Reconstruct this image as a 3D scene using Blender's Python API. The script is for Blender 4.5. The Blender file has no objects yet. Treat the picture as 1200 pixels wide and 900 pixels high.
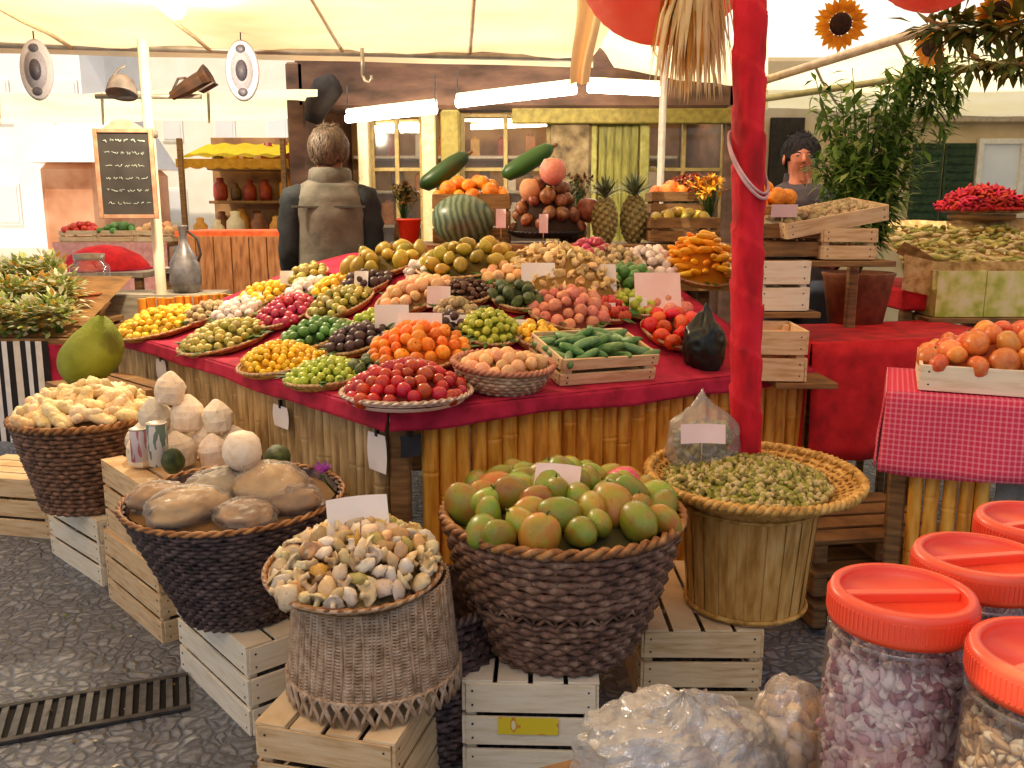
import bpy, math, random
import numpy as np
from mathutils import Vector, Matrix, noise, Euler

random.seed(7)
R = math.radians
PI = math.pi
scene = bpy.context.scene
COL = scene.collection

# ------------------------------------------------------------------ camera
CAM_H, PITCH, F = 1.40, R(11.0), 1039.0
cam_d = bpy.data.cameras.new('camera')
cam_d.sensor_width = 36
cam_d.lens = 36 * F / 1200
cam_d.clip_start = 0.05
cam_d.clip_end = 400
cam = bpy.data.objects.new('camera', cam_d)
cam.location = (0, 0, CAM_H)
cam.rotation_euler = (PI / 2 - PITCH, 0, 0)
COL.objects.link(cam)
scene.camera = cam


def ray(px, py):
    a, b = (px - 600) / F, (450 - py) / F
    return Vector((a, math.cos(PITCH) + b * math.sin(PITCH), -math.sin(PITCH) + b * math.cos(PITCH)))


def at_z(px, py, z):          # where a spot of the place lies on a level surface of height z
    d = ray(px, py)
    t = (z - CAM_H) / d.z
    return Vector((d.x * t, d.y * t, z))


def at_y(px, py, y):          # where it lies at a distance y from the viewpoint
    d = ray(px, py)
    t = y / d.y
    return Vector((d.x * t, y, CAM_H + d.z * t))


# ------------------------------------------------------------------ materials
def lin(h):
    if isinstance(h, str):
        h = h.lstrip('#')
        c = [int(h[i:i + 2], 16) / 255 for i in (0, 2, 4)]
        return tuple(((x + .055) / 1.055) ** 2.4 if x > .04045 else x / 12.92 for x in c) + (1,)
    return tuple(h[:3]) + (1,)


def nodes_of(name):
    m = bpy.data.materials.new(name)
    m.use_nodes = True
    nt = m.node_tree
    return m, nt, nt.nodes['Principled BSDF'], nt.nodes['Material Output']


def mat(name, cols, rough=.6, scale=20., detail=4., bump=0., bscale=None, stretch=(1, 1, 1), perobj=None,
        spec=.4, transl=0., coat=0., metal=0., sss=0., contrast=(.32, .68), alpha=1., objmix=.6, backdark=0):
    """procedural surface: noise between colours, optional colour by object, bump"""
    m, nt, bs, out = nodes_of(name)
    N, L = nt.nodes, nt.links
    tc = N.new('ShaderNodeTexCoord')
    mp = N.new('ShaderNodeMapping')
    mp.inputs['Scale'].default_value = stretch
    L.new(tc.outputs['Object'], mp.inputs['Vector'])
    oi = N.new('ShaderNodeObjectInfo')
    add = N.new('ShaderNodeVectorMath'); add.operation = 'ADD'
    mul = N.new('ShaderNodeMath'); mul.operation = 'MULTIPLY'; mul.inputs[1].default_value = 37.
    L.new(oi.outputs['Random'], mul.inputs[0])
    L.new(mp.outputs[0], add.inputs[0]); L.new(mul.outputs[0], add.inputs[1])
    nz = N.new('ShaderNodeTexNoise')
    nz.inputs['Scale'].default_value = scale
    nz.inputs['Detail'].default_value = detail
    L.new(add.outputs[0], nz.inputs['Vector'])
    rp = N.new('ShaderNodeValToRGB')
    e = rp.color_ramp.elements
    cs = [lin(c) for c in cols]
    e[0].position, e[0].color = contrast[0], cs[0]
    e[1].position, e[1].color = contrast[1], cs[-1]
    for i, c in enumerate(cs[1:-1]):
        x = e.new(contrast[0] + (contrast[1] - contrast[0]) * (i + 1) / (len(cs) - 1)); x.color = c
    L.new(nz.outputs['Fac'], rp.inputs['Fac'])
    colour = rp.outputs['Color']
    if perobj:
        r2 = N.new('ShaderNodeValToRGB')
        e = r2.color_ramp.elements
        cs = [lin(c) for c in perobj]
        e[0].color, e[1].color = cs[0], cs[-1]
        for i, c in enumerate(cs[1:-1]):
            x = e.new((i + 1) / (len(cs) - 1)); x.color = c
        L.new(oi.outputs['Random'], r2.inputs['Fac'])
        mx = N.new('ShaderNodeMix'); mx.data_type = 'RGBA'
        mx.inputs['Factor'].default_value = objmix
        L.new(colour, mx.inputs['A']); L.new(r2.outputs['Color'], mx.inputs['B'])
        colour = mx.outputs['Result']
    L.new(colour, bs.inputs['Base Color'])
    bs.inputs['Roughness'].default_value = rough
    bs.inputs['Specular IOR Level'].default_value = spec
    bs.inputs['Coat Weight'].default_value = coat
    bs.inputs['Metallic'].default_value = metal
    if alpha < 1:
        bs.inputs['Alpha'].default_value = alpha
    if bump:
        n2 = N.new('ShaderNodeTexNoise')
        n2.inputs['Scale'].default_value = bscale or scale * 2
        n2.inputs['Detail'].default_value = 3
        L.new(add.outputs[0], n2.inputs['Vector'])
        bp = N.new('ShaderNodeBump')
        bp.inputs['Strength'].default_value = bump
        bp.inputs['Distance'].default_value = .004
        L.new(n2.outputs['Fac'], bp.inputs['Height'])
        L.new(bp.outputs[0], bs.inputs['Normal'])
    if transl:
        tr = N.new('ShaderNodeBsdfTranslucent')
        L.new(colour, tr.inputs['Color'])
        ms = N.new('ShaderNodeMixShader')
        ms.inputs[0].default_value = transl
        L.new(bs.outputs[0], ms.inputs[1]); L.new(tr.outputs[0], ms.inputs[2])
        L.new(ms.outputs[0], out.inputs['Surface'])
    return m


def glow(name, col, strength):
    m, nt, bs, out = nodes_of(name)
    bs.inputs['Base Color'].default_value = lin(col)
    bs.inputs['Emission Color'].default_value = lin(col)
    bs.inputs['Emission Strength'].default_value = strength
    return m


def film(name, tint, gloss=.25, rough=.08, milk=.1, bump=0., bscale=30):
    """thin clear plastic or glass wall: see-through with reflections"""
    m, nt, bs, out = nodes_of(name)
    N, L = nt.nodes, nt.links
    tr = N.new('ShaderNodeBsdfTransparent'); tr.inputs['Color'].default_value = lin(tint)
    gl = N.new('ShaderNodeBsdfGlossy'); gl.inputs['Roughness'].default_value = rough
    df = N.new('ShaderNodeBsdfDiffuse'); df.inputs['Color'].default_value = lin('#fbf8f4')
    fr = N.new('ShaderNodeFresnel'); fr.inputs['IOR'].default_value = 1.45
    ad = N.new('ShaderNodeMath'); ad.operation = 'MULTIPLY_ADD'
    ad.inputs[1].default_value = .5; ad.inputs[2].default_value = gloss * .2
    L.new(fr.outputs[0], ad.inputs[0])
    m1 = N.new('ShaderNodeMixShader'); L.new(ad.outputs[0], m1.inputs[0])
    L.new(tr.outputs[0], m1.inputs[1]); L.new(gl.outputs[0], m1.inputs[2])
    m2 = N.new('ShaderNodeMixShader'); m2.inputs[0].default_value = milk
    L.new(m1.outputs[0], m2.inputs[1]); L.new(df.outputs[0], m2.inputs[2])
    if bump:
        tc = N.new('ShaderNodeTexCoord'); nz = N.new('ShaderNodeTexNoise')
        nz.inputs['Scale'].default_value = bscale; nz.inputs['Detail'].default_value = 4
        L.new(tc.outputs['Object'], nz.inputs['Vector'])
        bp = N.new('ShaderNodeBump'); bp.inputs['Strength'].default_value = bump
        bp.inputs['Distance'].default_value = .02
        L.new(nz.outputs['Fac'], bp.inputs['Height'])
        for s in (gl, df): L.new(bp.outputs[0], s.inputs['Normal'])
        L.new(bp.outputs[0], fr.inputs['Normal'])
    L.new(m2.outputs[0], out.inputs['Surface'])
    return m


# ------------------------------------------------------------------ mesh building
class MB:
    def __init__(s):
        s.v, s.f, s.sm, s.mi = [], [], [], []

    def add(s, vs, fs, smooth=False, mi=0):
        b = len(s.v)
        s.v.extend(tuple(p) for p in vs)
        for f in fs:
            s.f.append(tuple(i + b for i in f)); s.sm.append(smooth); s.mi.append(mi)
        return s

    def box(s, c, d, rz=0., rot=None, mi=0, jit=0.):
        hx, hy, hz = d[0] / 2, d[1] / 2, d[2] / 2
        M = rot if rot is not None else Matrix.Rotation(rz, 3, 'Z')
        c = Vector(c)
        b = min(hx, hy, hz) * .22
        vs, idx = [], {}
        # chamfered box: 24 vertices
        for sx in (-1, 1):
            for sy in (-1, 1):
                for sz in (-1, 1):
                    j = Vector((random.uniform(-jit, jit), random.uniform(-jit, jit), random.uniform(-jit, jit)))
                    for k in range(3):
                        p = Vector((sx * (hx - (b if k != 0 else 0)), sy * (hy - (b if k != 1 else 0)), sz * (hz - (b if k != 2 else 0))))
                        idx[sx, sy, sz, k] = len(vs)
                        vs.append(c + M @ (p + j))
        I = idx
        fs = []
        for g in (-1, 1):
            fs.append((I[g, -1, -1, 0], I[g, 1, -1, 0], I[g, 1, 1, 0], I[g, -1, 1, 0]))
            fs.append((I[-1, g, -1, 1], I[1, g, -1, 1], I[1, g, 1, 1], I[-1, g, 1, 1]))
            fs.append((I[-1, -1, g, 2], I[1, -1, g, 2], I[1, 1, g, 2], I[-1, 1, g, 2]))
        for a in (-1, 1):
            for q in (-1, 1):
                fs.append((I[a, q, -1, 0], I[a, q, 1, 0], I[a, q, 1, 1], I[a, q, -1, 1]))
                fs.append((I[a, -1, q, 0], I[a, 1, q, 0], I[a, 1, q, 2], I[a, -1, q, 2]))
                fs.append((I[-1, a, q, 1], I[1, a, q, 1], I[1, a, q, 2], I[-1, a, q, 2]))
                for w in (-1, 1):
                    fs.append((I[a, q, w, 0], I[a, q, w, 1], I[a, q, w, 2]))
        return s.add(vs, fs, False, mi)

    def tube(s, pts, rad, n=6, closed=False, caps=True, mi=0, flat=1.):
        pts = [Vector(p) for p in pts]
        m = len(pts)
        rads = rad if isinstance(rad, (list, tuple)) else [rad] * m
        vs, fs = [], []
        x = None
        for i, p in enumerate(pts):
            a = pts[(i - 1) % m] if (closed or i) else p
            b = pts[(i + 1) % m] if (closed or i < m - 1) else p
            t = (b - a)
            t = t.normalized() if t.length > 1e-9 else Vector((0, 0, 1))
            if x is not None: x = x - t * x.dot(t)
            if x is None or x.length < 1e-4:
                x = t.cross(Vector((0, 0, 1)) if abs(t.z) < .93 else Vector((1, 0, 0)))
            x = x.normalized(); y = x.cross(t).normalized()
            for k in range(n):
                an = 2 * PI * k / n
                vs.append(p + (x * math.cos(an) * flat + y * math.sin(an)) * rads[i])
        for i in range(m if closed else m - 1):
            j = (i + 1) % m
            for k in range(n):
                l = (k + 1) % n
                fs.append((i * n + k, i * n + l, j * n + l, j * n + k))
        if caps and not closed:
            fs.append(tuple(range(n - 1, -1, -1)))
            fs.append(tuple((m - 1) * n + k for k in range(n)))
        return s.add(vs, fs, True, mi)

    def lathe(s, prof, n=32, c=(0, 0, 0), sx=1., sy=1., wob=0., seed=0, mi=0, smooth=True):
        vs, fs = [], []
        m = len(prof)
        for i, (r, z) in enumerate(prof):
            for k in range(n):
                a = 2 * PI * k / n
                w = 1 + wob * noise.noise(Vector((math.cos(a) * 1.7, math.sin(a) * 1.7, z * 4 + seed)))
                vs.append((c[0] + r * w * sx * math.cos(a), c[1] + r * w * sy * math.sin(a), c[2] + z))
        for i in range(m - 1):
            for k in range(n):
                l = (k + 1) % n
                fs.append((i * n + k, i * n + l, (i + 1) * n + l, (i + 1) * n + k))
        return s.add(vs, fs, smooth, mi)

    def grid(s, fn, nu, nv, mi=0, smooth=True):
        vs = [fn(i / nu, j / nv) for j in range(nv + 1) for i in range(nu + 1)]
        fs = [(j * (nu + 1) + i, j * (nu + 1) + i + 1, (j + 1) * (nu + 1) + i + 1, (j + 1) * (nu + 1) + i)
              for j in range(nv) for i in range(nu)]
        return s.add(vs, fs, smooth, mi)

    def blob(s, c, r, nu=16, nv=10, amp=.06, freq=1.6, seed=0, shape=None, rot=None, mi=0):
        """lumpy ellipsoid; shape(t, v) may reshape, t from -1 (bottom) to 1 (top)"""
        r = (r, r, r) if isinstance(r, (int, float)) else r
        vs, fs = [], []
        c = Vector(c)
        for j in range(nv + 1):
            ph = PI * j / nv - PI / 2
            for i in range(nu):
                th = 2 * PI * i / nu
                u = Vector((math.cos(ph) * math.cos(th), math.cos(ph) * math.sin(th), math.sin(ph)))
                k = 1 + amp * noise.noise(u * freq + Vector((seed * 3.1, seed * 1.7, seed)))
                p = Vector((u.x * r[0], u.y * r[1], u.z * r[2])) * k
                if shape: p = shape(u.z, p)
                if rot is not None: p = rot @ p
                vs.append(c + p)
        for j in range(nv):
            for i in range(nu):
                l = (i + 1) % nu
                fs.append((j * nu + i, j * nu + l, (j + 1) * nu + l, (j + 1) * nu + i))
        return s.add(vs, fs, True, mi)

    def mesh(s, name, mats):
        me = bpy.data.meshes.new(name)
        me.from_pydata(s.v, [], s.f)
        for m in (mats if isinstance(mats, (list, tuple)) else [mats]):
            me.materials.append(m)
        me.polygons.foreach_set('use_smooth', s.sm)
        me.polygons.foreach_set('material_index', s.mi)
        me.update()
        return me

    def build(s, name, mats, parent=None):
        o = bpy.data.objects.new(name, s.mesh(name, mats))
        COL.objects.link(o)
        if parent is not None: o.parent = parent
        return o


def leaf_quad(b, p, d, up, ln, wd, mi=0, droop=.3):
    s = d.cross(up)
    s = s.normalized() if s.length > 1e-4 else Vector((1, 0, 0))
    n = s.cross(d).normalized()
    m1 = p + d * ln * .45 + n * ln * .07
    tip = p + d * ln - n * ln * droop * .4
    b.add([p, m1 + s * wd * .5 - n * wd * .15, tip, m1 - s * wd * .5 - n * wd * .15, m1], [(0, 1, 4), (1, 2, 4), (2, 3, 4), (3, 0, 4)], True, mi)


def tag(o, label, cat, group=None):
    o['label'] = label; o['category'] = cat
    if group: o['group'] = group
    return o


def struct(o):
    o['kind'] = 'structure'; return o


def thing(name, label, cat, loc=(0, 0, 0), rz=0., group=None, mtx=None):
    o = bpy.data.objects.new(name, None)
    o.empty_display_size = .05
    COL.objects.link(o)
    if mtx is not None: o.matrix_world = mtx
    else:
        o.location = loc; o.rotation_euler = (0, 0, rz)
    return tag(o, label, cat, group)


def kids(o):
    return [c for c in bpy.data.objects if c.parent == o]


CH = {}


def copy_tree(o, parent=None):
    c = o.copy(); COL.objects.link(c)
    if parent is not None: c.parent = parent
    for k in kids(o): copy_tree(k, c)
    return c


# ------------------------------------------------------------------ world and light
SUN_EL, SUN_AZ = R(66), R(215)      # azimuth measured clockwise from +Y: the sun stands behind the viewer, to the left
w = bpy.data.worlds.new('World'); scene.world = w; w.use_nodes = True
sky = w.node_tree.nodes.new('ShaderNodeTexSky')
sky.sky_type = 'NISHITA'; sky.sun_disc = False
sky.sun_elevation = SUN_EL; sky.sun_rotation = SUN_AZ
sky.dust_density = 4.0; sky.air_density = 1.0; sky.ozone_density = .4
w.node_tree.links.new(sky.outputs[0], w.node_tree.nodes['Background'].inputs[0])
w.node_tree.nodes['Background'].inputs[1].default_value = .15
sd = bpy.data.lights.new('sun', 'SUN'); sd.energy = 5.0; sd.angle = R(.6); sd.color = (1, .88, .70)
so = bpy.data.objects.new('sun', sd); COL.objects.link(so)
sdir = Vector((math.sin(SUN_AZ) * math.cos(SUN_EL), math.cos(SUN_AZ) * math.cos(SUN_EL), math.sin(SUN_EL)))
so.rotation_euler = sdir.to_track_quat('Z', 'Y').to_euler()
so.location = sdir * 30
scene.view_settings.view_transform = 'Standard'
scene.view_settings.look = 'None'
scene.view_settings.exposure = 0
cy = scene.cycles
cy.max_bounces = 10; cy.diffuse_bounces = 5; cy.transparent_max_bounces = 24
cy.caustics_reflective = False; cy.caustics_refractive = False
cy.sample_clamp_indirect = 6
try: cy.use_denoising = True
except Exception: pass

#@MATERIALS
M = {}
M['wood'] = mat('crate_wood', ['#c09a6a', '#e2c496', '#eed6ae'], .75, 9, 6, .35, 60, (1, 1, 9), perobj=['#e8d2aa', '#c9a272', '#dcbd90'], objmix=.35)
M['wood_pale'] = mat('pale_crate_wood', ['#dccaa8', '#f0e4ca', '#f8efdc'], .75, 9, 6, .35, 60, (1, 1, 9), perobj=['#f0e4cc', '#e2cda6'], objmix=.4)
M['wood_dark'] = mat('aged_wood', ['#5a4026', '#8a6438', '#a37a48'], .7, 9, 6, .4, 50, (1, 1, 8), perobj=['#8b6a42', '#6d4d2d'], objmix=.3)
M['wicker_dark'] = mat('dark_wicker', ['#3f2b22', '#7c5a48', '#a88870'], .55, 38, 3, .4, 160, contrast=(.3, .72))
M['wicker_black'] = mat('black_wicker', ['#261d1e', '#4e3d3b', '#745e58'], .5, 38, 3, .4, 160)
M['wicker_brown'] = mat('brown_wicker', ['#402a1e', '#74513a', '#9c745a'], .5, 40, 3, .4, 160)
M['wicker_tan'] = mat('tan_wicker', ['#94785c', '#b89c80', '#cdb49a'], .65, 40, 3, .4, 160)
M['wicker_gold'] = mat('gold_wicker', ['#9a6d2c', '#c99a4c', '#dcb468'], .6, 40, 3, .4, 160)
M['rim'] = mat('basket_rim', ['#6a3f1f', '#9b6a3c', '#b98a56'], .5, 30, 3, .4, 120)
M['bamboo'] = mat('bamboo_cane', ['#ae6614', '#e09a30', '#efb850'], .45, 6, 5, .25, 40, (6, 6, 1), spec=.5)
M['bamboo_grey'] = mat('weathered_bamboo', ['#8c7048', '#bc9e6c', '#d2b88a'], .6, 6, 5, .25, 40, (6, 6, 1))
M['cloth_red'] = mat('red_cloth', ['#860f2a', '#ab183c', '#ba2348'], .85, 14, 4, .25, 120)
M['cloth_red2'] = mat('scarlet_cloth', ['#a80c16', '#cc161e', '#dc2228'], .8, 12, 4, .3, 40)
M['cloth_crimson'] = mat('crimson_wrap', ['#a00618', '#cc0e26', '#de1c34'], .75, 16, 4, .6, 50, (1, 1, .4))
M['canvas'] = mat('cream_canvas', ['#dab080', '#eecfa2', '#f7e3bd'], .85, .8, 5, .15, 40, transl=.88)
M['canvas2'] = mat('cream_canvas_bright', ['#f4e6b4', '#faf0cc'], .85, 1.6, 4, .1, 40, transl=.75)
M['sky_white'] = mat('white_sky_sheet', ['#f6f2e6', '#fdfaf2'], .85, 1.6, 4, .1, 40, transl=.8)  # only for the added sheet that stands in for the blown-out sky
M['paper'] = mat('white_card', ['#e9e4e2', '#f7f3f1'], .7, 6, 3, .1, 40)
M['paper_pink'] = mat('pinkish_card', ['#ecc9c6', '#f6e4e2'], .7, 6, 3, .1, 40)
M['metal'] = mat('galvanised_metal', ['#8d8578', '#b5ac9e'], .4, 8, 4, .1, metal=.5)
M['iron'] = mat('dark_iron', ['#363433', '#565351'], .5, 20, 4, .3, metal=.6)
M['black'] = mat('black_plastic', ['#0d0d0e', '#1d1c1e'], .4, 12, 3, .2)
M['lid'] = mat('red_lid_plastic', ['#ee4a2c', '#f4603e'], .32, 5, 2, .05, spec=.5, sss=0)
M['glass'] = film('jar_plastic', '#faf8f6', .3, .06, .025)
M['film'] = film('clear_wrap', '#fefdfb', .35, .2, .14, .7, 26)
M['milkfilm'] = film('milky_wrap', '#fffefc', .5, .14, .17, .5, 34)
M['softfilm'] = film('soft_wrap', '#fefcf8', .0, .42, .10, .6, 34)
M['bagfilm'] = film('clear_bag', '#fffefc', .6, .10, .15, .5, 30)
M['leaf'] = mat('green_leaf', ['#1d3a12', '#3d6a22', '#5f8a35'], .5, 12, 3, .2, transl=.25, perobj=['#2c5020', '#4f7a2e'], objmix=.3)
M['skin'] = mat('skin', ['#965238', '#b06a4c', '#b8765a'], .6, 14, 5, .25, 60)
M['hair'] = mat('grey_hair', ['#43362b', '#6e5c4c'], .6, 30, 4, .6, 90, (1, 1, .3))
M['hair_dark'] = mat('dark_hair', ['#0c0806', '#1e140f'], .9, 30, 4, .6, 90, (1, 1, .3))
M['jacket'] = mat('olive_grey_jacket', ['#4b473f', '#615c52', '#6c675c'], .8, 10, 4, .5, 40)
M['sleeve'] = mat('black_sleeve', ['#0e1216', '#1d2429'], .8, 10, 4, .5, 40)
M['trousers'] = mat('dark_trousers', ['#23252b', '#34363d'], .8, 10, 4, .4, 40)
M['burlap'] = mat('burlap', ['#a47c45', '#cfa769', '#dfbf86'], .9, 30, 4, .6, 200)

#@GROUND
# ------------------------------------------------------------------ ground
def ground_material():
    m, nt, bs, out = nodes_of('cobbles')
    N, L = nt.nodes, nt.links
    tc = N.new('ShaderNodeTexCoord')
    nz0 = N.new('ShaderNodeTexNoise'); nz0.inputs['Scale'].default_value = 7; nz0.inputs['Detail'].default_value = 3
    L.new(tc.outputs['Object'], nz0.inputs['Vector'])
    mixv = N.new('ShaderNodeMix'); mixv.data_type = 'VECTOR'; mixv.inputs['Factor'].default_value = .11
    L.new(tc.outputs['Object'], mixv.inputs['A']); L.new(nz0.outputs['Color'], mixv.inputs['B'])
    vo = N.new('ShaderNodeTexVoronoi'); vo.feature = 'DISTANCE_TO_EDGE'; vo.inputs['Scale'].default_value = 27
    vc = N.new('ShaderNodeTexVoronoi'); vc.feature = 'F1'; vc.inputs['Scale'].default_value = 27
    for v in (vo, vc): L.new(mixv.outputs['Result'], v.inputs['Vector'])
    rp = N.new('ShaderNodeValToRGB')
    rp.color_ramp.elements[0].position, rp.color_ramp.elements[1].position = .0, .22
    L.new(vo.outputs['Distance'], rp.inputs['Fac'])
    sep = N.new('ShaderNodeSeparateColor'); L.new(vc.outputs['Color'], sep.inputs[0])
    r2 = N.new('ShaderNodeValToRGB')
    e = r2.color_ramp.elements
    e[0].color, e[1].color = lin('#6e7178'), lin('#94979c')
    x = e.new(.5); x.color = lin('#808389')
    L.new(sep.outputs[0], r2.inputs['Fac'])
    nz = N.new('ShaderNodeTexNoise'); nz.inputs['Scale'].default_value = 42; nz.inputs['Detail'].default_value = 8
    L.new(tc.outputs['Object'], nz.inputs['Vector'])
    mx = N.new('ShaderNodeMix'); mx.data_type = 'RGBA'; mx.blend_type = 'MULTIPLY'; mx.inputs['Factor'].default_value = .7
    r3 = N.new('ShaderNodeValToRGB'); r3.color_ramp.elements[0].color = (.35, .33, .31, 1); r3.color_ramp.elements[1].color = (1.3, 1.28, 1.25, 1)
    r3.color_ramp.elements[0].position, r3.color_ramp.elements[1].position = .3, .7
    L.new(nz.outputs['Fac'], r3.inputs['Fac'])
    L.new(r2.outputs[0], mx.inputs['A']); L.new(r3.outputs[0], mx.inputs['B'])
    m2 = N.new('ShaderNodeMix'); m2.data_type = 'RGBA'
    m2.inputs['A'].default_value = lin('#606268')
    L.new(rp.outputs[0], m2.inputs['Factor']); L.new(mx.outputs['Result'], m2.inputs['B'])
    L.new(m2.outputs['Result'], bs.inputs['Base Color'])
    bs.inputs['Roughness'].default_value = .55
    ad = N.new('ShaderNodeMath'); ad.operation = 'MULTIPLY_ADD'; ad.inputs[1].default_value = .25
    L.new(nz.outputs['Fac'], ad.inputs[0]); L.new(rp.outputs[0], ad.inputs[2])
    bp = N.new('ShaderNodeBump'); bp.inputs['Strength'].default_value = .7; bp.inputs['Distance'].default_value = .012
    L.new(ad.outputs[0], bp.inputs['Height']); L.new(bp.outputs[0], bs.inputs['Normal'])
    return m


g = MB(); g.add([(-120, -40, 0), (120, -40, 0), (120, 200, 0), (-120, 200, 0)], [(0, 1, 2, 3)])
struct(g.build('ground', ground_material()))
# sunlit pale square beyond the tents
pv = MB(); pv.add([(-60, 8.2, .004), (-3.2, 8.2, .004), (-3.2, 60, .004), (-60, 60, .004)], [(0, 1, 2, 3)])
struct(pv.build('pavement', mat('pale_paving', ['#c9c2b4', '#e2dccf'], .8, 3, 5, .2, 60)))

# drain with slotted cover, running across the cobbles
def drain():
    a, b = at_z(-60, 838 + 25, 0), at_z(222, 812, 0)
    d = (b - a); ln = d.length; ang = math.atan2(d.y, d.x)
    t = thing('drain_grate', 'slotted iron drain cover set in the cobbles at lower left', 'drain grate', (a.x, a.y, .004), ang)
    fr = MB()
    wd = .19
    for y in (-wd / 2, wd / 2): fr.box((ln / 2, y, .004), (ln, .018, .012))
    fr.build('frame', M['iron'], t)
    ch = MB(); ch.add([(0, -wd / 2, 0), (ln, -wd / 2, 0), (ln, wd / 2, 0), (0, wd / 2, 0)], [(0, 1, 2, 3)])
    ch.build('gap_shade', mat('drain_gap_shade', ['#0b0a0a', '#171513'], .9), t)  # flat near-black sheet paints the shade between the bars
    br = MB()
    n = int(ln / .036)
    for i in range(n):
        br.box(((i + .5) * ln / n, 0, .004), (.019, wd - .02, .010), jit=.0012)
    br.build('grating', mat('worn_iron', ['#4a4a4a', '#6c6a68'], .55, 30, 5, .4, 120, metal=.3), t)


drain()

def litter():
    random.seed(77)
    b = MB()
    for i in range(60):
        p = at_z(random.uniform(-20, 330), random.uniform(650, 980), .006)
        d = Vector((random.gauss(0, 1), random.gauss(0, 1), random.uniform(0, .25))).normalized()
        leaf_quad(b, p, d, Vector((0, 0, 1)), random.uniform(.012, .035), random.uniform(.006, .016), random.choice((0, 1, 2)), .1)
    o = b.build('leaf_litter', [mat('litter_brown', ['#5a4526', '#7c6238'], .8), mat('litter_green', ['#4a5a28', '#6c7c3c'], .7), mat('litter_pale', ['#b8ac90', '#d4cab2'], .8)])
    o['kind'] = 'stuff'; o['label'] = 'scraps of leaf and paper scattered on the cobbles'


litter()

#@CRATES
# ------------------------------------------------------------------ crates
CL, CW, CHH = .50, .34, .255      # length, width, height


def make_crate(name, label, wood, L_=CL, W_=CW, H_=CHH, open_top=False, slats=3, group=None, seed=0):
    random.seed(seed)
    t = thing(name, label, 'crate', group=group)
    th = .008
    gap = .014
    hs = (H_ - gap * (slats - 1)) / slats
    for sy in (-1, 1):
        b = MB()
        for k in range(slats):
            b.box((random.uniform(-.003, .003), sy * (W_ / 2 - th / 2), hs / 2 + k * (hs + gap)), (L_ - .002, th, hs), jit=.0012)
            for sx in (-1, 1):
                for dz in (-.25, .25): b.box((sx * (L_ / 2 - .022), sy * (W_ / 2 - .0002), hs / 2 + k * (hs + gap) + dz * hs), (.005, .003, .005), mi=1)
        b.build('side_panel', [wood, M['iron']], t)
    for sx in (-1, 1):
        b = MB()
        for k in range(slats):
            b.box((sx * (L_ / 2 - th / 2 + .003), 0, hs / 2 + k * (hs + gap)), (th, W_ - .018, hs), jit=.0012)
            for q in (-1, 1):
                for dz in (-.25, .25): b.box((sx * (L_ / 2 + .0032), q * (W_ / 2 - .026), hs / 2 + k * (hs + gap) + dz * hs), (.003, .005, .005), mi=1)
        b.build('end_panel', [wood, M['iron']], t)
    for sx in (-1, 1):
        for sy in (-1, 1):
            b = MB()
            b.box((sx * (L_ / 2 - .026), sy * (W_ / 2 - .022), H_ / 2 - .004), (.028, .026, H_ - .012))
            b.build('corner_post', wood, t)
    b = MB()
    nb = 4
    wb = (W_ - .012 * (nb - 1)) / nb
    for k in range(nb):
        z = .006 if open_top else H_ + .004
        b.box((0, -W_ / 2 + wb / 2 + k * (wb + .012), z), (L_ - (.03 if open_top else 0), wb if not open_top else wb * .94, .007), jit=.001)
    b.build('base_panel', wood, t)
    return t


def place(o, loc, rz, z0=0., tilt=(0, 0)):
    o.location = (loc[0], loc[1], z0)
    o.rotation_euler = (tilt[0], tilt[1], rz)
    return o


TOP = CHH + .008
G_CR = 'slatted crates used as stands on the ground'


def sticker(crate, x, y, w_, h_, col, rot):
    """printed paper label glued on the crate's end"""
    b = MB()
    b.grid(lambda u, v: (x, y + (u - .5) * w_, h_[0] + (h_[1] - h_[0]) * v), 2, 2, smooth=False)
    o = b.build('paper_label', col, crate)
    return o


def label_mat():
    m, nt, bs, out = nodes_of('yellow_print')
    N, L = nt.nodes, nt.links
    tc = N.new('ShaderNodeTexCoord')
    nz = N.new('ShaderNodeTexNoise'); nz.inputs['Scale'].default_value = 34; nz.inputs['Detail'].default_value = 1
    L.new(tc.outputs['Object'], nz.inputs['Vector'])
    rp = N.new('ShaderNodeValToRGB'); rp.color_ramp.interpolation = 'CONSTANT'
    e = rp.color_ramp.elements
    e[0].color = lin('#e8cf2a'); e[1].color = lin('#d9922a'); e[1].position = .58
    x = e.new(.66); x.color = lin('#f0e6b0')
    L.new(nz.outputs['Fac'], rp.inputs['Fac'])
    L.new(rp.outputs[0], bs.inputs['Base Color']); bs.inputs['Roughness'].default_value = .6
    return m


M['label'] = label_mat()


def crate_by_edge(pl, pr, z, depth_dir_len, name, label, wood, seed, z0=0.):
    """crate whose near-left top corner and near-right top corner stand at pl and pr (its length goes back from there)"""
    d = (pr - pl); ang = math.atan2(d.y, d.x)
    back = Vector((-math.sin(ang), math.cos(ang), 0))
    c = (pl + pr) / 2 + back * (CL / 2)
    cr = make_crate(name, label, wood, seed=seed, W_=CW, group=None)
    place(cr, c, ang + PI / 2, z0)
    return cr


# front centre, under the cone shaped basket
p0 = at_z(298, 846, TOP)
cr1 = make_crate('crate', 'pale slatted crate with yellow label under the tapered wicker stand', M['wood'], seed=1)
# its short end faces the viewer; right long side just seen
ANG1 = R(90 + -13)


def put_end(cr, pl, ang_end, z0=0.):
    """pl = near-left corner of the short end, ang_end = heading of that end's edge"""
    e = Vector((math.cos(ang_end), math.sin(ang_end), 0))
    b = Vector((-e.y, e.x, 0))
    c = Vector((pl.x, pl.y, 0)) + e * (CW / 2) + b * (CL / 2)
    place(cr, c, ang_end + PI / 2, z0)
    return c, e, b


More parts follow.
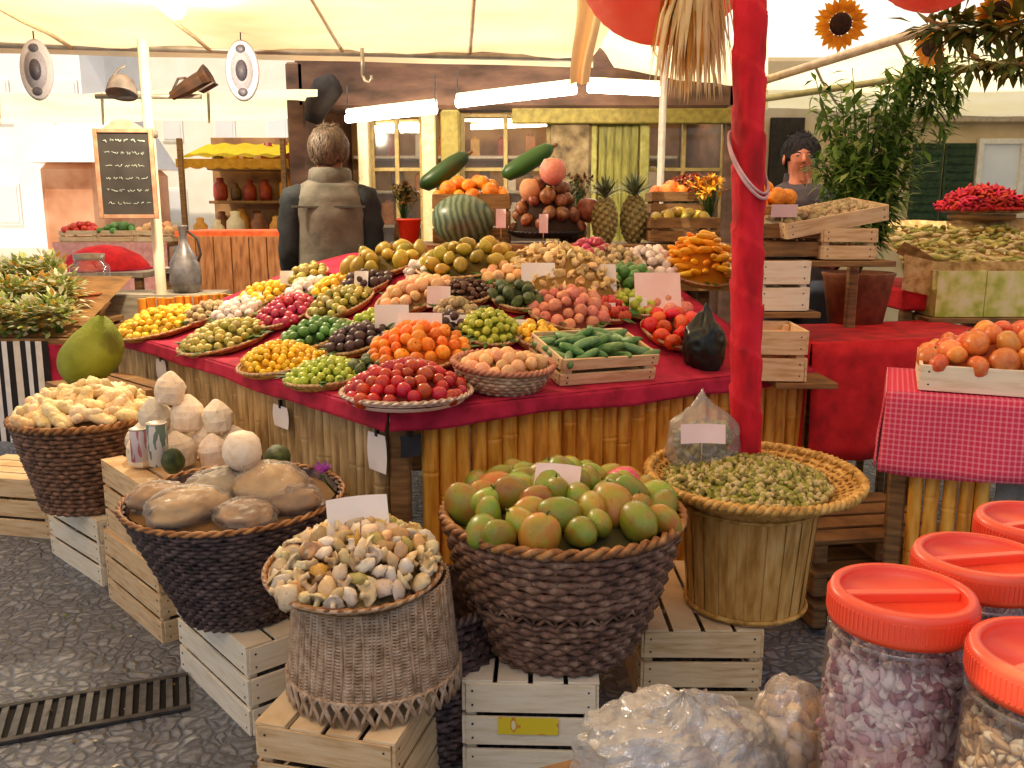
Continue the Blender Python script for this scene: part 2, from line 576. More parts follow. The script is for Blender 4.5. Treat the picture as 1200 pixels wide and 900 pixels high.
c1, e1, b1 = put_end(cr1, p0, R(-14))
p0 = at_z(541, 797, TOP)
cr2 = make_crate('crate', 'pale slatted crate with yellow label under the mango basket', M['wood_pale'], seed=2)
c2, e2, b2 = put_end(cr2, p0, R(-2))
p0 = at_z(752, 738, TOP)
cr3 = make_crate('crate', 'brown slatted crate under the tan bucket basket', M['wood'], seed=3)
c3, e3, b3 = put_end(cr3, p0, R(0))
# paper labels (on the end facing the viewer: local x = -CL/2)
for cr, y, w_, h_ in ((cr1, .02, .16, (.112, .168)), (cr2, -.005, .15, (.122, .168))):
    b = MB(); b.box((-CL / 2 - .0065, -y, (h_[0] + h_[1]) / 2), (.002, w_, h_[1] - h_[0]))
    b.build('paper_label', M['label'], cr)


def put_side(cr, pn, ang, z0=0.):
    """pn = the nearest bottom corner, the long side runs from it at heading ang (back and left)"""
    e = Vector((math.cos(ang), math.sin(ang), 0))
    b = Vector((e.y, -e.x, 0))          # to the right of the run
    c = Vector((pn.x, pn.y, 0)) + e * (CL / 2) + b * (CW / 2)
    place(cr, c, ang, z0)
    return c


# left row: long pale sides face the alley
cr4 = make_crate('crate', 'white slatted crate under the wide dark basket of wrapped goods', M['wood_pale'], seed=4)
c4 = put_side(cr4, at_z(294, 864, 0), R(131))
cr5 = make_crate('crate', 'lower crate of the stack of two behind the wide dark basket', M['wood'], seed=5)
c5 = put_side(cr5, at_z(191, 755, 0), R(133))
cr6 = make_crate('crate', 'upper crate of the stack of two behind the wide dark basket', M['wood'], seed=6)
place(cr6, c5 + Vector((.01, .0, 0)), R(131.5), CHH + .009)
cr7 = make_crate('crate', 'white slatted crate under the basket of ginger', M['wood_pale'], seed=7)
c7 = put_side(cr7, at_z(120, 688, 0), R(137))
cr8 = make_crate('crate', 'orange tinted crate lying empty at the alley edge left of the ginger basket', M['wood'], seed=8)
c8 = put_side(cr8, at_z(62, 632, 0), R(168))

#@BASKETS
# ------------------------------------------------------------------ woven baskets
def weave_wall(b, rb, rt, h, rows, stakes, rs, amp, curve=0., seed=0, z0=0., skip=(), sx=1., sy=1., flat=1.):
    random.seed(seed)
    rad = lambda t: rb + (rt - rb) * t + curve * math.sin(PI * t)
    n = stakes
    for k in range(rows):
        if k in skip: continue
        t = (k + .5) / rows
        pts = []
        ph = k % 2
        r0 = rad(t)
        for i in range(n * 2):
            a = 2 * PI * i / (n * 2)
            r = r0 + amp * math.cos(PI * (i + ph * 1)) * (1 if i % 2 == 0 or True else 0)
            z = z0 + h * t + .0025 * noise.noise(Vector((math.cos(a) * 2, math.sin(a) * 2, k * .9 + seed)))
            r += .004 * noise.noise(Vector((math.cos(a) * 1.5, math.sin(a) * 1.5, k * .3 + seed + 9)))
            pts.append((r * sx * math.cos(a), r * sy * math.sin(a), z))
        b.tube(pts, h / rows * .56 * random.uniform(.9, 1.1), 5, closed=True)
    for i in range(n):
        a = 2 * PI * (i + random.uniform(-.08, .08)) / n
        pts = []
        for k in range(9):
            t = k / 8
            r = rad(t) + .0
            pts.append((r * sx * math.cos(a), r * sy * math.sin(a), z0 + h * t))
        b.tube(pts, rs, 5)
    # dark lining just inside so that the wall is closed
    b.lathe([(rad(t / 8) - amp * 2.2, z0 + h * t / 8) for t in range(9)], 40, sx=sx, sy=sy)


def rope_ring(b, r, z, rad, n=90, twist=26, sx=1., sy=1.):
    for ph in (0, PI):
        pts = []
        for i in range(n * 2):
            a = 2 * PI * i / (n * 2)
            q = a * twist + ph
            rr = r + math.cos(q) * rad * .55
            pts.append((rr * sx * math.cos(a), rr * sy * math.sin(a), z + math.sin(q) * rad * .55))
        b.tube(pts, rad * .68, 5, closed=True)


def tall_basket(name, label, loc, z0, rb, rt, h, mat_w, mat_r, rows=22, stakes=34, tilt=(0, 0), seed=0, bands=(), curve=.015, sx=1., sy=1.):
    t = thing(name, label, 'basket', (loc[0], loc[1], z0))
    t.rotation_euler = (tilt[0], tilt[1], random.random())
    b = MB()
    weave_wall(b, rb, rt, h, rows, stakes, .0055, .006, curve, seed, skip=bands)
    b.build('woven_wall', mat_w, t)
    r = MB()
    rope_ring(r, rt + .004, h, .013 if rt < .3 or 'wide' not in label else .008)
    r.build('rim', mat_r, t)
    f = MB(); f.lathe([(.001, .006), (rb - .004, .006), (rb - .002, 0), (rb + .004, .012)], 36)
    f.build('base', mat_w, t)
    for k in bands:      # open band: slanting pairs of stakes
        d = MB()
        for i in range(stakes):
            a0 = 2 * PI * i / stakes
            tt0, tt1 = (k - .3) / rows, (k + 1.3) / rows
            for sg in (1, -1):
                q = []
                for tt, a in ((tt0, a0), (tt1, a0 + sg * .12)):
                    rr = rb + (rt - rb) * tt + curve * math.sin(PI * tt) + .004
                    q.append((rr * math.cos(a), rr * math.sin(a), h * tt))
                d.tube(q, .005, 5)
        d.build('open_band', mat_w, t)
    return t


# mango basket
mb = at_z(657, 752, TOP)
MANGO = Vector((mb.x, mb.y, TOP + .004))
mrim = at_y(657, 598, mb.y)
MH = mrim.z - MANGO.z
bk_mango = tall_basket('wicker_basket', 'dark brown wicker basket full of mangoes on a pale crate', MANGO, MANGO.z, .185, .305, MH,
                       M['wicker_dark'], M['rim'], 20, 30, seed=3, bands=(9,))
# wide dark basket of wrapped goods
wb = at_z(285, 712, TOP)
WIDE = Vector((wb.x, wb.y, TOP + .004))
wrim = at_y(292, 580, wb.y)
WH = wrim.z - WIDE.z
bk_wide = tall_basket('wicker_basket', 'wide dark basket of wrapped brown goods with thin pale rim', WIDE, WIDE.z, .155, .300, WH,
                      M['wicker_black'], M['rim'], 26, 40, seed=5, tilt=(0, R(-1)), curve=.0)
# ginger basket
gb = at_z(108, 590, TOP)
GING = Vector((gb.x, gb.y, TOP + .004))
grim = at_y(116, 487, gb.y)
GH = grim.z - GING.z
bk_ging = tall_basket('wicker_basket', 'small dark basket of ginger roots on a white crate', GING, GING.z, .165, .255, GH,
                      M['wicker_brown'], M['rim'], 20, 30, seed=8, curve=.0)
# another basket in the shade between the mango basket and the wicker stand
sb = at_z(520, 700, 0)
bk_shade = tall_basket('wicker_basket', 'dark empty basket in the shade under the stall corner', (-.235, 2.20), .0, .17, .185, .40,
                       M['wicker_black'], M['wicker_black'], 22, 30, seed=11)

# tapered wicker stand (an upturned basket) that carries a tray
cb = at_z(440, 800, TOP)
CONE = Vector((cb.x, cb.y, TOP + .004))
crim = at_y(418, 668, cb.y - .02)
CHT = crim.z - CONE.z - .02


def cone_stand():
    t = thing('wicker_stand', 'upturned greyish tan wicker basket used as a stand', 'basket', CONE)
    rb, rt, h = .205, .178, CHT
    b = MB()
    random.seed(4)
    z1 = .055
    n = 150
    for i in range(n):
        a = 2 * PI * (i + random.uniform(-.2, .2)) / n
        q = []
        for k in range(6):
            tt = k / 5
            z = z1 + (h - z1) * tt
            r = rb + (rt - rb) * (z / h) + .003 * (i % 2)
            aa = a + .02 * math.sin(tt * 4 + i)
            q.append((r * math.cos(aa), r * math.sin(aa), z))
        b.tube(q, .0046, 4)
    for z in np.linspace(z1, h, 30):
        r = rb + (rt - rb) * (z / h)
        q = [((r + .003 + .003 * (-1) ** i) * math.cos(2 * PI * i / 110), (r + .003 + .003 * (-1) ** i) * math.sin(2 * PI * i / 110), z) for i in range(110)]
        b.tube(q, .0034, 4, closed=True)
    b.lathe([(rb - .001, .05), (rt - .001, h)], 60)
    b.build('woven_wall', M['wicker_tan'], t)
    d = MB()
    n = 40
    for i in range(n):
        a0 = 2 * PI * i / n
        q = []
        for k in range(9):
            tt = k / 8
            a = a0 + .30 * tt
            q.append(((rb + .004) * math.cos(a), (rb + .004) * math.sin(a), .006 + .055 * math.sin(PI * min(1, tt * .5 + .5 * (i % 2) * 0 + tt * .5))))
        d.tube(q, .0045, 5)
        q = [((rb + .002) * math.cos(a0 + .16 * k), (rb + .002) * math.sin(a0 + .16 * k), .055 * (1 - k)) for k in (0, .5, 1)]
        d.tube(q, .0055, 5)
    q = [(rb * math.cos(2 * PI * i / 60), rb * math.sin(2 * PI * i / 60), .056) for i in range(60)]
    d.tube(q, .006, 5, closed=True)
    d.build('open_border', M['wicker_tan'], t)
    return t


cone_stand()


def round_tray(name, label, mtx, r, h=.03, mat_d=None, mat_r=None, rimr=.008, lining=None, mound=0., sx=1., sy=1., cat='tray', group=None, coil=True, mr=.96, leaves=0):
    t = thing(name, label, cat, mtx=mtx, group=group)
    b = MB()
    b.lathe([(.001, .002), (r * .72, .002), (r * .86, h * .3), (r, h), (r + .004, h), (r * .88, h * .25 - .003), (r * .73, -.002), (.001, -.002)], 36, sx=sx, sy=sy, wob=.02, seed=r * 99)
    if coil:
        for k in range(5):
            f = .80 + .2 * k / 4
            rr = r * f; zz = h * ((f - .72) / .28) ** 1.3
            b.tube([(rr * 1.01 * sx * math.cos(2 * PI * i / 40), rr * 1.01 * sy * math.sin(2 * PI * i / 40), zz) for i in range(40)], h * .16, 5, closed=True)
    b.build('dish', mat_d, t)
    q = MB()
    rope_ring(q, r, h, rimr, 45, 22, sx, sy)
    q.build('rim', mat_r or mat_d, t)
    if lining is not None:
        m_ = MB()
        pr = [(.001, mound + h * .6)] + [(r * mr * f, mound * (1 - f * f) + h * .55) for f in (.25, .5, .7, .85, .95, 1.)]
        m_.lathe(pr, 28, sx=sx, sy=sy, wob=.05, seed=3)
        m_.build('lining', lining, t)
    if leaves:
        random.seed(leaves)
        q = MB()
        for i in range(int(10 + r * 60)):
            a = random.uniform(0, 2 * PI)
            p = Vector((r * .80 * sx * math.cos(a), r * .80 * sy * math.sin(a), h * .9))
            d = Vector((math.cos(a), math.sin(a), random.uniform(.1, .7))).normalized()
            leaf_quad(q, p, d, Vector((0, 0, 1)), random.uniform(.05, .08), random.uniform(.02, .035))
        q.build('leaves', M['leaf'], t)
    return t


# tray on the wicker stand
CTRAY = Matrix.Translation(Vector((crim.x - .006, cb.y - .02, crim.z - .025))) @ Euler((R(5), R(1.5), 0)).to_matrix().to_4x4()
M['mush_lin'] = mat('dark_filling', ['#5d4a2c', '#8a7448'], .9, 60, 3, .6)  # filling coloured darker than the mushrooms on it
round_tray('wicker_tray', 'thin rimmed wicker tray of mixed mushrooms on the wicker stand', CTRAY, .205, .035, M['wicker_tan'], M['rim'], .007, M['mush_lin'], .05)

# tan bucket basket of upright strips, with the wide flat basket on it
tb = at_z(872, 706, TOP)
BUCK = Vector((tb.x, tb.y, TOP + .004))
frim = at_y(875, 560, tb.y)
BH = frim.z - BUCK.z - .035


def bucket():
    t = thing('bucket_basket', 'tan bucket basket of upright strips under the wide flat basket', 'basket', BUCK)
    rb, rt, h = .165, .195, BH
    b = MB(); random.seed(9)
    n = 46
    for i in range(n):
        a = 2 * PI * i / n
        w_ = .0132
        th = .0025 * (i % 2)
        q = []
        for k in range(7):
            z = h * k / 6
            r = rb + (rt - rb) * k / 6 + th + .0015 * random.random()
            x = Vector((-math.sin(a), math.cos(a), 0)); c = Vector((r * math.cos(a), r * math.sin(a), z))
            ww = w_ * (r / rt)
            q += [c - x * ww, c + x * ww]
        b.add(q, [(2 * k, 2 * k + 1, 2 * k + 3, 2 * k + 2) for k in range(6)])
    b.lathe([(.001, .004), (rb - .006, .004), (rt - .006, h)], 40)
    b.build('strip_wall', mat('split_bamboo', ['#a5742f', '#c8964c', '#dcb06a'], .55, 8, 4, .3, 60, (5, 5, 1)), t)
    for z, ra in ((.012, .007), (h * .9, .005)):
        d = MB()
        r = rb + (rt - rb) * z / h + .006
        d.tube([(r * math.cos(2 * PI * i / 48), r * math.sin(2 * PI * i / 48), z) for i in range(48)], ra, 6, closed=True)
        d.build('hoop', M['wicker_gold'], t)
    d = MB()
    z = h - .006; r = rt + .004
    rope_ring(d, r, z, .007, 50, 20)
    d.build('rim', M['wicker_dark'], t)  # dark rim: shade below the flat basket put into its colour


bucket()
FTRAY = Matrix.Translation(Vector((tb.x + .003, tb.y - .01, frim.z - .03))) @ Euler((R(2), R(0), 0)).to_matrix().to_4x4()


def flat_basket():
    t = thing('flat_basket', 'wide flat winnowing basket of green pods on the tan bucket', 'basket', mtx=FTRAY)
    r, h = .295, .045
    b = MB()
    b.lathe([(.001, .002), (r * .75, .004), (r * .9, h * .4), (r, h)], 48, wob=.01)
    for k in range(9):
        f = .5 + .5 * k / 8
        rr = r * f; zz = max(.0, h * max(0, (f - .7) / .3) ** 1.3)
        b.tube([(rr * math.cos(2 * PI * i / 60), rr * math.sin(2 * PI * i / 60), zz - .004 + .003 * (-1) ** i) for i in range(60)], .008, 5, closed=True)
    for i in range(60):
        a = 2 * PI * i / 60
        b.tube([(r * f * math.cos(a), r * f * math.sin(a), h * max(0, (f - .7) / .3) ** 1.3 + .001) for f in (.4, .7, .8, .9, 1.)], .004, 4)
    b.build('woven_dish', M['wicker_gold'], t)
    d = MB()
    rope_ring(d, r + .002, h, .014, 90, 44)
    d.build('rim', M['wicker_gold'], t)


flat_basket()

#@STALL
# ------------------------------------------------------------------ main stall
TZ = .82
Cc, Lc, Rc = at_z(456, 484, TZ), at_z(128, 386, TZ), at_z(958, 430, TZ)
Cc.z = Lc.z = Rc.z = 0
dRu = (Rc - Cc).normalized(); nR = Vector((-dRu.y, dRu.x, 0))
dLu = (Lc - Cc).normalized(); nL = Vector((dLu.y, -dLu.x, 0))
LR, LL = (Rc - Cc).length, (Lc - Cc).length


def zsurf(x, y):
    p = Vector((x, y, 0)) - Cc
    a, b = p.dot(nR), p.dot(nL)
    t = -math.log(math.exp(-a * 9) + math.exp(-b * 9)) / 9
    s = max(0., min(1., (t - .08) / .95))
    return TZ + .37 * (s * s * (3 - 2 * s) * .45 + s * .55)


def on_table(px, py):
    """first spot along the line of sight where the draped display lies"""
    d = ray(px, py)
    t = 1.8
    while t < 6.5:
        p = Vector((0, 0, CAM_H)) + d * t
        if p.z <= zsurf(p.x, p.y): break
        t += .004
    return p


def surf_normal(x, y):
    e = .05
    return Vector((-(zsurf(x + e, y) - zsurf(x - e, y)) / (2 * e), -(zsurf(x, y + e) - zsurf(x, y - e)) / (2 * e), 1)).normalized()


def surf_matrix(px, py, lift=.004, follow=.85, rz=0.):
    p = on_table(px, py)
    n = (surf_normal(p.x, p.y) * follow + Vector((0, 0, 1 - follow))).normalized()
    q = Vector((0, 0, 1)).rotation_difference(n).to_matrix().to_4x4()
    return Matrix.Translation(p + n * lift) @ q @ Matrix.Rotation(rz, 4, 'Z')


DEPTH_R = 2.05      # how far the display reaches back from its right front edge
def edge_pt(u, v):
    """u along, v across the table: a curved quadrilateral fan between the two front edges"""
    pL = Cc + dLu * (LL * u)
    pR = Cc + dRu * (LR * u)
    return pL, pR


# cloth on top: quad C, R, back right, back left, L
BR = Vector((1.15, 4.30, 0)); BL = Vector((-1.30, 4.55, 0))


def cloth_xy(u, v):
    # bilinear patch: (0,0)=C (1,0)=R (0,1)=L (1,1)=BR/BL middle
    far = Vector((.05, 4.75, 0))
    return Cc * (1 - u) * (1 - v) + Rc * u * (1 - v) + Lc * (1 - u) * v + far * u * v


stall = thing('stall_table', 'big produce stall table faced with upright bamboo canes', 'stall', (0, 0, 0))


def board(u, v):
    p = cloth_xy(u, v); return (p.x, p.y, zsurf(p.x, p.y) - .012)


tbm = MB(); tbm.grid(board, 30, 30); tbm.build('table_top', M['wood_dark'], stall)


def cane_panel(p0, p1, z0, z1, rad, m, parent, nm='bamboo_panel', seed=0, out=None):
    random.seed(seed)
    d = p1 - p0; n = max(1, int(d.length / (rad * 1.96)))
    b = MB()
    for i in range(n):
        c = p0 + d * ((i + .5) / n)
        r = rad * random.uniform(.92, 1.03)
        zs, rs = [z0], [r]
        z = z0 + random.uniform(.05, .3)
        while z < z1 - .02:
            for dz, k in ((-.012, 1.0), (-.003, 1.07), (.0, .93), (.004, 1.06), (.014, 1.0)):
                zs.append(z + dz); rs.append(r * k)
            z += random.uniform(.22, .32)
        zz = z1 + random.uniform(-.006, .004)
        zs.append(zz); rs.append(r)
        pr = [(a, q) for a, q in zip(rs, zs)]
        b.lathe(pr, 10, (c.x + random.uniform(-.003, .003), c.y, 0))
        b.add([(c.x + r * math.cos(2 * PI * k / 10), c.y + r * math.sin(2 * PI * k / 10), zz) for k in range(10)], [tuple(range(10))])
    return b.build(nm, m, parent)


cane_panel(Cc + nR * .05 + dRu * .12, Rc + nR * .05, .05, TZ - .015, .028, M['bamboo'], stall, seed=1)
cane_panel(Cc + nL * .05 + dLu * .10, Lc + nL * .05, .05, TZ - .015, .026, M['bamboo_grey'], stall, seed=2)
for p in (Cc + (nL + nR) * .06, Rc + nR * .12 - dRu * .05, Lc + nL * .12 - dLu * .05, Vector((.05, 4.6, 0))):
    b = MB(); b.box((p.x, p.y, TZ / 2 - .02), (.06, .06, TZ - .05)); b.build('leg', M['wood_dark'], stall)
# end board behind the table's left end
cane_panel(at_z(150, 396, TZ).xy.to_3d() + Vector((-.05, .25, 0)), at_z(150, 396, TZ).xy.to_3d() + Vector((.55, .62, 0)), TZ - .02, TZ + .16, .022, M['bamboo'], stall, 'end_screen', 3)

# the red cloth: top sheet with a hanging, wavy hem on the two customers' sides
def cloth():
    b = MB()
    b.grid(lambda u, v: (lambda p: (p.x, p.y, zsurf(p.x, p.y) + .002 * noise.noise(p * 9)))(cloth_xy(u, v)), 60, 60)
    for p0, du, ln, nn, sd in ((Cc, dRu, LR, nR, 1), (Cc, dLu, LL, nL, 2)):
        def hem(u, v, p0=p0, du=du, ln=ln, nn=nn, sd=sd):
            p = p0 + du * (ln * u)
            drop = (.055 + .014 * noise.noise(Vector((u * 5, sd, 0)))) * v
            o = .012 * v * (1 + noise.noise(Vector((u * 14, sd * 4, v * .5)))) + .003
            q = p - nn * o
            return (q.x, q.y, zsurf(p.x, p.y) - drop)
        b.grid(hem, 70, 5)
    o = b.build('tablecloth', M['cloth_red'])
    tag(o, 'crimson cloth draped over the stepped display of the produce stall', 'tablecloth')
    so_ = o.modifiers.new('thick', 'SOLIDIFY'); so_.thickness = .003; so_.offset = 1


cloth()
# red wrapped post
def post():
    p = at_z(868, 470, TZ)
    x, y = p.x - .0, p.y - .11
    t = thing('wrapped_post', 'tall tent post wrapped in bright red cloth at the stall front', 'post', (x + .02, y, 0))
    t.rotation_euler = (0, R(-2.3), 0)
    b = MB()
    def wrap(u, v):
        a, z = 2 * PI * u, 3.4 * v
        q = (z / .16 + u) % 1.0
        r = .0435 + .006 * q ** 2 + .003 * noise.noise(Vector((math.cos(a) * 1.5, math.sin(a) * 1.5, z * 6))) + .0032 * noise.noise(Vector((math.cos(a) * 4, math.sin(a) * 4, z * 22)))
        return (r * math.cos(a), r * math.sin(a), z)
    b.grid(wrap, 40, 420)
    b.build('cloth_wrap', M['cloth_crimson'], t)
    c = MB()
    z0 = at_y(868, 195, y).z
    q = [(.054 * math.cos(a), .054 * math.sin(a), z0 - .09 * math.cos(a * 1.0 + .9)) for a in [2 * PI * i / 30 for i in range(31)]]
    c.tube(q, .005, 6)
    q = [(.055 * math.cos(a), .055 * math.sin(a), z0 + .014 - .09 * math.cos(a * 1.0 + .9)) for a in [2 * PI * i / 30 for i in range(31)]]
    c.tube(q, .004, 6)
    c.build('tie_cord', mat('pale_cord', ['#b58c94', '#e3bcc2'], .8), t)


post()

#@PRODUCE
# ------------------------------------------------------------------ produce
def variants(n, fn, nm, m):
    out = []
    for i in range(n):
        b = MB(); fn(b, i)
        out.append(b.mesh(nm, m))
    return out


def ball(r=(1, 1, 1), amp=.05, dim=.12, freq=1.6, nu=14, nv=9):
    def f(b, i):
        def sh(t, p):
            k = 1 - dim * max(0, (t - .75) / .25) ** 2
            return Vector((p.x, p.y, p.z * k))
        b.blob((0, 0, 0), r, nu, nv, amp, freq, i + 1, sh)
    return f


def pear_shape(b, i, r=(.78, .78, 1.05), nu=14, nv=10):
    b.blob((0, 0, 0), r, nu, nv, .05, 1.5, i + 3, lambda t, p: Vector((p.x * (1 - .28 * max(0, t)), p.y * (1 - .28 * max(0, t)), p.z)))


def mango_shape(b, i):
    b.blob((0, 0, 0), (1.0, .82, 1.22), 18, 12, .06, 1.4, i + 2, lambda t, p: Vector((p.x + .16 * t * t, p.y, p.z)))


def knob_shape(b, i):          # ginger-like: several fused lobes
    random.seed(i + 40)
    b.blob((0, 0, 0), (1.25, .62, .55), 12, 8, .25, 2.4, i)
    for k in range(3):
        a = random.uniform(0, 2 * PI)
        b.blob((math.cos(a) * .8, math.sin(a) * .5, .15), (.55, .42, .42), 10, 6, .25, 2.5, i * 7 + k)


def mushroom_shape(b, i):
    random.seed(i + 80)
    pr = [(.001, .55), (.45, .5), (.8, .3), (1., .02), (.95, -.08), (.6, .1), (.3, .02), (.25, -.5), (.32, -.75), (.001, -.8)]
    b.lathe(pr, 12, wob=.5, seed=i * 3.3)


def pepper_shape(b, i):
    q = [(0, 0, 0)]
    pts = [(.25 * math.sin(t * 2.2 + i), .1 * math.cos(t * 2 + i), -1.4 + 2.8 * t) for t in np.linspace(0, 1, 8)]
    b.tube(pts, [.12, .32, .42, .46, .46, .42, .36, .16], 10)


def cuke_shape(b, i):
    pts = [(.25 * math.sin(PI * t) * (1 if i % 2 else -1), .04 * math.cos(t * 5 + i), -1.6 + 3.2 * t) for t in np.linspace(0, 1, 9)]
    b.tube(pts, [.18, .40, .47, .5, .5, .49, .46, .38, .15], 12)


def chunk_shape(b, i):
    b.blob((0, 0, 0), (1, .75, .6), 9, 6, .55, 2.2, i + 11)


def gm(nm, cols, *a, **k):
    m = gm0(nm, cols, *a, **k)
    nt = m.node_tree; N, L = nt.nodes, nt.links
    bs = N['Principled BSDF']
    src = bs.inputs['Base Color'].links[0].from_socket
    tc = N.new('ShaderNodeTexCoord'); oi = N.new('ShaderNodeObjectInfo'); ad = N.new('ShaderNodeVectorMath'); ad.operation = 'ADD'
    ml = N.new('ShaderNodeMath'); ml.operation = 'MULTIPLY'; ml.inputs[1].default_value = 53
    L.new(oi.outputs['Random'], ml.inputs[0]); L.new(tc.outputs['Object'], ad.inputs[0]); L.new(ml.outputs[0], ad.inputs[1])
    nz = N.new('ShaderNodeTexNoise'); nz.inputs['Scale'].default_value = 5.5; nz.inputs['Detail'].default_value = 5
    L.new(ad.outputs[0], nz.inputs['Vector'])
    rp = N.new('ShaderNodeValToRGB'); rp.color_ramp.elements[0].position = .62; rp.color_ramp.elements[1].position = .74
    rp.color_ramp.elements[0].color = (0, 0, 0, 1); rp.color_ramp.elements[1].color = (.55, .55, .55, 1)
    L.new(nz.outputs['Fac'], rp.inputs[0])
    hs = N.new('ShaderNodeHueSaturation')
    mr = N.new('ShaderNodeMapRange'); mr.inputs['To Min'].default_value = .78; mr.inputs['To Max'].default_value = 1.22
    ml2 = N.new('ShaderNodeMath'); ml2.operation = 'FRACT'; L.new(ml.outputs[0], ml2.inputs[0]); L.new(ml2.outputs[0], mr.inputs['Value'])
    mh = N.new('ShaderNodeMapRange'); mh.inputs['To Min'].default_value = .485; mh.inputs['To Max'].default_value = .515
    ml3 = N.new('ShaderNodeMath'); ml3.operation = 'MULTIPLY'; ml3.inputs[1].default_value = 7.7; ml4 = N.new('ShaderNodeMath'); ml4.operation = 'FRACT'
    L.new(ml.outputs[0], ml3.inputs[0]); L.new(ml3.outputs[0], ml4.inputs[0]); L.new(ml4.outputs[0], mh.inputs['Value'])
    L.new(mr.outputs[0], hs.inputs['Value']); L.new(mh.outputs[0], hs.inputs['Hue'])
    L.new(src, hs.inputs['Color'])
    mx = N.new('ShaderNodeMix'); mx.data_type = 'RGBA'; mx.inputs['B'].default_value = lin('#4a3416')
    L.new(rp.outputs[0], mx.inputs['Factor']); L.new(hs.outputs[0], mx.inputs['A'])
    L.new(mx.outputs['Result'], bs.inputs['Base Color'])
    return m


def gm0(nm, cols, rough=.38, spec=.5, scale=2.2, perobj=None, objmix=.5, bump=.08, coat=0., contrast=(.3, .7), bscale=18):
    return mat(nm, cols, rough, scale, 3, bump, bscale, perobj=perobj, objmix=objmix, spec=spec, coat=coat, contrast=contrast)


P = {}
CALYX = mat('calyx_green', ['#3a4a16', '#66762c'], .6, 8)


def prod(key, shape, material, n=3):
    if key in ('tomato', 'pale_tomato', 'mandarin', 'orange', 'red_plum', 'cherry_tomato', 'radish', 'pear', 'mango', 'lime', 'pink_fruit'):
        big = key in ('tomato', 'pale_tomato', 'radish')
        def sh2(b, i):
            shape(b, i)
            zt = max(p[2] for p in b.v) * (.93 if key not in ('mango', 'pear') else .99)
            m_ = 7 if big else 5
            for q in range(m_):
                a = 2 * PI * q / m_; r = (.38 if big else .16)
                b.add([(0, 0, zt + .02), (r * .5 * math.cos(a - .3), r * .5 * math.sin(a - .3), zt + .03), (r * math.cos(a), r * math.sin(a), zt - .01 if big else zt + .02), (r * .5 * math.cos(a + .3), r * .5 * math.sin(a + .3), zt + .03)], [(0, 1, 2, 3)], False, 1)
            b.tube([(0, 0, zt - .05), (.02, 0, zt + .1), (.06, .02, zt + .2)], [.06, .045, .05], 6, mi=1)
        P[key] = variants(n, sh2, key, [material, CALYX])
    else:
        P[key] = variants(n, shape, key, material)


prod('mango', mango_shape, gm('mango_skin', ['#5f8022', '#84942c', '#a8702a', '#b2402a'], .34, perobj=['#668a26', '#86a034', '#9a902e', '#b8602c', '#74932e', '#7a9a30'], objmix=.55, scale=1.1), 4)
prod('cherry_tomato', ball((1, 1, 1.02), .03, .1), gm('yellow_tomato', ['#dca80e', '#f0c41e', '#f6d43c'], .28))
prod('yellow_fruit', ball((1, 1, .85), .14, .2), gm('yellow_fruit', ['#d8a010', '#ecc22c', '#f2d65a'], .4))
prod('green_gooseberry', ball((1, 1, 1), .06), gm('lime_fruit', ['#7d961c', '#a6b832', '#c6cf58'], .35))
prod('olive_fruit', ball((.9, .9, 1.05), .1), gm('olive_fruit', ['#6f6a1a', '#a39a34', '#cdbb60'], .4, perobj=['#8c8426', '#cbbf72', '#b59a3c', '#e2d6a8']))
prod('red_plum', ball((1, 1, 1.1), .07), gm('red_plum', ['#8c1010', '#b82018', '#cc3a28'], .26, perobj=['#a01812', '#c82c1e', '#a83020']))
prod('mandarin', ball((1, 1, .84), .03, .25), gm('mandarin_peel', ['#dd6a0c', '#f08418', '#f79a30'], .42, bump=.4, bscale=28))
prod('grape', ball((.9, .9, 1.05), .03), gm('grape_skin', ['#8d9c22', '#b3bb3c', '#cfd066'], .3))
prod('lime', ball((.9, .9, 1.12), .05), gm('green_lime', ['#2b5a1c', '#4b8132', '#74a055'], .38, perobj=['#356a26', '#5e9044', '#7ea668']))
prod('cucumber', cuke_shape, gm('green_gherkin', ['#2a5a20', '#4a7f38', '#7da06a'], .4, perobj=['#3d7030', '#6c9458', '#86a878']))
prod('tomato', ball((1, 1, .82), .05, .35), gm('tomato_skin', ['#bf1d0c', '#da3018', '#e5502e'], .25, perobj=['#cf2612', '#e2512f', '#e27048']))
prod('pale_tomato', ball((1, 1, .82), .05, .35), gm('pale_tomato', ['#c8562c', '#e07e42', '#eaa05e'], .3, perobj=['#d0421c', '#e28a3a', '#e8a250', '#d86a38']))
prod('dark_fig', ball((1, 1, 1.05), .1), gm('dark_fig', ['#1d1014', '#3a2026', '#54363a'], .45, perobj=['#24151a', '#4a2c30', '#5a4038']))
prod('date', ball((.65, .65, 1.15), .15), gm('date_skin', ['#2c1710', '#54301f', '#7a5238'], .45))
prod('radish', ball((1, 1, 1.05), .08), gm('radish_skin', ['#8e1530', '#b82848', '#d05a70'], .35))
prod('garlic', ball((1, 1, .85), .16, -.35, 2.5), gm('garlic_skin', ['#c9b9a4', '#e6dacb', '#f2eae0'], .6, perobj=['#e8dccf', '#d9c6cc', '#f0e8da']))
prod('pear', pear_shape, gm('pear_skin', ['#8a7a18', '#b39a2a', '#c6a846'], .4, perobj=['#7e7a1c', '#b49a2e', '#b57f24', '#9c9436']))
prod('peach', ball((1, 1, .95), .04, .2), gm('peach_skin', ['#d08850', '#e6b078', '#eec79a'], .6, perobj=['#dba066', '#efc898', '#e4a27c']))
prod('pink_fruit', ball((1, 1, .92), .05, .2), gm('pink_fruit', ['#b85a48', '#d98872', '#e6a894'], .5, perobj=['#c46a52', '#e09a86', '#cf8a5e']))
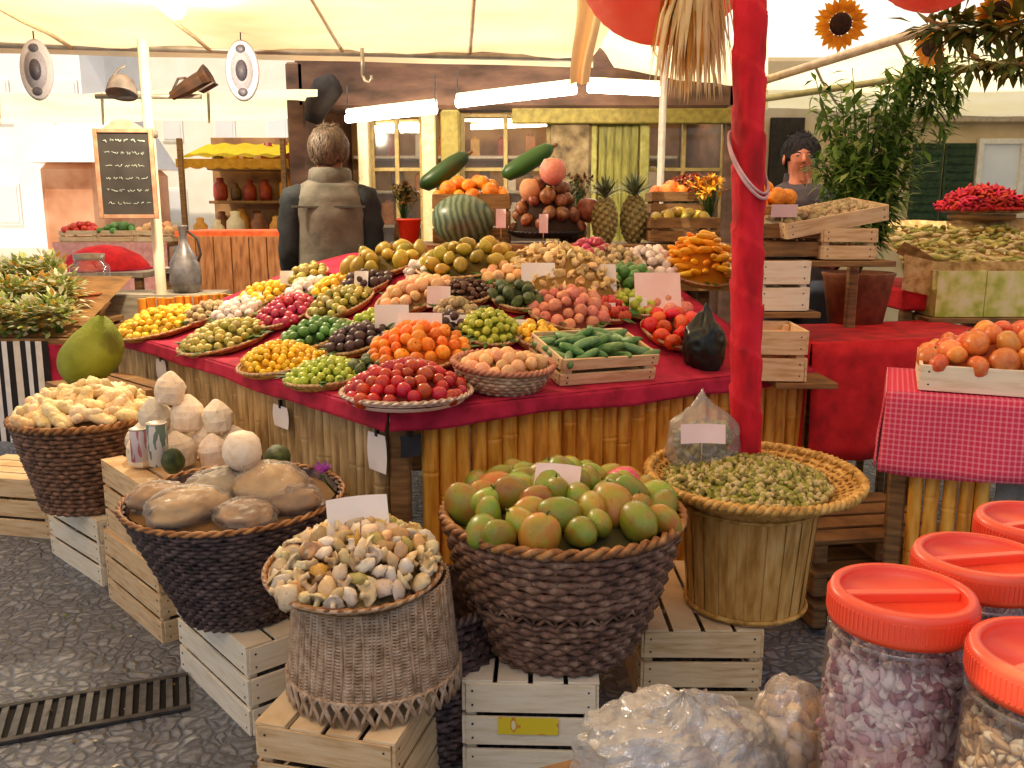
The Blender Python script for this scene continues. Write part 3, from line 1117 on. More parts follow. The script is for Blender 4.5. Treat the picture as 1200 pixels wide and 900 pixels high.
prod('mushroom', mushroom_shape, gm('cream_mushroom', ['#c79f58', '#e3c484', '#efdcae'], .65, perobj=['#e6cd94', '#d6ae64', '#f0dfb6']), 4)
prod('mixed_mushroom', mushroom_shape, gm('mixed_mushroom', ['#a97a2c', '#cfae6a', '#dcd3c2'], .5, perobj=['#cf8f1c', '#e0dacd', '#a88a5c', '#e4d9b2', '#c29a22', '#dcd6ca', '#d8a43c'], objmix=.8), 5)
prod('mushroom_piece', chunk_shape, gm('mushroom_piece', ['#a97a2c', '#cfae6a', '#dcd3c2'], .5, perobj=['#d0941e', '#e4dfd4', '#b08a50', '#ddd2a4', '#a8a034', '#ddd8d0', '#d8a83a'], objmix=.85), 5)
prod('ginger', knob_shape, gm('ginger_skin', ['#d8b478', '#ecd4a0', '#f4e4c0'], .6, perobj=['#ecd2a0', '#deb878', '#f6e8c8'], scale=4), 5)
prod('avocado', pear_shape, gm('avocado_skin', ['#24301a', '#445426', '#5f6f34'], .5, bump=.5))
prod('yellow_pepper', pepper_shape, gm('yellow_pepper', ['#e08a08', '#f0aa14', '#f4c22c'], .25, perobj=['#ef9f10', '#f4c438', '#ec8418']))
prod('coconut', ball((1, 1, 1.1), .05), gm('coconut_husk', ['#8c6840', '#b8946a', '#cdb08a'], .85, bump=.7, bscale=40))
prod('chestnut', ball((1, .9, .8), .1), gm('chestnut', ['#5a2c18', '#84492c', '#a06a48'], .4))
prod('walnut', ball((1, .9, .9), .25, .1, 3), gm('walnut', ['#9c8358', '#bfa87c', '#d3c29c'], .7, bump=.6))
prod('red_apple', ball((1, 1, .9), .04, .35), gm('red_apple', ['#9c1420', '#c02a34', '#d8606a'], .25, perobj=['#b8202c', '#cf4652']))
prod('orange', ball((1, 1, .97), .02, .1), gm('orange_peel', ['#e0780a', '#f2921a', '#f8ab3a'], .42, bump=.4, bscale=30))
LIN = {}


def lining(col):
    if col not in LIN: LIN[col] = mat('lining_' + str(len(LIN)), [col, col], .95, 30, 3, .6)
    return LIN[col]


P['mushroom_mix'] = P['mixed_mushroom'] + P['mushroom_piece'][:4]


def heap(key, label, cat, group, mtx, r, h, d, base=.015, sx=1., sy=1., stand=None, jit=1., maxn=140, square=False, seed=0, tight=.80, name=None, skew=.25):
    """single pieces laid over a mound; d = their size"""
    random.seed(seed + 17)
    pts, tries = [], 0
    arr = np.empty((400, 3)); n = 0
    ox, oy, wv = random.uniform(-skew, skew), random.uniform(-skew, skew), random.uniform(0, 9)
    while tries < 2600 and n < maxn:
        tries += 1
        if square:
            u, v = random.uniform(-1, 1), random.uniform(-1, 1)
            f2 = max(abs(u), abs(v)); f2 = f2 * f2
        else:
            a = random.uniform(0, 2 * PI); f = math.sqrt(random.random())
            f *= .96 + .06 * math.sin(3 * a + wv); u, v = f * math.cos(a), f * math.sin(a); f2 = min(1., f * f * .5 + .5 * ((u - ox) ** 2 + (v - oy) ** 2))
        x, y = u * r * sx, v * r * sy
        z = base + h * (1 - f2) + d * .32
        if n and (((arr[:n] - (x, y, z)) ** 2).sum(1) < (d * tight) ** 2).any(): continue
        arr[n] = (x, y, z); n += 1
    out = []
    for k in range(n):
        me = random.choice(P[key])
        o = bpy.data.objects.new(name or key, me)
        s = d / 2 * random.choice((random.uniform(.80, 1.0), random.uniform(.95, 1.2)))
        if stand: e = Euler((stand[0] + random.uniform(-.3, .3) * jit, stand[1] + random.uniform(-.3, .3) * jit, stand[2] + random.uniform(-.5, .5) * jit))
        else: e = Euler((random.uniform(0, 6.3), random.uniform(0, 6.3), random.uniform(0, 6.3)))
        o.matrix_world = mtx @ Matrix.Translation(Vector(arr[k])) @ e.to_matrix().to_4x4() @ Matrix.Diagonal((s, s, s, 1))
        COL.objects.link(o)
        tag(o, label, cat, group)
        out.append(o)
    return out


G_TR = None


def tray_of(px, py, wpx, key, tray_label, frt_label, cat, d, h=.03, lin_col='#5a4a20', sx=1., sy=1., mat_d='wicker_gold', mat_r='wicker_tan', lift=.006, name='wicker_tray', follow=.85, seed=0, maxn=140, stand=None, th=.03, rimr=.006, rz=0.):
    mx = surf_matrix(px, py, lift, follow, rz)
    p = mx.translation
    dist = p.y * math.cos(PITCH) - (p.z - CAM_H) * math.sin(PITCH)
    r = wpx / 2 * dist / F / max(.001, sx)
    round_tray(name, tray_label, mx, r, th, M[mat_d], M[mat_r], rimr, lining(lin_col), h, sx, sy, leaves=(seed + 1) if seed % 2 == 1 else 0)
    heap(key, frt_label, cat, frt_label, mx, r * .93, h, d, th * .55, sx, sy, stand, seed=seed + int(px), maxn=maxn, tight=.52 if stand else .78)
    return mx, r


TRAYS = [
    # px, py, width, kind, tray label, fruit label, category, size, mound, lining
    (193, 388, 92, 'yellow_fruit', 'round tray of bright yellow fruit at the far left end of the stall', 'bright yellow fruit in the tray at the far left end of the stall', 'fruit', .040, .05, '#8a6a10'),
    (267, 405, 92, 'olive_fruit', 'round tray of olive and cream fruit next to the yellow end tray', 'small olive and cream fruit in the second tray along the left hem', 'fruit', .042, .045, '#5a5018'),
    (334, 434, 88, 'cherry_tomato', 'round tray heaped with tiny yellow tomatoes on the left hem', 'tiny yellow tomato heaped in the round tray on the left hem', 'tomato', .026, .055, '#b07808'),
    (386, 450, 84, 'green_gooseberry', 'round tray of lime green fruit between the yellow tomatoes and the red plums', 'small lime green fruit in the tray beside the yellow tomatoes', 'fruit', .032, .035, '#566414'),
    (477, 473, 126, 'red_plum', 'wide pale rimmed plate of red plums at the stall corner', 'shiny red plum on the wide plate at the stall corner', 'plum', .046, .06, '#551010'),
    (492, 422, 100, 'mandarin', 'tray of orange mandarins behind the red plums', 'orange mandarin in the tray behind the red plums', 'mandarin', .052, .055, '#8a4408'),
    (372, 402, 74, 'lime', 'tray of green limes behind the yellow tomatoes', 'green lime in the tray behind the yellow tomatoes', 'lime', .040, .04, '#203c14'),
    (424, 408, 66, 'dark_fig', 'tray of dark purple figs between limes and mandarins', 'dark purple fig in the tray between limes and mandarins', 'fig', .040, .035, '#1a0e10'),
    (338, 376, 64, 'radish', 'tray of magenta radishes behind the limes', 'magenta radish in the tray behind the limes', 'radish', .044, .04, '#501020'),
    (288, 372, 60, 'garlic', 'tray of pale garlic bulbs beside the magenta radishes', 'pale garlic bulb in the tray beside the radishes', 'garlic', .048, .035, '#8a7a68'),
    (402, 364, 68, 'olive_fruit', 'tray of olive yellow fruit behind the green limes', 'olive yellow fruit in the tray behind the green limes', 'fruit', .042, .04, '#5a5018'),
    (312, 354, 60, 'yellow_fruit', 'tray of pale yellow fruit on the far left slope', 'pale yellow fruit in the tray on the far left slope', 'fruit', .045, .035, '#80601a'),
    (366, 348, 50, 'garlic', 'small tray of whitish garlic high on the left slope', 'whitish garlic bulb in the small tray high on the left slope', 'garlic', .05, .03, '#8a7a68'),
    (572, 396, 66, 'grape', 'tray of yellow green grapes right of the mandarins', 'yellow green grape in the tray right of the mandarins', 'grape', .030, .05, '#5c6416'),
    (527, 392, 34, 'dark_fig', 'small dish of dark figs between mandarins and grapes', 'dark fig in the small dish between mandarins and grapes', 'fig', .036, .035, '#2a0e12'),
    (488, 356, 76, 'peach', 'tray of pale peaches in the middle of the slope', 'pale peach in the tray in the middle of the slope', 'peach', .056, .04, '#8a6038'),
    (432, 342, 50, 'dark_fig', 'dish of blackish figs left of the pale peaches', 'blackish fig in the dish left of the pale peaches', 'fig', .046, .04, '#160c0e'),
    (546, 352, 56, 'date', 'dish of dark brown dates right of the pale peaches', 'dark brown date in the dish right of the pale peaches', 'date', .034, .03, '#2a1810'),
    (604, 358, 52, 'avocado', 'dish of dull green avocados above the grapes', 'dull green avocado in the dish above the grapes', 'avocado', .062, .03, '#1e2614'),
    (662, 372, 84, 'pink_fruit', 'tray of pinkish fruit behind the crate of gherkins', 'pinkish fruit in the tray behind the gherkin crate', 'fruit', .055, .04, '#6a3020'),
    (652, 335, 122, 'mushroom', 'broad tray heaped with cream mushrooms high on the display', 'cream mushroom heaped in the broad tray high on the display', 'mushroom', .052, .085, '#8a6a34'),
    (548, 318, 98, 'pear', 'tray of olive yellow pears high at the back of the display', 'olive yellow pear in the tray high at the back', 'pear', .085, .05, '#50400c'),
    (452, 318, 82, 'pear', 'tray of green and amber pears next to the man in the vest', 'green and amber pear in the tray next to the man', 'pear', .095, .035, '#50400c'),
    (736, 338, 56, 'lime', 'small dish of olive green limes beside the cream mushrooms', 'olive green lime in the dish beside the cream mushrooms', 'lime', .060, .03, '#3a3c10'),
    (714, 314, 66, 'walnut', 'tray of beige walnuts high behind the cream mushrooms', 'beige walnut in the tray high behind the mushrooms', 'walnut', .045, .04, '#6a5434'),
    (708, 372, 46, 'red_plum', 'small dish of dark red plums beside the pinkish fruit', 'dark red plum in the dish beside the pinkish fruit', 'plum', .042, .03, '#380a0c'),
    (792, 398, 72, 'tomato', 'dish of glossy red tomatoes beside the red post', 'glossy red tomato in the dish beside the red post', 'tomato', .072, .03, '#501008'),
    (814, 326, 72, 'yellow_pepper', 'tray of long yellow peppers left of the red post', 'long yellow pepper in the tray left of the red post', 'pepper', .066, .13, '#c07a10'),
    (776, 372, 50, 'pink_fruit', 'small dish of rosy fruit behind the red tomatoes', 'rosy fruit in the small dish behind the red tomatoes', 'fruit', .062, .03, '#5a2418'),
    (243, 376, 50, 'walnut', 'small tray of beige walnuts beside the yellow end tray', 'beige walnut in the small tray beside the yellow end tray', 'walnut', .038, .035, '#6a5434'),
    (765, 318, 62, 'garlic', 'tray of greyish garlic high near the red post', 'greyish garlic bulb in the tray high near the red post', 'garlic', .055, .04, '#7a6a54'),
    (692, 306, 46, 'radish', 'small tray of dull red radishes high behind the mushrooms', 'dull red radish in the small tray high behind the mushrooms', 'radish', .055, .04, '#4a1418'),
    (503, 326, 42, 'garlic', 'small dish of pale garlic below the pears', 'pale garlic bulb in the small dish below the pears', 'garlic', .05, .03, '#8a7a68'),
    (592, 334, 46, 'peach', 'small dish of pale peaches left of the cream mushrooms', 'pale peach in the small dish left of the cream mushrooms', 'peach', .055, .03, '#8a6038'),
    (440, 388, 46, 'green_gooseberry', 'dish of dull lime fruit behind the dark purple figs', 'dull lime fruit in the dish behind the dark purple figs', 'fruit', .036, .03, '#4a5414'),
    (396, 344, 46, 'yellow_fruit', 'small dish of golden fruit left of the blackish figs', 'golden fruit in the small dish left of the blackish figs', 'fruit', .042, .03, '#80601a'),
    (435, 444, 44, 'avocado', 'small dish of dark avocados between lime fruit and red plums', 'dark avocado in the small dish between lime fruit and red plums', 'avocado', .055, .02, '#1e2614'),
    (536, 374, 40, 'walnut', 'small dish of walnuts behind the small dish of figs', 'walnut in the small dish behind the small dish of figs', 'walnut', .040, .03, '#6a5434'),
    (628, 404, 46, 'yellow_fruit', 'small dish of yellow fruit left of the gherkin crate', 'yellow fruit in the small dish left of the gherkin crate', 'fruit', .042, .03, '#80601a'),
    (742, 366, 46, 'green_gooseberry', 'small dish of green fruit left of the rosy fruit', 'green fruit in the small dish left of the rosy fruit', 'fruit', .042, .03, '#4a5414'),
    (362, 332, 44, 'olive_fruit', 'small tray of green yellow fruit at the top of the left slope', 'green yellow fruit in the small tray at the top of the left slope', 'fruit', .05, .03, '#5a5018'),
]
for i, tr in enumerate(TRAYS):
    px, py, wd, key, tl, fl, cat, d, h, lc = tr
    kw = {}
    wd *= 1.2; h *= 1.35; d *= .92 if d > .04 else 1.
    if key == 'red_plum' and wd > 100: kw = dict(mat_d='paper_pink', mat_r='wicker_tan', th=.035, rimr=.008)
    if key == 'yellow_pepper': kw = dict(stand=(R(80), 0, R(-50)))
    tray_of(px, py, wd, key, tl, fl, cat, d, h, lc, seed=i, **kw)

p = on_table(826, 428)
crumple_bag_later = (p.x - .01, p.y - .02, p.z + .075)
# oval woven basket with pale fruit near the corner
mx = surf_matrix(588, 457, .008, .6) @ Matrix.Scale(1.13, 4)
def oval():
    t = thing('oval_basket', 'oval tan basket of pale yellow fruit at the front edge of the stall', 'basket', mtx=mx)
    b = MB()
    weave_wall(b, .085, .125, .075, 7, 26, .004, .004, .006, 5, sx=1.12, sy=.9)
    b.build('woven_wall', M['wicker_tan'], t)
    r = MB(); rope_ring(r, .128, .075, .009, 50, 24, 1.12, .9); r.build('rim', mat('pinkish_rim', ['#a8694e', '#c98c70'], .6), t)
    l = MB(); l.lathe([(.001, .075), (.06, .07), (.112, .05)], 24, sx=1.12, sy=.9); l.build('lining', lining('#a08048'), t)
    heap('peach', 'pale yellow fruit in the oval basket at the front edge', 'fruit', 'pale yellow fruit in the oval basket', mx, .105, .03, .042, .055, 1.1, .9, seed=5)


oval()

# open crate of gherkins and limes
def gherkin_crate():
    m = surf_matrix(692, 432, .004, .75, R(24)) @ Matrix.Scale(1.1, 4)
    cr = make_crate('fruit_crate', 'low pale wooden crate of green gherkins by the red post', M['wood'], .34, .24, .085, True, 2, seed=21)
    cr.matrix_world = m
    heap('cucumber', 'plump green gherkin in the low wooden crate by the red post', 'gherkin', 'gherkins in the low crate', m, 1, .035, .058, .05, .15, .10, square=True, stand=(R(90), 0, R(40)), jit=2.2, seed=2, tight=.72)
    l = MB(); l.grid(lambda u, v: ((u - .5) * .31, (v - .5) * .21, .055 + .03 * math.sin(PI * u) * math.sin(PI * v)), 10, 10)
    l.build('lining', lining('#2a4a1c'), cr)


gherkin_crate()


def card(px, py, wpx, hpx, label, m='paper', y=None, lean=-.25, rz=0., stand=True, dy=0.):
    """upright price card on a little stick, standing in the produce"""
    p = on_table(px, py + hpx * .55) if y is None else at_y(px, py, y)
    dist = p.y * math.cos(PITCH) - (p.z - CAM_H) * math.sin(PITCH)
    w_, h_ = 1.15 * wpx * dist / F, 1.2 * hpx * dist / F
    c = at_y(px, py, p.y - .085)
    t = thing('price_card', label, 'price card', c, rz)
    b = MB()
    b.grid(lambda u, v: ((u - .5) * w_, .012 * math.sin(PI * u) + lean * (v - .5) * h_ , (v - .5) * h_), 6, 4)
    cd = b.build('card', M[m], t)
    s_ = MB(); s_.tube([(0, .016 + lean * h_ * .3, h_ * .3), (0, .016 - lean * h_ * .5, -h_ * .5), (0, .016 - lean * h_ * .5, -h_ * .5 - .05)], .0016, 5)
    s_.build('stick', M['wood'], t)
    return t


CARDS = [
    (492, 384, 44, 27, 'white price card standing in front of the small dish of figs', 'paper'),
    (459, 371, 34, 22, 'white price card behind the dark purple figs', 'paper'),
    (631, 327, 34, 30, 'white price card in the left half of the cream mushrooms', 'paper'),
    (704, 326, 32, 26, 'white price card at the right side of the cream mushrooms', 'paper'),
    (771, 345, 46, 40, 'large pinkish white price card above the red tomatoes', 'paper_pink'),
    (336, 330, 13, 20, 'narrow white price card at the top of the left slope', 'paper'),
    (423, 333, 14, 24, 'narrow tilted white card beside the blackish figs', 'paper'),
    (514, 348, 24, 20, 'small pinkish card in the pale peaches', 'paper_pink'),
    (606, 381, 20, 10, 'tiny white card between grapes and gherkin crate', 'paper'),
    (706, 364, 28, 14, 'small pinkish card on the dark red plums', 'paper_pink'),
    (211, 374, 34, 12, 'pinkish card lying on the bright yellow fruit', 'paper_pink'),
    (538, 378, 30, 14, 'pale card in front of the small dish of walnuts', 'paper'),
    (600, 320, 16, 15, 'small white card on the pale peaches left of the mushrooms', 'paper'),
    (748, 358, 18, 15, 'small white card on the green fruit left of the rosy fruit', 'paper'),
    (296, 352, 18, 16, 'small white card on the far left slope beside the pale yellow fruit', 'paper'),
    (616, 428, 44, 20, 'pinkish white card leaning in the oval basket', 'paper_pink'),
]
for i, (a, b_, c, d, l, m_) in enumerate(CARDS):
    card(a, b_, c, d, l, m_, rz=random.uniform(-.25, .25), lean=random.uniform(.1, .4))

# cards clipped to the bamboo front
def clipped(px, py, wpx, hpx, label, side, m='paper'):
    # find where the line of sight meets the panel plane
    d = ray(px, py); o = Vector((0, 0, CAM_H))
    n = nL if side == 'L' else nR
    q = Cc + n * .015 - Vector((0, 0, 0))
    t = (q - o).dot(n) / d.dot(n)
    p = o + d * t
    dist = t
    w_, h_ = wpx * dist / F * 1.2, hpx * dist / F
    ang = math.atan2(-dLu.y, -dLu.x) if side == 'L' else math.atan2(dRu.y, dRu.x)
    t = thing('price_card', label, 'price card', p, ang)
    b = MB(); b.grid(lambda u, v: ((u - .5) * w_, -.004 + .010 * math.sin(PI * v) * (u - .5), (v - .5) * h_), 5, 5)
    b.build('card', M[m], t)
    s_ = MB(); s_.box((0, -.002, h_ / 2 + .006), (.012, .012, .03)); s_.build('clip', M['black'], t)


clipped(443, 530, 30, 46, 'white card clipped to the bamboo beside the stall corner', 'L')
clipped(330, 488, 28, 26, 'white card clipped to the bamboo under the yellow tomatoes', 'L')
clipped(190, 434, 22, 26, 'pale card clipped to the bamboo behind the jackfruit', 'L')
clipped(481, 522, 22, 26, 'dark blue tag hanging at the stall corner', 'R', 'trousers')

# ---- mango basket contents
mm = Matrix.Translation(Vector((MANGO.x, MANGO.y, MANGO.z)))
heap('mango', 'green and rusty red mango heaped in the dark brown basket', 'mango', 'mangoes heaped in the dark brown basket', mm, .282, .045, .088, MH - .012, seed=6, tight=.66, skew=.04)
lm = MB(); lm.lathe([(.001, MH + .03), (.15, MH + .02), (.288, MH - .035)], 24)
lm.build('lining', lining('#4a4420'), bk_mango)
pm = at_y(730, 567, MANGO.y + .12)
b = MB(); b.blob((0, 0, 0), .048, 16, 10, .05, 1.5, 3)
o = b.build('pomegranate', gm('pink_red_rind', ['#a81c34', '#cf3a4c', '#e57a80'], .3)); o.location = pm
tag(o, 'pinkish red pomegranate on top of the mangoes', 'pomegranate')
card(652, 568, 46, 34, 'pinkish white card stuck between the mangoes', 'paper_pink', y=MANGO.y + .06, lean=.5, rz=-.3)

# ---- mushrooms on the wicker stand
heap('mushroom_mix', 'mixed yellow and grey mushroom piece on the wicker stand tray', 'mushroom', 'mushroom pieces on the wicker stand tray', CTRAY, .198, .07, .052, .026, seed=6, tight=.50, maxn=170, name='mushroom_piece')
card(420, 608, 60, 38, 'large white card leaning at the back of the mushroom tray', 'paper', y=CONE.y + .13, lean=.35, rz=.35)

# ---- ginger
gmx = Matrix.Translation(Vector((GING.x, GING.y, GING.z)))
heap('ginger', 'knobbly cream ginger root heaped in the small dark basket', 'ginger', 'ginger roots heaped in the small dark basket', gmx, .24, .085, .082, GH - .01, seed=7, tight=.52, stand=(0, 0, 0), jit=3)
lm = MB(); lm.lathe([(.001, GH + .05), (.12, GH + .03), (.235, GH - .02)], 24); lm.build('lining', lining('#9a7440'), bk_ging)


def jackfruit():
    p = at_y(108, 412, GING.y + .33)
    t = thing('jackfruit', 'big green jackfruit standing behind the ginger basket', 'jackfruit', p)
    b = MB()
    def sh(tt, q):
        k = 1 - .42 * max(0, tt) ** 1.3
        return Vector((q.x * k + .05 * tt, q.y * k, q.z))
    b.blob((0, 0, 0), (.128, .12, .155), 40, 28, .05, 2, 5, sh)
    o = b.build('rind', gm('jackfruit_rind', ['#5c7016', '#7a8a24', '#94a03c'], .6, .3, 5, bump=.9, bscale=110), t)
    s_ = MB(); s_.tube([(.05, 0, .145), (.065, 0, .18), (.085, .01, .21)], [.012, .009, .008], 8); s_.build('stem', M['wood_dark'], t)
    # crate it stands on
    cr = make_crate('crate', 'aged brown crate behind the ginger basket carrying the jackfruit', M['wood_dark'], .5, .34, p.z - .158, seed=33)
    cr.location = (p.x + .03, p.y + .06, 0); cr.rotation_euler = (0, 0, R(137))


jackfruit()

# ---- green pods on the flat basket: nobody could count these
def pods():
    random.seed(3)
    b = MB()
    b.lathe([(.001, .062), (.1, .055), (.18, .035), (.235, .012)], 30, wob=.06)
    for i in range(1500):
        a = random.uniform(0, 2 * PI); f = math.sqrt(random.random()); r = .235 * f
        z = .014 + .05 * (1 - f * f) + random.uniform(0, .008)
        s = random.uniform(.006, .0105)
        e = Euler((random.uniform(0, 6), random.uniform(0, 6), random.uniform(0, 6))).to_matrix()
        b.blob((r * math.cos(a), r * math.sin(a), z), (s * 1.5, s, s * .8), 6, 4, .3, 2, i % 17, rot=e, mi=random.choice((0, 0, 1, 1, 2)))
    o = b.build('pistachio_mix', [mat('pod_green', ['#7c7c2c', '#a3a048'], .55), mat('pod_beige', ['#b09a58', '#d0c08a'], .55), mat('pod_brown', ['#5e5422', '#86763a'], .55)])
    o.matrix_world = FTRAY @ Matrix.Translation((-.02, 0, .006)); o['kind'] = 'stuff'
    o['label'] = 'green and beige pistachios spread over the flat basket'


pods()


def crumple_bag(name, label, loc, r, m, seed, mound=None, rot=None, cat='plastic bag', fill=None, twist=True, nu=56, nv=40, amp=.14, freq=2.2, facet=False, jag=.0):
    t = thing(name, label, cat, loc)
    if rot: t.rotation_euler = rot
    b = MB()
    def sh(tt, p):
        if twist and tt > .55:
            k = 1 - .75 * ((tt - .55) / .45)
            return Vector((p.x * k, p.y * k, p.z + .25 * r[2] * ((tt - .55) / .45)))
        if tt < -.6: return Vector((p.x, p.y, max(p.z, -r[2] * .72)))
        return p
    b.blob((0, 0, 0), r, nu, nv, amp, freq, seed, sh)
    rm = sum(r) / 3
    for i, p in enumerate(b.v):
        q = Vector(p); n_ = q.normalized()
        c = 1 - abs(noise.noise(q / rm * 3.1 + Vector((seed, 0, 0)))) * 2
        c2 = 1 - abs(noise.noise(q / rm * 6.5 + Vector((0, seed, 0)))) * 2
        b.v[i] = tuple(q + n_ * rm * (.07 * c + .035 * c2 + random.uniform(-jag, jag)))
    if facet: b.sm = [False] * len(b.f)
    b.build('wrap', m, t)
    if fill is not None:
        fill(t)
    return t


crumple_bag('plastic_bag', 'black green plastic bag slumped on the cloth left of the red post', crumple_bag_later, (.075, .065, .12), mat('dark_bag', ['#0c1210', '#1d2a26'], .3, 12, 3, .4), 31)


def bag_fill(n, rr, size, mats, seed, flat=.6):
    def f(t):
        random.seed(seed)
        b = MB()
        for i in range(n):
            while True:
                u = Vector((random.uniform(-1, 1), random.uniform(-1, 1), random.uniform(-1, .75)))
                if u.length < 1: break
            s = size * random.uniform(.7, 1.3)
            e = Euler((random.uniform(0, 6), random.uniform(0, 6), random.uniform(0, 6))).to_matrix()
            b.blob((u.x * rr[0], u.y * rr[1], u.z * rr[2]), (s, s * .8, s * flat), 7, 5, .4, 2, i % 13, rot=e, mi=random.randrange(len(mats)))
        b.build('filling', mats, t)['kind'] = 'stuff'
    return f


MT_POD = [mat('fill_green', ['#8c8a38', '#b0a858'], .5), mat('fill_olive', ['#6a6428', '#948a44'], .5)]
pb = FTRAY.translation + Vector((-.125, .10, .115))
crumple_bag('plastic_bag', 'clear plastic bag of pistachios standing in the flat basket', pb, (.105, .06, .115), M['film'], 4, rot=(R(-8), 0, R(10)), fill=bag_fill(160, (.088, .048, .075), .014, MT_POD, 2))
card(824, 509, 44, 18, 'pinkish card on the clear bag of pistachios', 'paper_pink', y=FTRAY.translation.y + .02, lean=.2)

# ---- wrapped goods in the wide dark basket
wmx = Matrix.Translation(Vector((WIDE.x, WIDE.y, WIDE.z)))
lm = MB(); lm.lathe([(.001, WH + .01), (.2, WH - .005), (.288, WH - .02)], 24); lm.build('lining', lining('#7a5c38'), bk_wide)
MT_PK = [mat('fill_beige_a', ['#e0bc98', '#f0d8ba'], .6), mat('fill_sand_a', ['#d8b48a', '#ecd2ac'], .6)]
MT_BR = [mat('fill_brown', ['#a87e48', '#cca468'], .7), mat('fill_tan', ['#c4a070', '#e2c69a'], .7)]
MT_WH = [mat('fill_white', ['#f0e4d0', '#fbf6ea'], .6), mat('fill_cream', ['#f2e6cc', '#fcf6ea'], .6)]
MT_PK = [mat('fill_beige', ['#e0bc98', '#f0d8ba'], .6), mat('fill_sand', ['#d8b48a', '#ecd2ac'], .6)]
def wide_goods():
    loaf_m = [mat('loaf_brown', ['#6e4e2a', '#96703f', '#b48c58'], .6, 9, 4, .5, 40), mat('loaf_tan', ['#86683e', '#ab8a5a', '#c4a674'], .6, 9, 4, .5, 40), mat('loaf_grey', ['#75695a', '#978a76', '#b0a48e'], .6, 9, 4, .5, 40)]
    spots = [(-.19, -.07, .085, .045, 'brown loaf in clear wrap at the left rim of the wide dark basket', 0), (-.08, -.15, .12, .05, 'wide tan loaf in clear wrap at the left front of the wide dark basket', 1),
             (.08, -.18, .10, .035, 'flat brown loaf in clear wrap at the front rim of the wide dark basket', 0), (.19, -.10, .08, .045, 'brown loaf in clear wrap at the right front of the wide dark basket', 0),
             (-.04, .0, .12, .055, 'large grey brown loaf in clear wrap in the middle of the wide dark basket', 2), (.11, -.03, .125, .072, 'big round tan loaf in clear wrap at the right of the wide dark basket', 1)]
    for i, (dx, dy, r_, h_, lab, mi_) in enumerate(spots):
        def fill(tt, r_=r_, h_=h_, mi_=mi_, i=i):
            q = MB(); q.blob((0, 0, 0), (r_ * .93, r_ * .74, h_ * .9), 22, 14, .22, 2, i + 5); q.build('loaf', loaf_m[mi_], tt)
        crumple_bag('wrapped_loaf', lab, (WIDE.x + dx, WIDE.y + dy, WIDE.z + WH + h_ * .55 - .012), (r_, r_ * .8, h_), M['softfilm'], i + 3, cat='wrapped loaf', fill=fill, twist=False, rot=(0, 0, i * 1.1))
    c = at_y(284, 528, WIDE.y + .03)
    o = bpy.data.objects.new('coconut', P['coconut'][0]); o.matrix_world = Matrix.Translation(c) @ Matrix.Diagonal((.056, .056, .056, 1)); COL.objects.link(o)
    o.data = o.data.copy(); o.data.materials.clear(); o.data.materials.append(mat('peeled_coconut', ['#e6d4b8', '#f0e2cc', '#f5ebda'], .6, 3, 4, .3))
    tag(o, 'peeled cream coconut wrapped at the back of the wide dark basket', 'coconut')
    c = at_y(325, 536, WIDE.y + .10)
    o = bpy.data.objects.new('avocado', P['avocado'][0]); o.matrix_world = Matrix.Translation(c) @ Euler((1.2, .3, 0)).to_matrix().to_4x4() @ Matrix.Diagonal((.05, .05, .05, 1)); COL.objects.link(o)
    tag(o, 'dark avocado right of the peeled coconut', 'avocado')
    # orchid-like purple flower
    c = at_y(378, 556, WIDE.y - .02)
    t = thing('purple_flower', 'purple flower lying at the right rim of the wide dark basket', 'flower', c)
    b = MB(); random.seed(5)
    for i in range(9):
        a = 2 * PI * i / 9; 
        d = Vector((math.cos(a), math.sin(a) * .6, .6 + random.uniform(-.3, .5))).normalized(); s = d.cross(Vector((0, 0, 1))).normalized()
        b.add([d * .004, d * .022 + s * .011, d * .042, d * .022 - s * .011], [(0, 1, 2, 3)])
    b.build('petals', mat('purple_petal', ['#8a2c98', '#b85cc4'], .5, transl=.3), t)
    b = MB(); b.tube([(0, 0, 0), (.01, .01, -.03), (.03, .02, -.06)], .003, 6); b.build('stem', M['leaf'], t)
    # trimmed young coconuts on the crate stack
    topz = 2 * (CHH + .009) + .006
    def yc(b, i):
        random.seed(i)
        pr = [(.001, -.95), (.62, -.95), (.80, -.80), (.93, -.2), (.95, .2), (.80, .52), (.46, .86), (.16, 1.12), (.001, 1.16)]
        b.lathe(pr, 11, wob=.14, seed=i * 2.7, smooth=False)
    prod('young_coconut', yc, gm('trimmed_coconut', ['#dcc6a4', '#efe2cc', '#f7efe0'], .6, perobj=['#f4ead8', '#e6d2b2', '#f0dfd0'], bump=.3), 4)
    for k, (dx, dy, lv, s) in enumerate(((-.17, .10, 0, .060), (-.05, .13, 0, .062), (.07, .10, 0, .062), (.17, .08, 0, .058), (-.12, -.02, 0, .058), (.01, -.03, 0, .060), (.13, -.03, 0, .056), (-.11, .08, 1, .058), (.01, .08, 1, .062), (.12, .06, 1, .056), (-.04, .06, 2, .056))):
        o = bpy.data.objects.new('young_coconut', P['young_coconut'][k % 4]); COL.objects.link(o)
        p = Vector((c5.x + .035, c5.y - .01, 0)) + Vector((dx, dy, 0))
        o.matrix_world = Matrix.Translation((p.x, p.y, topz + s * .96 + lv * .10)) @ Euler((random.uniform(-.15, .15), random.uniform(-.15, .15), k)).to_matrix().to_4x4() @ Matrix.Diagonal((s, s, s, 1))
        tag(o, 'trimmed cream young coconut with pointed top piled on the crate stack', 'coconut', 'young coconuts piled on the crate stack')


wide_goods()


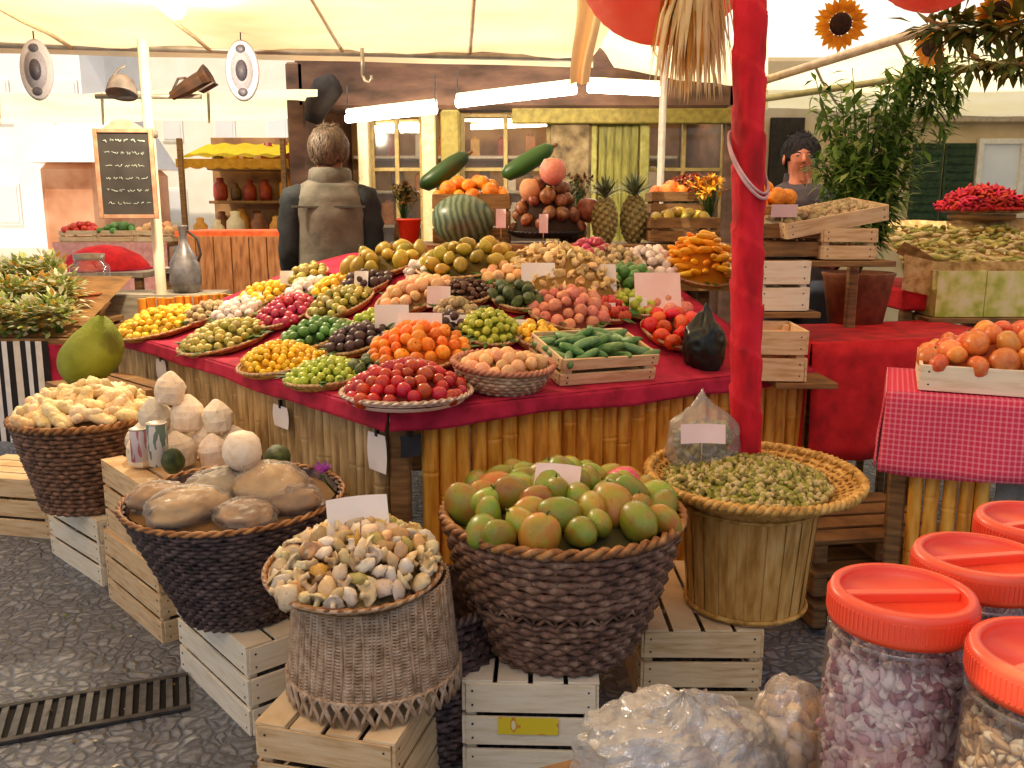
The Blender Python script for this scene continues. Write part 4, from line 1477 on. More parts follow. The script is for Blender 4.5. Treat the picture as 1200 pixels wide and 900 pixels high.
def carton(px, py, y, wpx, hpx, label, cols, rz):
    c = at_y(px, py, y); k = y / F
    t = thing('tin_can', label, 'tin', c, rz)
    r, h = wpx * k / 2, hpx * k
    b = MB(); b.lathe([(.001, -h / 2), (r, -h / 2), (r, h / 2)], 24); b.build('sleeve', cols, t)
    b = MB(); b.lathe([(r + .001, h / 2 - .004), (r + .002, h / 2), (r - .003, h / 2 + .001), (r - .006, h / 2 - .003), (.001, h / 2 - .003)], 24); b.build('lid', M['metal'], t)


def stripe_mat(nm, a, b_, sc):
    m, nt, bs, out = nodes_of(nm)
    N, L = nt.nodes, nt.links
    tc = N.new('ShaderNodeTexCoord'); wv = N.new('ShaderNodeTexNoise'); wv.inputs['Scale'].default_value = sc
    mp = N.new('ShaderNodeMapping'); mp.inputs['Scale'].default_value = (1, 1, .25)
    L.new(tc.outputs['Object'], mp.inputs[0]); L.new(mp.outputs[0], wv.inputs['Vector'])
    rp = N.new('ShaderNodeValToRGB'); rp.color_ramp.interpolation = 'CONSTANT'
    rp.color_ramp.elements[0].color = lin(a); rp.color_ramp.elements[1].color = lin(b_); rp.color_ramp.elements[1].position = .52
    L.new(wv.outputs['Fac'], rp.inputs[0]); L.new(rp.outputs[0], bs.inputs['Base Color']); bs.inputs['Roughness'].default_value = .4
    return m


yy = c5.y - .16
carton(185, 520, yy, 24, 52, 'striped white and green tin at the left edge of the crate stack', stripe_mat('tin_green', '#f0ece4', '#7d9484', 60), 0)
carton(163, 521, yy + .02, 20, 40, 'pink and white tin at the far left corner of the crate stack', stripe_mat('tin_pink', '#f0e4e4', '#d97a90', 40), 1)
c = at_y(203, 540, yy - .02)
o = bpy.data.objects.new('avocado', P['avocado'][1]); o.matrix_world = Matrix.Translation(c) @ Euler((.4, .2, 0)).to_matrix().to_4x4() @ Matrix.Diagonal((.05, .045, .05, 1)); COL.objects.link(o)
tag(o, 'green avocado at the front of the crate stack beside the striped tin', 'avocado')

#@FOREGROUND
# ------------------------------------------------------------------ foreground: jars and bags on a low table
JT = .70


def jar_table():
    t = thing('jar_table', 'small wooden side table carrying the red lidded jars', 'table', (0, 0, 0))
    b = MB()
    pts = [(.10, .72), (.03, 1.02), (.80, 1.34), (1.05, .55), (.5, .3)]
    n = len(pts)
    b.add([(x, y, JT) for x, y in pts] + [(x, y, JT - .03) for x, y in pts], [tuple(range(n - 1, -1, -1)), tuple(range(n, 2 * n))] + [(i, (i + 1) % n, n + (i + 1) % n, n + i) for i in range(n)])
    b.build('table_top', M['wood_dark'], t)
    for x, y in ((.14, .96), (.74, 1.26), (.95, .62), (.5, .38)):
        b = MB(); b.box((x, y, (JT - .03) / 2), (.045, .045, JT - .032)); b.build('leg', M['wood_dark'], t)


jar_table()
MT_ROSE = [mat('rose_bits', ['#dcbabf', '#efd8d8'], .6), mat('mauve_bits', ['#c294a0', '#dab2b8'], .6), mat('pale_bits', ['#e2ccc8', '#f2e4de'], .6), mat('dark_bits', ['#96626e', '#b67e88'], .6)]
MT_SAND = [mat('sand_bits', ['#b58c60', '#d4b084'], .6), mat('brown_bits', ['#7a5430', '#a07848'], .6), mat('cream_bits', ['#d8c09a', '#ead8b8'], .6)]


def jar(px, py, z, label, fill, flabel, seed, r=.075, h=.30):
    p = at_z(px, py, z)
    z0 = z - h
    t = thing('storage_jar', label, 'jar', (p.x, p.y, z0), R(-8 + seed * 9))
    b = MB()
    b.lathe([(.001, .004), (r * .9, .0), (r, .012), (r + .001, h * .45), (r, h - .062), (r * .93, h - .05), (r * .95, h - .045), (r * .90, h - .035), (r * .9, h - .01)], 56)
    b.build('body', M['glass'], t)
    b = MB(); b.lathe([(r * .93, h - .052), (r * .99, h - .05), (r * .99, h - .045), (r * .93, h - .043)], 48)
    b.build('neck_ring', M['glass'], t)
    b = MB()
    pr = [(r * .97, h - .035), (r * 1.0, h - .036), (r * 1.01, h - .030), (r * 1.005, h - .006), (r * .97, h), (r * .86, h + .001), (r * .84, h - .003), (r * .82, h - .012), (.001, h - .013)]
    vs = len(pr)
    b.lathe(pr, 72)
    lid = b.build('lid', M['lid'], t)
    hb = MB()
    hb.box((0, 0, h - .008), (r * 1.62, .012, .011))
    hb.build('grip_bar', M['lid'], lid)
    gr = MB()
    for i in range(90):
        a = 2 * PI * i / 90
        gr.box((r * 1.008 * math.cos(a), r * 1.008 * math.sin(a), h - .0185), (.0024, .0018, .020), rz=a)
    gr.build('ribs', M['lid'], lid)
    if seed == 4:
        q = MB(); q.grid(lambda u, v: ((r + .0018) * math.cos(R(205) + R(70) * u), (r + .0018) * math.sin(R(205) + R(70) * u), .02 + .13 * v), 12, 2)
        q.build('paper_label', M['paper'], t)
    # contents
    random.seed(seed); c = MB()
    hh = h - .075
    rr = r * .955
    c.lathe([(.001, .01), (rr * .9, .01), (rr * .9, hh - .012), (.001, hh - .008)], 30, mi=0)
    n = 1800
    for i in range(n):
        a = random.uniform(0, 2 * PI)
        if i < 1550: q, zz = rr - .005 - random.uniform(0, .006), random.uniform(.012, hh)
        else: q, zz = rr * math.sqrt(random.random()) * .93, hh - .004
        s = random.uniform(.005, .0082)
        e = Euler((random.uniform(0, 6), random.uniform(0, 6), random.uniform(0, 6))).to_matrix()
        c.blob((q * math.cos(a), q * math.sin(a), zz), (s * 1.5, s * .9, s * .55), 7, 5, .5, 2.4, i % 19, rot=e, mi=random.choice([0, 0, 1, 2, 2, 3] if len(fill) > 3 else [0, 0, 1, 2]))
    o = c.build('dried_petals' if len(fill) > 3 else 'dried_spice', fill)
    o.location = (p.x, p.y, z0 + .002)
    o['kind'] = 'stuff'; o['label'] = flabel


jar(1058, 690, 1.0, 'big clear jar with red screw lid full of pinkish dried petals', MT_ROSE, 'pinkish dried petals packed in the big front jar', 1)
jar(1150, 648, 1.0, 'red lidded jar standing right behind the big front jar', MT_ROSE, 'mauve dried petals in the jar right behind the front jar', 2)
jar(1217, 607, 1.0, 'red lidded jar at the right edge, farthest of the jars', MT_ROSE, 'mauve dried petals in the farthest jar', 3)
jar(1240, 763, 1.0, 'red lidded jar of sandy spice cut by the right edge', MT_SAND, 'sandy brown spice in the jar at the right edge', 4)

def film_fill(r, seed):
    def f(t):
        for k, sc in enumerate((.9, .78, .64, .46)):
            b = MB(); b.blob((0, 0, 0), tuple(x * sc for x in r), 44, 30, .25, 2.6, seed + k * 3)
            random.seed(seed + k); rm = sum(r) / 3 * sc
            for i, p in enumerate(b.v):
                q = Vector(p); n_ = q.normalized()
                c = 1 - abs(noise.noise(q / rm * 3.4 + Vector((seed + k, 0, 0)))) * 2
                c2 = 1 - abs(noise.noise(q / rm * 7.5 + Vector((0, seed, k)))) * 2
                b.v[i] = tuple(q + n_ * rm * (.12 * c + .07 * c2 + random.uniform(-.07, .07)))
            b.build('crumpled_wrap', M['milkfilm'], t)
    return f


MT_CLR = [mat('fill_clear_white', ['#efe8e0', '#fbf8f4'], .35), mat('fill_clear_grey', ['#e0d8d0', '#f2ece6'], .35)]
pc = at_y(790, 905, 1.02)
crumple_bag('plastic_bag', 'crinkled clear plastic bag of white goods in the front', (pc.x, .98, JT + .035), (.122, .09, .078), M['bagfilm'], 21, fill=film_fill((.122, .09, .078), 8), twist=False, nu=54, nv=36, amp=.22, freq=2.6, facet=True, jag=.028)
pc = at_y(930, 850, 1.0)
crumple_bag('plastic_bag', 'small clear bag of brown goods between the white bag and the jar', (pc.x - .005, 1.0, JT + .06), (.042, .05, .075), M['bagfilm'], 23, fill=bag_fill(60, (.036, .038, .06), .014, MT_BR + MT_PK, 9), twist=False)

#@RIGHT
# ------------------------------------------------------------------ right hand side: red covered bench, gingham stall, crates
def draped_box(name, label, cat, p, ln, dp, z1, m, ang, hem, z_under=0., nm_under='trestle'):
    """cloth over a bench: p = near-left corner, runs ln at heading ang, dp back"""
    b = MB()
    e = Vector((math.cos(ang), math.sin(ang), 0)); k = Vector((-e.y, e.x, 0))
    P0 = Vector((p.x, p.y, 0))
    def f(u, v):
        q = P0 + e * (ln * u) + k * (dp * v); return (q.x, q.y, z1 + .003 * noise.noise(q * 6))
    b.grid(f, 16, 12)
    def side(a, d, l, nrm, sd):
        def g_(u, v):
            q = a + d * (l * u) + nrm * (.006 + .018 * v * (1 + noise.noise(Vector((u * l * 9, sd, v * .4)))))
            return (q.x, q.y, z1 - (hem + .01 * noise.noise(Vector((u * 6, sd, 1)))) * v)
        b.grid(g_, 30, 8)
    side(P0, e, ln, -k, 1)
    side(P0, k, dp, -e, 2)
    side(P0 + e * ln, k, dp, e, 3)
    o = b.build(name, m); tag(o, label, cat)
    s_ = o.modifiers.new('thick', 'SOLIDIFY'); s_.thickness = .003
    return P0, e, k


pr_ = at_y(951, 403, 3.32)
RZ = pr_.z
P0, e_, k_ = draped_box('bench_cloth', 'plain scarlet cloth hanging over a bench right of the red post', 'tablecloth', pr_, .95, .55, RZ, M['cloth_red2'], R(14), .46)
t = thing('bench', 'wooden bench hidden under the scarlet cloth', 'bench', (0, 0, 0))
b = MB(); c = P0 + e_ * .475 + k_ * .275; b.box((c.x, c.y, RZ - .02), (.93, .53, .03), R(14)); b.build('seat', M['wood_dark'], t)
for u in (.06, .89):
    for v in (.06, .49):
        q = P0 + e_ * u + k_ * v
        b = MB(); b.box((q.x, q.y, (RZ - .04) / 2), (.05, .05, RZ - .042), R(14)); b.build('leg', M['wood_dark'], t)


def gingham():
    m, nt, bs, out = nodes_of('pink_gingham')
    N, L = nt.nodes, nt.links
    tc = N.new('ShaderNodeTexCoord'); sp = N.new('ShaderNodeSeparateXYZ'); L.new(tc.outputs['Object'], sp.inputs[0])
    ws = []
    for ax, per in (('X', .015), ('Z', .015), ('Y', .015)):
        a = N.new('ShaderNodeMath'); a.operation = 'DIVIDE'; a.inputs[1].default_value = per; L.new(sp.outputs[ax], a.inputs[0])
        f = N.new('ShaderNodeMath'); f.operation = 'FRACT'; L.new(a.outputs[0], f.inputs[0])
        g_ = N.new('ShaderNodeMath'); g_.operation = 'GREATER_THAN'; g_.inputs[1].default_value = .66; L.new(f.outputs[0], g_.inputs[0]); ws.append(g_)
    s1 = N.new('ShaderNodeMath'); s1.operation = 'ADD'; L.new(ws[0].outputs[0], s1.inputs[0]); L.new(ws[1].outputs[0], s1.inputs[1])
    h_ = N.new('ShaderNodeMath'); h_.operation = 'MULTIPLY'; h_.inputs[1].default_value = .4; L.new(s1.outputs[0], h_.inputs[0])
    mx_ = N.new('ShaderNodeMix'); mx_.data_type = 'RGBA'; mx_.inputs['A'].default_value = lin('#cf2a50'); mx_.inputs['B'].default_value = lin('#ea9098')
    L.new(h_.outputs[0], mx_.inputs['Factor']); L.new(mx_.outputs['Result'], bs.inputs['Base Color']); bs.inputs['Roughness'].default_value = .85
    return m


gp = at_y(1040, 458, 2.55)
GZ = gp.z
# built with the cloth's own axes so that the checks follow its threads
GA = R(-23)


def gingham_stall():
    x, y = gp.x, gp.y
    o = MB()
    ln, dp, hem = .95, .44, .235
    o.grid(lambda u, v: (ln * u, dp * v, 0), 10, 8)
    def fr(u, v):
        s = u * ln
        r = .05
        return (s - (.012 * v), -.004 - .026 * v * (1 + noise.noise(Vector((s * 7, 1, v * .5)))), -hem * v - .014 * v * noise.noise(Vector((s * 5, 3, 0))) - .006 * math.sin(s * 9) * v)
    o.grid(fr, 44, 8)
    o.grid(lambda u, v: (-.004 - .014 * v * (1 + noise.noise(Vector((u * 5, 7, v)))), dp * u, -hem * v), 24, 8)
    g_ = o.build('gingham_cloth', gingham()); g_.location = (x, y, GZ)
    g_.rotation_euler = (0, 0, GA)
    tag(g_, 'pink and white checked cloth hanging over the stall at the right edge', 'tablecloth')
    g_.modifiers.new('thick', 'SOLIDIFY').thickness = .003
    t = thing('side_stall', 'small stall with bamboo front under the pink checked cloth', 'stall', (x, y, 0), GA)
    b = MB(); b.box((ln / 2, dp / 2, GZ - .025), (ln - .02, dp - .02, .035)); b.build('table_top', M['wood_dark'], t)
    cane_panel(Vector((.08, .03, 0)), Vector((.30, .03, 0)), .02, GZ - .045, .021, M['bamboo'], t, seed=7)
    for u in (.05, ln - .06):
        for v in (.06, dp - .06):
            b = MB(); b.box((u, v, (GZ - .045) / 2), (.05, .05, GZ - .046)); b.build('leg', M['wood_dark'], t)
    mt = mat('slate_panel', ['#6a6660', '#8c8880'], .7)
    b = MB(); b.box((.55, .04, GZ - .4), (.48, .012, .5)); b.build('front_board', mt, t)
    # tray of tomatoes
    cr = make_crate('fruit_crate', 'white wooden tray of orange tomatoes on the checked cloth', M['wood_pale'], .60, .38, .075, True, 1, seed=41)
    m = Matrix.Translation(Vector((x, y, GZ + .004))) @ Matrix.Rotation(GA, 4, 'Z') @ Matrix.Translation((.385, .215, 0))
    cr.matrix_world = m
    heap('pale_tomato', 'orange red tomato heaped in the white tray on the checked cloth', 'tomato', 'orange tomatoes in the white tray', m, 1, .10, .072, .045, .28, .175, square=True, seed=8, tight=.74)
    l = MB(); l.grid(lambda u, v: ((u - .5) * .56, (v - .5) * .36, (.05 + .09) - .09 + .09 * (1 - max(abs(2 * u - 1), abs(2 * v - 1)) ** 2)), 12, 12); l.build('lining', lining('#8a3c14'), cr)


gingham_stall()


# pallets in the shade under the bench
for i in range(3):
    q = at_y(1000, 560 - i * 22, 3.05)
    t = thing('pallet', ['lowest pallet in the shade below the scarlet cloth', 'middle pallet in the shade below the scarlet cloth', 'topmost pallet in the shade below the scarlet cloth'][i], 'pallet', (q.x, 3.02, .02 + i * .115), R(8))
    for k in range(4):
        b = MB(); b.box((0, -.18 + k * .12, .08), (.5, .095, .016)); b.build('deck_board', M['wood_dark'], t)
    for k in (-1, 0, 1):
        b = MB(); b.box((k * .22, 0, .035), (.05, .44, .07)); b.build('bearer', M['wood_dark'], t)

# stacked crates behind the post
def crate_stack():
    specs = [  # px left, px right, py top, py bottom, y, label, wood, contents
        (886, 948, 388, 447, 3.10, 'low box of orange and red fruit right of the post, lowest in its stack', 'wood', None),
        (887, 946, 306, 364, 3.40, 'square pale box standing right of the post', 'wood_pale', None),
        (968, 1030, 268, 304, 3.45, 'brown crate under the slatted tray beside the leafy plant', 'wood', None),
        (890, 968, 262, 300, 3.50, 'dark crate of chestnuts right of the post', 'wood_dark', None),
    ]
    q0 = at_y(886, 388, 3.10); q1 = at_y(946, 447, 3.10)
    for (a, b_, c, d, y, lab, wd, _) in specs:
        p, q = at_y(a, c, y), at_y(b_, d, y)
        cr = make_crate('fruit_crate', lab, M[wd], .30, q.x - p.x, p.z - q.z, True, 2, seed=int(a))
        cr.location = ((p.x + q.x) / 2, y + .15, q.z); cr.rotation_euler = (0, 0, R(90 + random.uniform(-6, 6)))
    # fill a few
    p = at_y(918, 395, 3.2)
    heap('pale_tomato', 'orange and red fruit in the lowest box right of the post', 'fruit', 'fruit in the lowest box', Matrix.Translation(p + Vector((0, .05, -.05))), 1, .02, .055, 0, .075, .11, square=True, seed=3)
    p = at_y(930, 268, 3.6)
    heap('chestnut', 'brown chestnut in the dark crate right of the post', 'chestnut', 'chestnuts in the dark crate', Matrix.Translation(p + Vector((0, .03, -.04))), 1, .02, .036, 0, .12, .11, square=True, seed=5)
    # supporting shelf rack for the upper crates
    t = thing('display_rack', 'stepped wooden rack carrying the crates behind the red post', 'rack', (0, 0, 0))
    za, zb, zc = at_y(946, 364, 3.4).z - .004, at_y(968, 304, 3.45).z - .004, at_y(886, 447, 3.1).z - .004
    xs0, xs1 = at_y(884, 364, 3.5).x, at_y(1036, 364, 3.5).x
    for z, y0, x1 in ((za, 3.38, at_y(950, 364, 3.5).x), (zb, 3.42, xs1)):
        b = MB(); b.box(((xs0 + x1) / 2, y0 + .19, z - .012), (x1 - xs0, .38, .022)); b.build('shelf', M['wood_dark'], t)
    b = MB(); b.box((xs0 + .09, 3.1 + .16, zc - .012), (.22, .34, .022)); b.build('shelf', M['wood_dark'], t)
    for x, y in ((xs0 + .02, 3.80), (xs1 - .02, 3.80), (xs0 + .02, 3.60)):
        b = MB(); b.box((x, y, zb / 2 - .02), (.04, .04, zb - .04)); b.build('upright', M['wood_dark'], t)
    return zb


ZB = crate_stack()


def tray_slanted():
    # slatted display tray with odds on top of the rack
    p = at_y(975, 255, 3.55)
    cr = make_crate('fruit_crate', 'slanted open tray of beige goods below the leafy plant', M['wood'], .42, .30, .06, True, 1, seed=51)
    cr.location = (p.x - .02, 3.62, p.z - .03); cr.rotation_euler = (R(6), R(-10), R(8))
    mt = cr.matrix_basis.copy()
    heap('walnut', 'beige walnut in the slanted tray below the leafy plant', 'walnut', 'walnuts in the slanted tray', mt, 1, .02, .042, .03, .18, .12, square=True, seed=6)
    # oranges beside it
    p = at_y(905, 245, 3.5)
    round_tray('wicker_tray', 'small tray of oranges right behind the red post', Matrix.Translation(p + Vector((0, .06, -.02))), .105, .03, M['wicker_gold'], M['wicker_tan'], .006, lining('#8a4a10'), .05)
    heap('orange', 'bright orange in the small tray right behind the red post', 'orange', 'oranges in the small tray behind the post', Matrix.Translation(p + Vector((0, .06, -.02))), .092, .07, .072, .01, seed=9)
    card(919, 247, 26, 12, 'pale card in front of the oranges behind the post', 'paper_pink', y=3.45)


tray_slanted()


def dried_goods():
    # big burlap lined table of dried goods at right
    x0 = at_y(1045, 330, 4.2); 
    z = x0.z
    t = thing('goods_bin', 'shallow burlap lined bin of dried roots at the right edge', 'bin', (x0.x, 4.1, 0))
    b = MB()
    def f(u, v):
        lip = max(0, abs(2 * u - 1) - .8) * .45 + max(0, abs(2 * v - 1) - .8) * .35
        return (u * 1.5, v * .8, z + .03 + lip + v * .18 + .02 * noise.noise(Vector((u * 7, v * 5, 0))))
    b.grid(f, 30, 20)
    b.grid(lambda u, v: (u * 1.5, -.01 - .012 * noise.noise(Vector((u * 9, v, 3))), z + .03 + .16 * max(0, abs(2 * u - 1) - .8) + .07 - .16 * v), 30, 5)
    b.build('burlap_lining', M['burlap'], t)
    b = MB(); b.box((.75, .4, z - .08), (1.46, .78, .1)); b.build('tray', M['cloth_red2'], t)
    for u in (.06, 1.44):
        for v in (.06, .74):
            b = MB(); b.box((u, v, (z - .13) / 2), (.05, .05, z - .132)); b.build('leg', M['wood_dark'], t)
    random.seed(8); b = MB()
    for i in range(420):
        u, v = random.uniform(.04, .6), random.uniform(.05, .95)
        e = Euler((random.uniform(-.3, .3), random.uniform(-.3, .3), random.uniform(0, 6))).to_matrix()
        s = random.uniform(.02, .05)
        b.blob((u * 1.5, v * .8, z + .055 + v * .18 + random.uniform(0, .03)), (s, s * .3, s * .28), 7, 5, .4, 2, i % 11, rot=e, mi=i % 3)
    o = b.build('dried_roots', [mat('root_a', ['#b09a44', '#d8c87a'], .7), mat('root_b', ['#7c7a2c', '#a8a04c'], .7), mat('root_c', ['#c6a86a', '#e6d09a'], .7)])
    o.location = (x0.x, 4.1, 0); o['kind'] = 'stuff'; o['label'] = 'dried pale roots lying in the burlap bin'
    # red peppers / chillies heap
    c = at_y(1150, 250, 4.95)
    mx_ = Matrix.Translation(c)
    round_tray('wicker_bowl', 'wide bowl of red chillies beyond the burlap bin', mx_, .225, .025, M['wicker_dark'], M['cloth_red2'], .008, lining('#7a0c0c'), .12)
    prod('chilli', pepper_shape, gm('chilli_skin', ['#7e0808', '#9c0e0e', '#b01c14'], .6, .2), 4)
    heap('chilli', 'small red chilli heaped in the wide bowl at the right', 'chilli', 'chillies heaped in the wide bowl', mx_, .25, .12, .038, .01, seed=10, tight=.60, maxn=300, skew=.05)
    t = thing('pedestal', 'dark wooden stand under the bowl of red chillies', 'stand', (c.x, c.y, 0))
    b = MB(); b.lathe([(.001, c.z - .004), (.17, c.z - .004), (.17, c.z - .03), (.05, c.z - .05), (.05, .06), (.18, .03), (.18, 0)], 20); b.build('column', M['wood_dark'], t)
    b = MB(); b.box((0, 0, .012), (.4, .4, .024)); b.build('foot', M['wood_dark'], t)


dried_goods()
# green crate fronts below the bin
for k, (px, lab) in enumerate(((1128, 'yellow green carton below the burlap bin, left one'), (1186, 'yellow green carton below the burlap bin, at the right edge'))):
    p, q = at_y(px - 27, 318, 4.0), at_y(px + 27, 372, 4.0)
    t = thing('carton', lab, 'carton', ((p.x + q.x) / 2, 4.12, q.z))
    w_, h_ = (q.x - p.x) * .96, p.z - q.z
    for s_, d_ in (((0, -.1, h_ / 2), (w_, .006, h_)), ((0, .1, h_ / 2), (w_, .006, h_)), ((-w_ / 2 + .004, 0, h_ / 2), (.006, .19, h_)), ((w_ / 2 - .004, 0, h_ / 2), (.006, .19, h_))):
        b = MB(); b.box(s_, d_); b.build('side_panel', mat('printed_carton', ['#a8b03a', '#d4cf7a', '#e4d8a8'], .7, 14, 2), t)
    b = MB(); b.box((0, 0, .004), (w_ - .01, .19, .006)); b.build('bottom_panel', M['wood'], t)
t = thing('carton_shelf', 'low dark shelf carrying the yellow green cartons', 'shelf')
q = at_y(1098, 372, 4.0)
b = MB(); b.box((q.x + .26, 4.12, q.z - .015), (.6, .26, .024)); b.build('board', M['wood_dark'], t)
for u in (0, .52):
    b = MB(); b.box((q.x + u, 4.12, (q.z - .03) / 2), (.04, .2, q.z - .03)); b.build('support', M['wood_dark'], t)

#@PLANTS
# ------------------------------------------------------------------ plants and flowers
def bush():
    c = at_y(1012, 240, 4.0)
    t = thing('potted_plant', 'tall dark leafy plant standing behind the crates at right', 'plant', (c.x, 4.0, 0))
    random.seed(12)
    zt = at_y(1025, 48, 4.0).z; z0 = c.z - .05
    W = .27
    st = MB(); fo = MB()
    for k in range(44):
        a = random.uniform(0, 2 * PI)
        hh = random.uniform(.35, 1.0)
        top = Vector((W * .75 * math.cos(a) * random.uniform(.3, 1), W * .6 * math.sin(a), z0 + (zt - z0) * hh * .95))
        pts = []
        droop = random.uniform(.02, .16)
        for i in range(8):
            f = i / 7
            pts.append(Vector((top.x * f ** .8 * (1 + .35 * f), top.y * f ** .8, z0 - .25 + (top.z - z0 + .25) * f - droop * f * f * f)))
        st.tube(pts, [.006 * (1 - .7 * i / 7) for i in range(8)], 5)
        for i in range(62):
            f = random.uniform(.22, 1.0)
            j = min(6, int(f * 7)); q = pts[j].lerp(pts[j + 1], f * 7 - j)
            d = Vector((random.gauss(0, 1), random.gauss(0, 1), random.gauss(-.15, .7))).normalized()
            q2 = q + d * random.uniform(0, .05)
            leaf_quad(fo, q2, d, Vector((0, 0, 1)), random.uniform(.05, .095), random.uniform(.016, .034), random.choice((0, 0, 1, 1, 2)))
    # drooping sprays to the right
    for k in range(7):
        st0 = Vector((.08, -.02 * k, zt - .30 + .03 * k))
        pts = [st0 + Vector((.032 * i, -.01 * i, .03 * i - .0062 * i * i)) for i in range(8)]
        st.tube(pts, .003, 5)
        for i in range(60):
            f = random.random() * 6.99; j = int(f); q = pts[j].lerp(pts[j + 1], f - j)
            d = Vector((random.gauss(.3, .6), random.gauss(0, .8), random.gauss(-.5, .5))).normalized()
            leaf_quad(fo, q, d, Vector((0, 0, 1)), random.uniform(.05, .09), random.uniform(.014, .028), random.choice((0, 1, 1, 2)))
    st.build('stems', mat('green_stem', ['#2e3a1a', '#4d5a2a'], .6), t)
    fo.build('foliage', [mat('leaf_deep', ['#3c5c1c', '#5a7c2c'], .5, 20, transl=.35), mat('leaf_mid', ['#5c8030', '#80a048'], .5, 20, transl=.4), mat('leaf_pale', ['#94ac4a', '#bccc80'], .5, 20, transl=.4)], t)  # three leaf greens mixed at random
    p = MB(); p.lathe([(.001, z0 - .52), (.11, z0 - .52), (.15, z0 - .27), (.16, z0 - .25), (.15, z0 - .245), (.14, z0 - .28), (.001, z0 - .28)], 24)
    p.build('pot', mat('clay_pot', ['#6a3a22', '#8e5636'], .8), t)
    s_ = thing('plant_stand', 'wooden stool under the tall leafy plant', 'stool', (c.x, 4.0, 0))
    b = MB(); b.box((0, 0, z0 - .54), (.3, .3, .03)); b.build('seat', M['wood_dark'], s_)
    for u in (-.12, .12):
        for v in (-.12, .12):
            b = MB(); b.box((u, v, (z0 - .556) / 2), (.03, .03, z0 - .558)); b.build('leg', M['wood_dark'], s_)


bush()


def sunflower(px, py, y, r, label, aim, stem_to):
    c = at_y(px, py, y)
    t = thing('sunflower', label, 'sunflower', c)
    n = Vector(aim).normalized()
    q = Vector((0, 0, 1)).rotation_difference(n)
    b = MB(); random.seed(int(px))
    for ring in range(2):
        for i in range(18):
            a = 2 * PI * (i + .5 * ring) / 18 + random.uniform(-.08, .08)
            d = Vector((math.cos(a), math.sin(a), .12 + .12 * ring)).normalized()
            d2 = q @ d
            leaf_quad(b, q @ (Vector((math.cos(a), math.sin(a), 0)) * r * .38), d2, n, r * random.uniform(.58, .74), r * .36, 0, .2)
    b.build('petals', mat('sunflower_petal', ['#dc8a0c', '#f0b020'], .5, 20, transl=.45), t)
    d = MB(); d.lathe([(r * .44, .0), (r * .42, .012), (r * .3, .02), (.001, .016)], 20); d.lathe([(.001, -.008), (r * .4, -.006), (r * .44, 0)], 20)
    o = d.build('seed_head', mat('seed_head', ['#1e0f08', '#3c2212'], .9, 60, 3, .8, 200), t); o.rotation_euler = q.to_euler()
    s_ = MB(); s_.tube([-n * .01, Vector((0, .03, .02)), Vector(stem_to)], .005, 6); s_.build('stem', M['leaf'], t)


sunflower(985, 28, 3.6, .095, 'sunflower facing the viewer under the bright canopy edge', (-.1, -1, -.15), (.03, .05, .6))
sunflower(1090, 56, 3.7, .075, 'sunflower seen from the side above the leafy plant', (-.9, -.35, -.3), (.05, .03, .5))


def garland(x0, y0, z0, x1, y1, z1, label, n, seed, wd=.10):
    t = thing('leaf_garland', label, 'garland')
    random.seed(seed)
    a, b_ = Vector((x0, y0, z0)), Vector((x1, y1, z1))
    rope = [a.lerp(b_, i / 10) - Vector((0, 0, .05 * math.sin(PI * i / 10))) for i in range(11)]
    r = MB(); r.tube(rope, .008, 6); r.build('cord', M['wood_dark'], t)
    f = MB()
    for i in range(n):
        q = a.lerp(b_, random.random()); 
        d = Vector((random.gauss(0, 1), random.gauss(0, .7), random.gauss(-.2, .6))).normalized()
        leaf_quad(f, q + d * random.uniform(0, wd * .6) - Vector((0, 0, .03)), d, Vector((0, 0, 1)), random.uniform(.06, .11), random.uniform(.02, .04), random.choice((0, 0, 1)))
    f.build('leaves', [mat('dry_leaf', ['#4c4a18', '#7c742c'], .6, transl=.3), mat('dark_leaf', ['#34481a', '#5a7430'], .6, transl=.3)], t)


a_, b_ = at_y(1085, 22, 3.3), at_y(1215, 18, 3.1)
garland(a_.x, a_.y, a_.z, b_.x, b_.y, b_.z, 'upper dark leaf garland hanging at the top right canopy', 260, 3)
a_, b_ = at_y(1135, 62, 3.6), at_y(1215, 66, 3.5)
sunflower(1172, 12, 3.2, .075, 'sunflower half hidden in the upper leaf garland', (-.3, -1, -.3), (.02, .06, .4))
garland(a_.x, a_.y, a_.z, b_.x, b_.y, b_.z, 'lower thin dark leaf garland at the right edge', 120, 4, .05)


def lantern(px, py, y, r, label, seed):
    c = at_y(px, py, y)
    t = thing('paper_lantern', label, 'lantern', c)
    b = MB()
    pr = []
    for i in range(61):
        ph = -PI / 2 + PI * i / 60
        pr.append((max(.03, (r + .0025 * math.cos(i * PI / 1.5)) * math.cos(ph)), r * .92 * math.sin(ph)))
    b.lathe(pr, 40)
    b.build('paper_shade', mat('red_paper', ['#e8705e', '#f08a78', '#f4a292'], .7, 5, 3, .2, transl=.6), t)
    f = MB(); f.lathe([(.04, r * .9), (.045, r * .95), (.03, r * .96)], 16); f.tube([(0, 0, r * .95), (0, 0, r + .4)], .003, 5)
    f.build('hanger', M['iron'], t)


lantern(778, -45, 2.95, .265, 'big salmon red paper lantern hanging left of the post', 1)
lantern(1095, -52, 3.0, .18, 'red paper lantern hanging at the top right', 2)


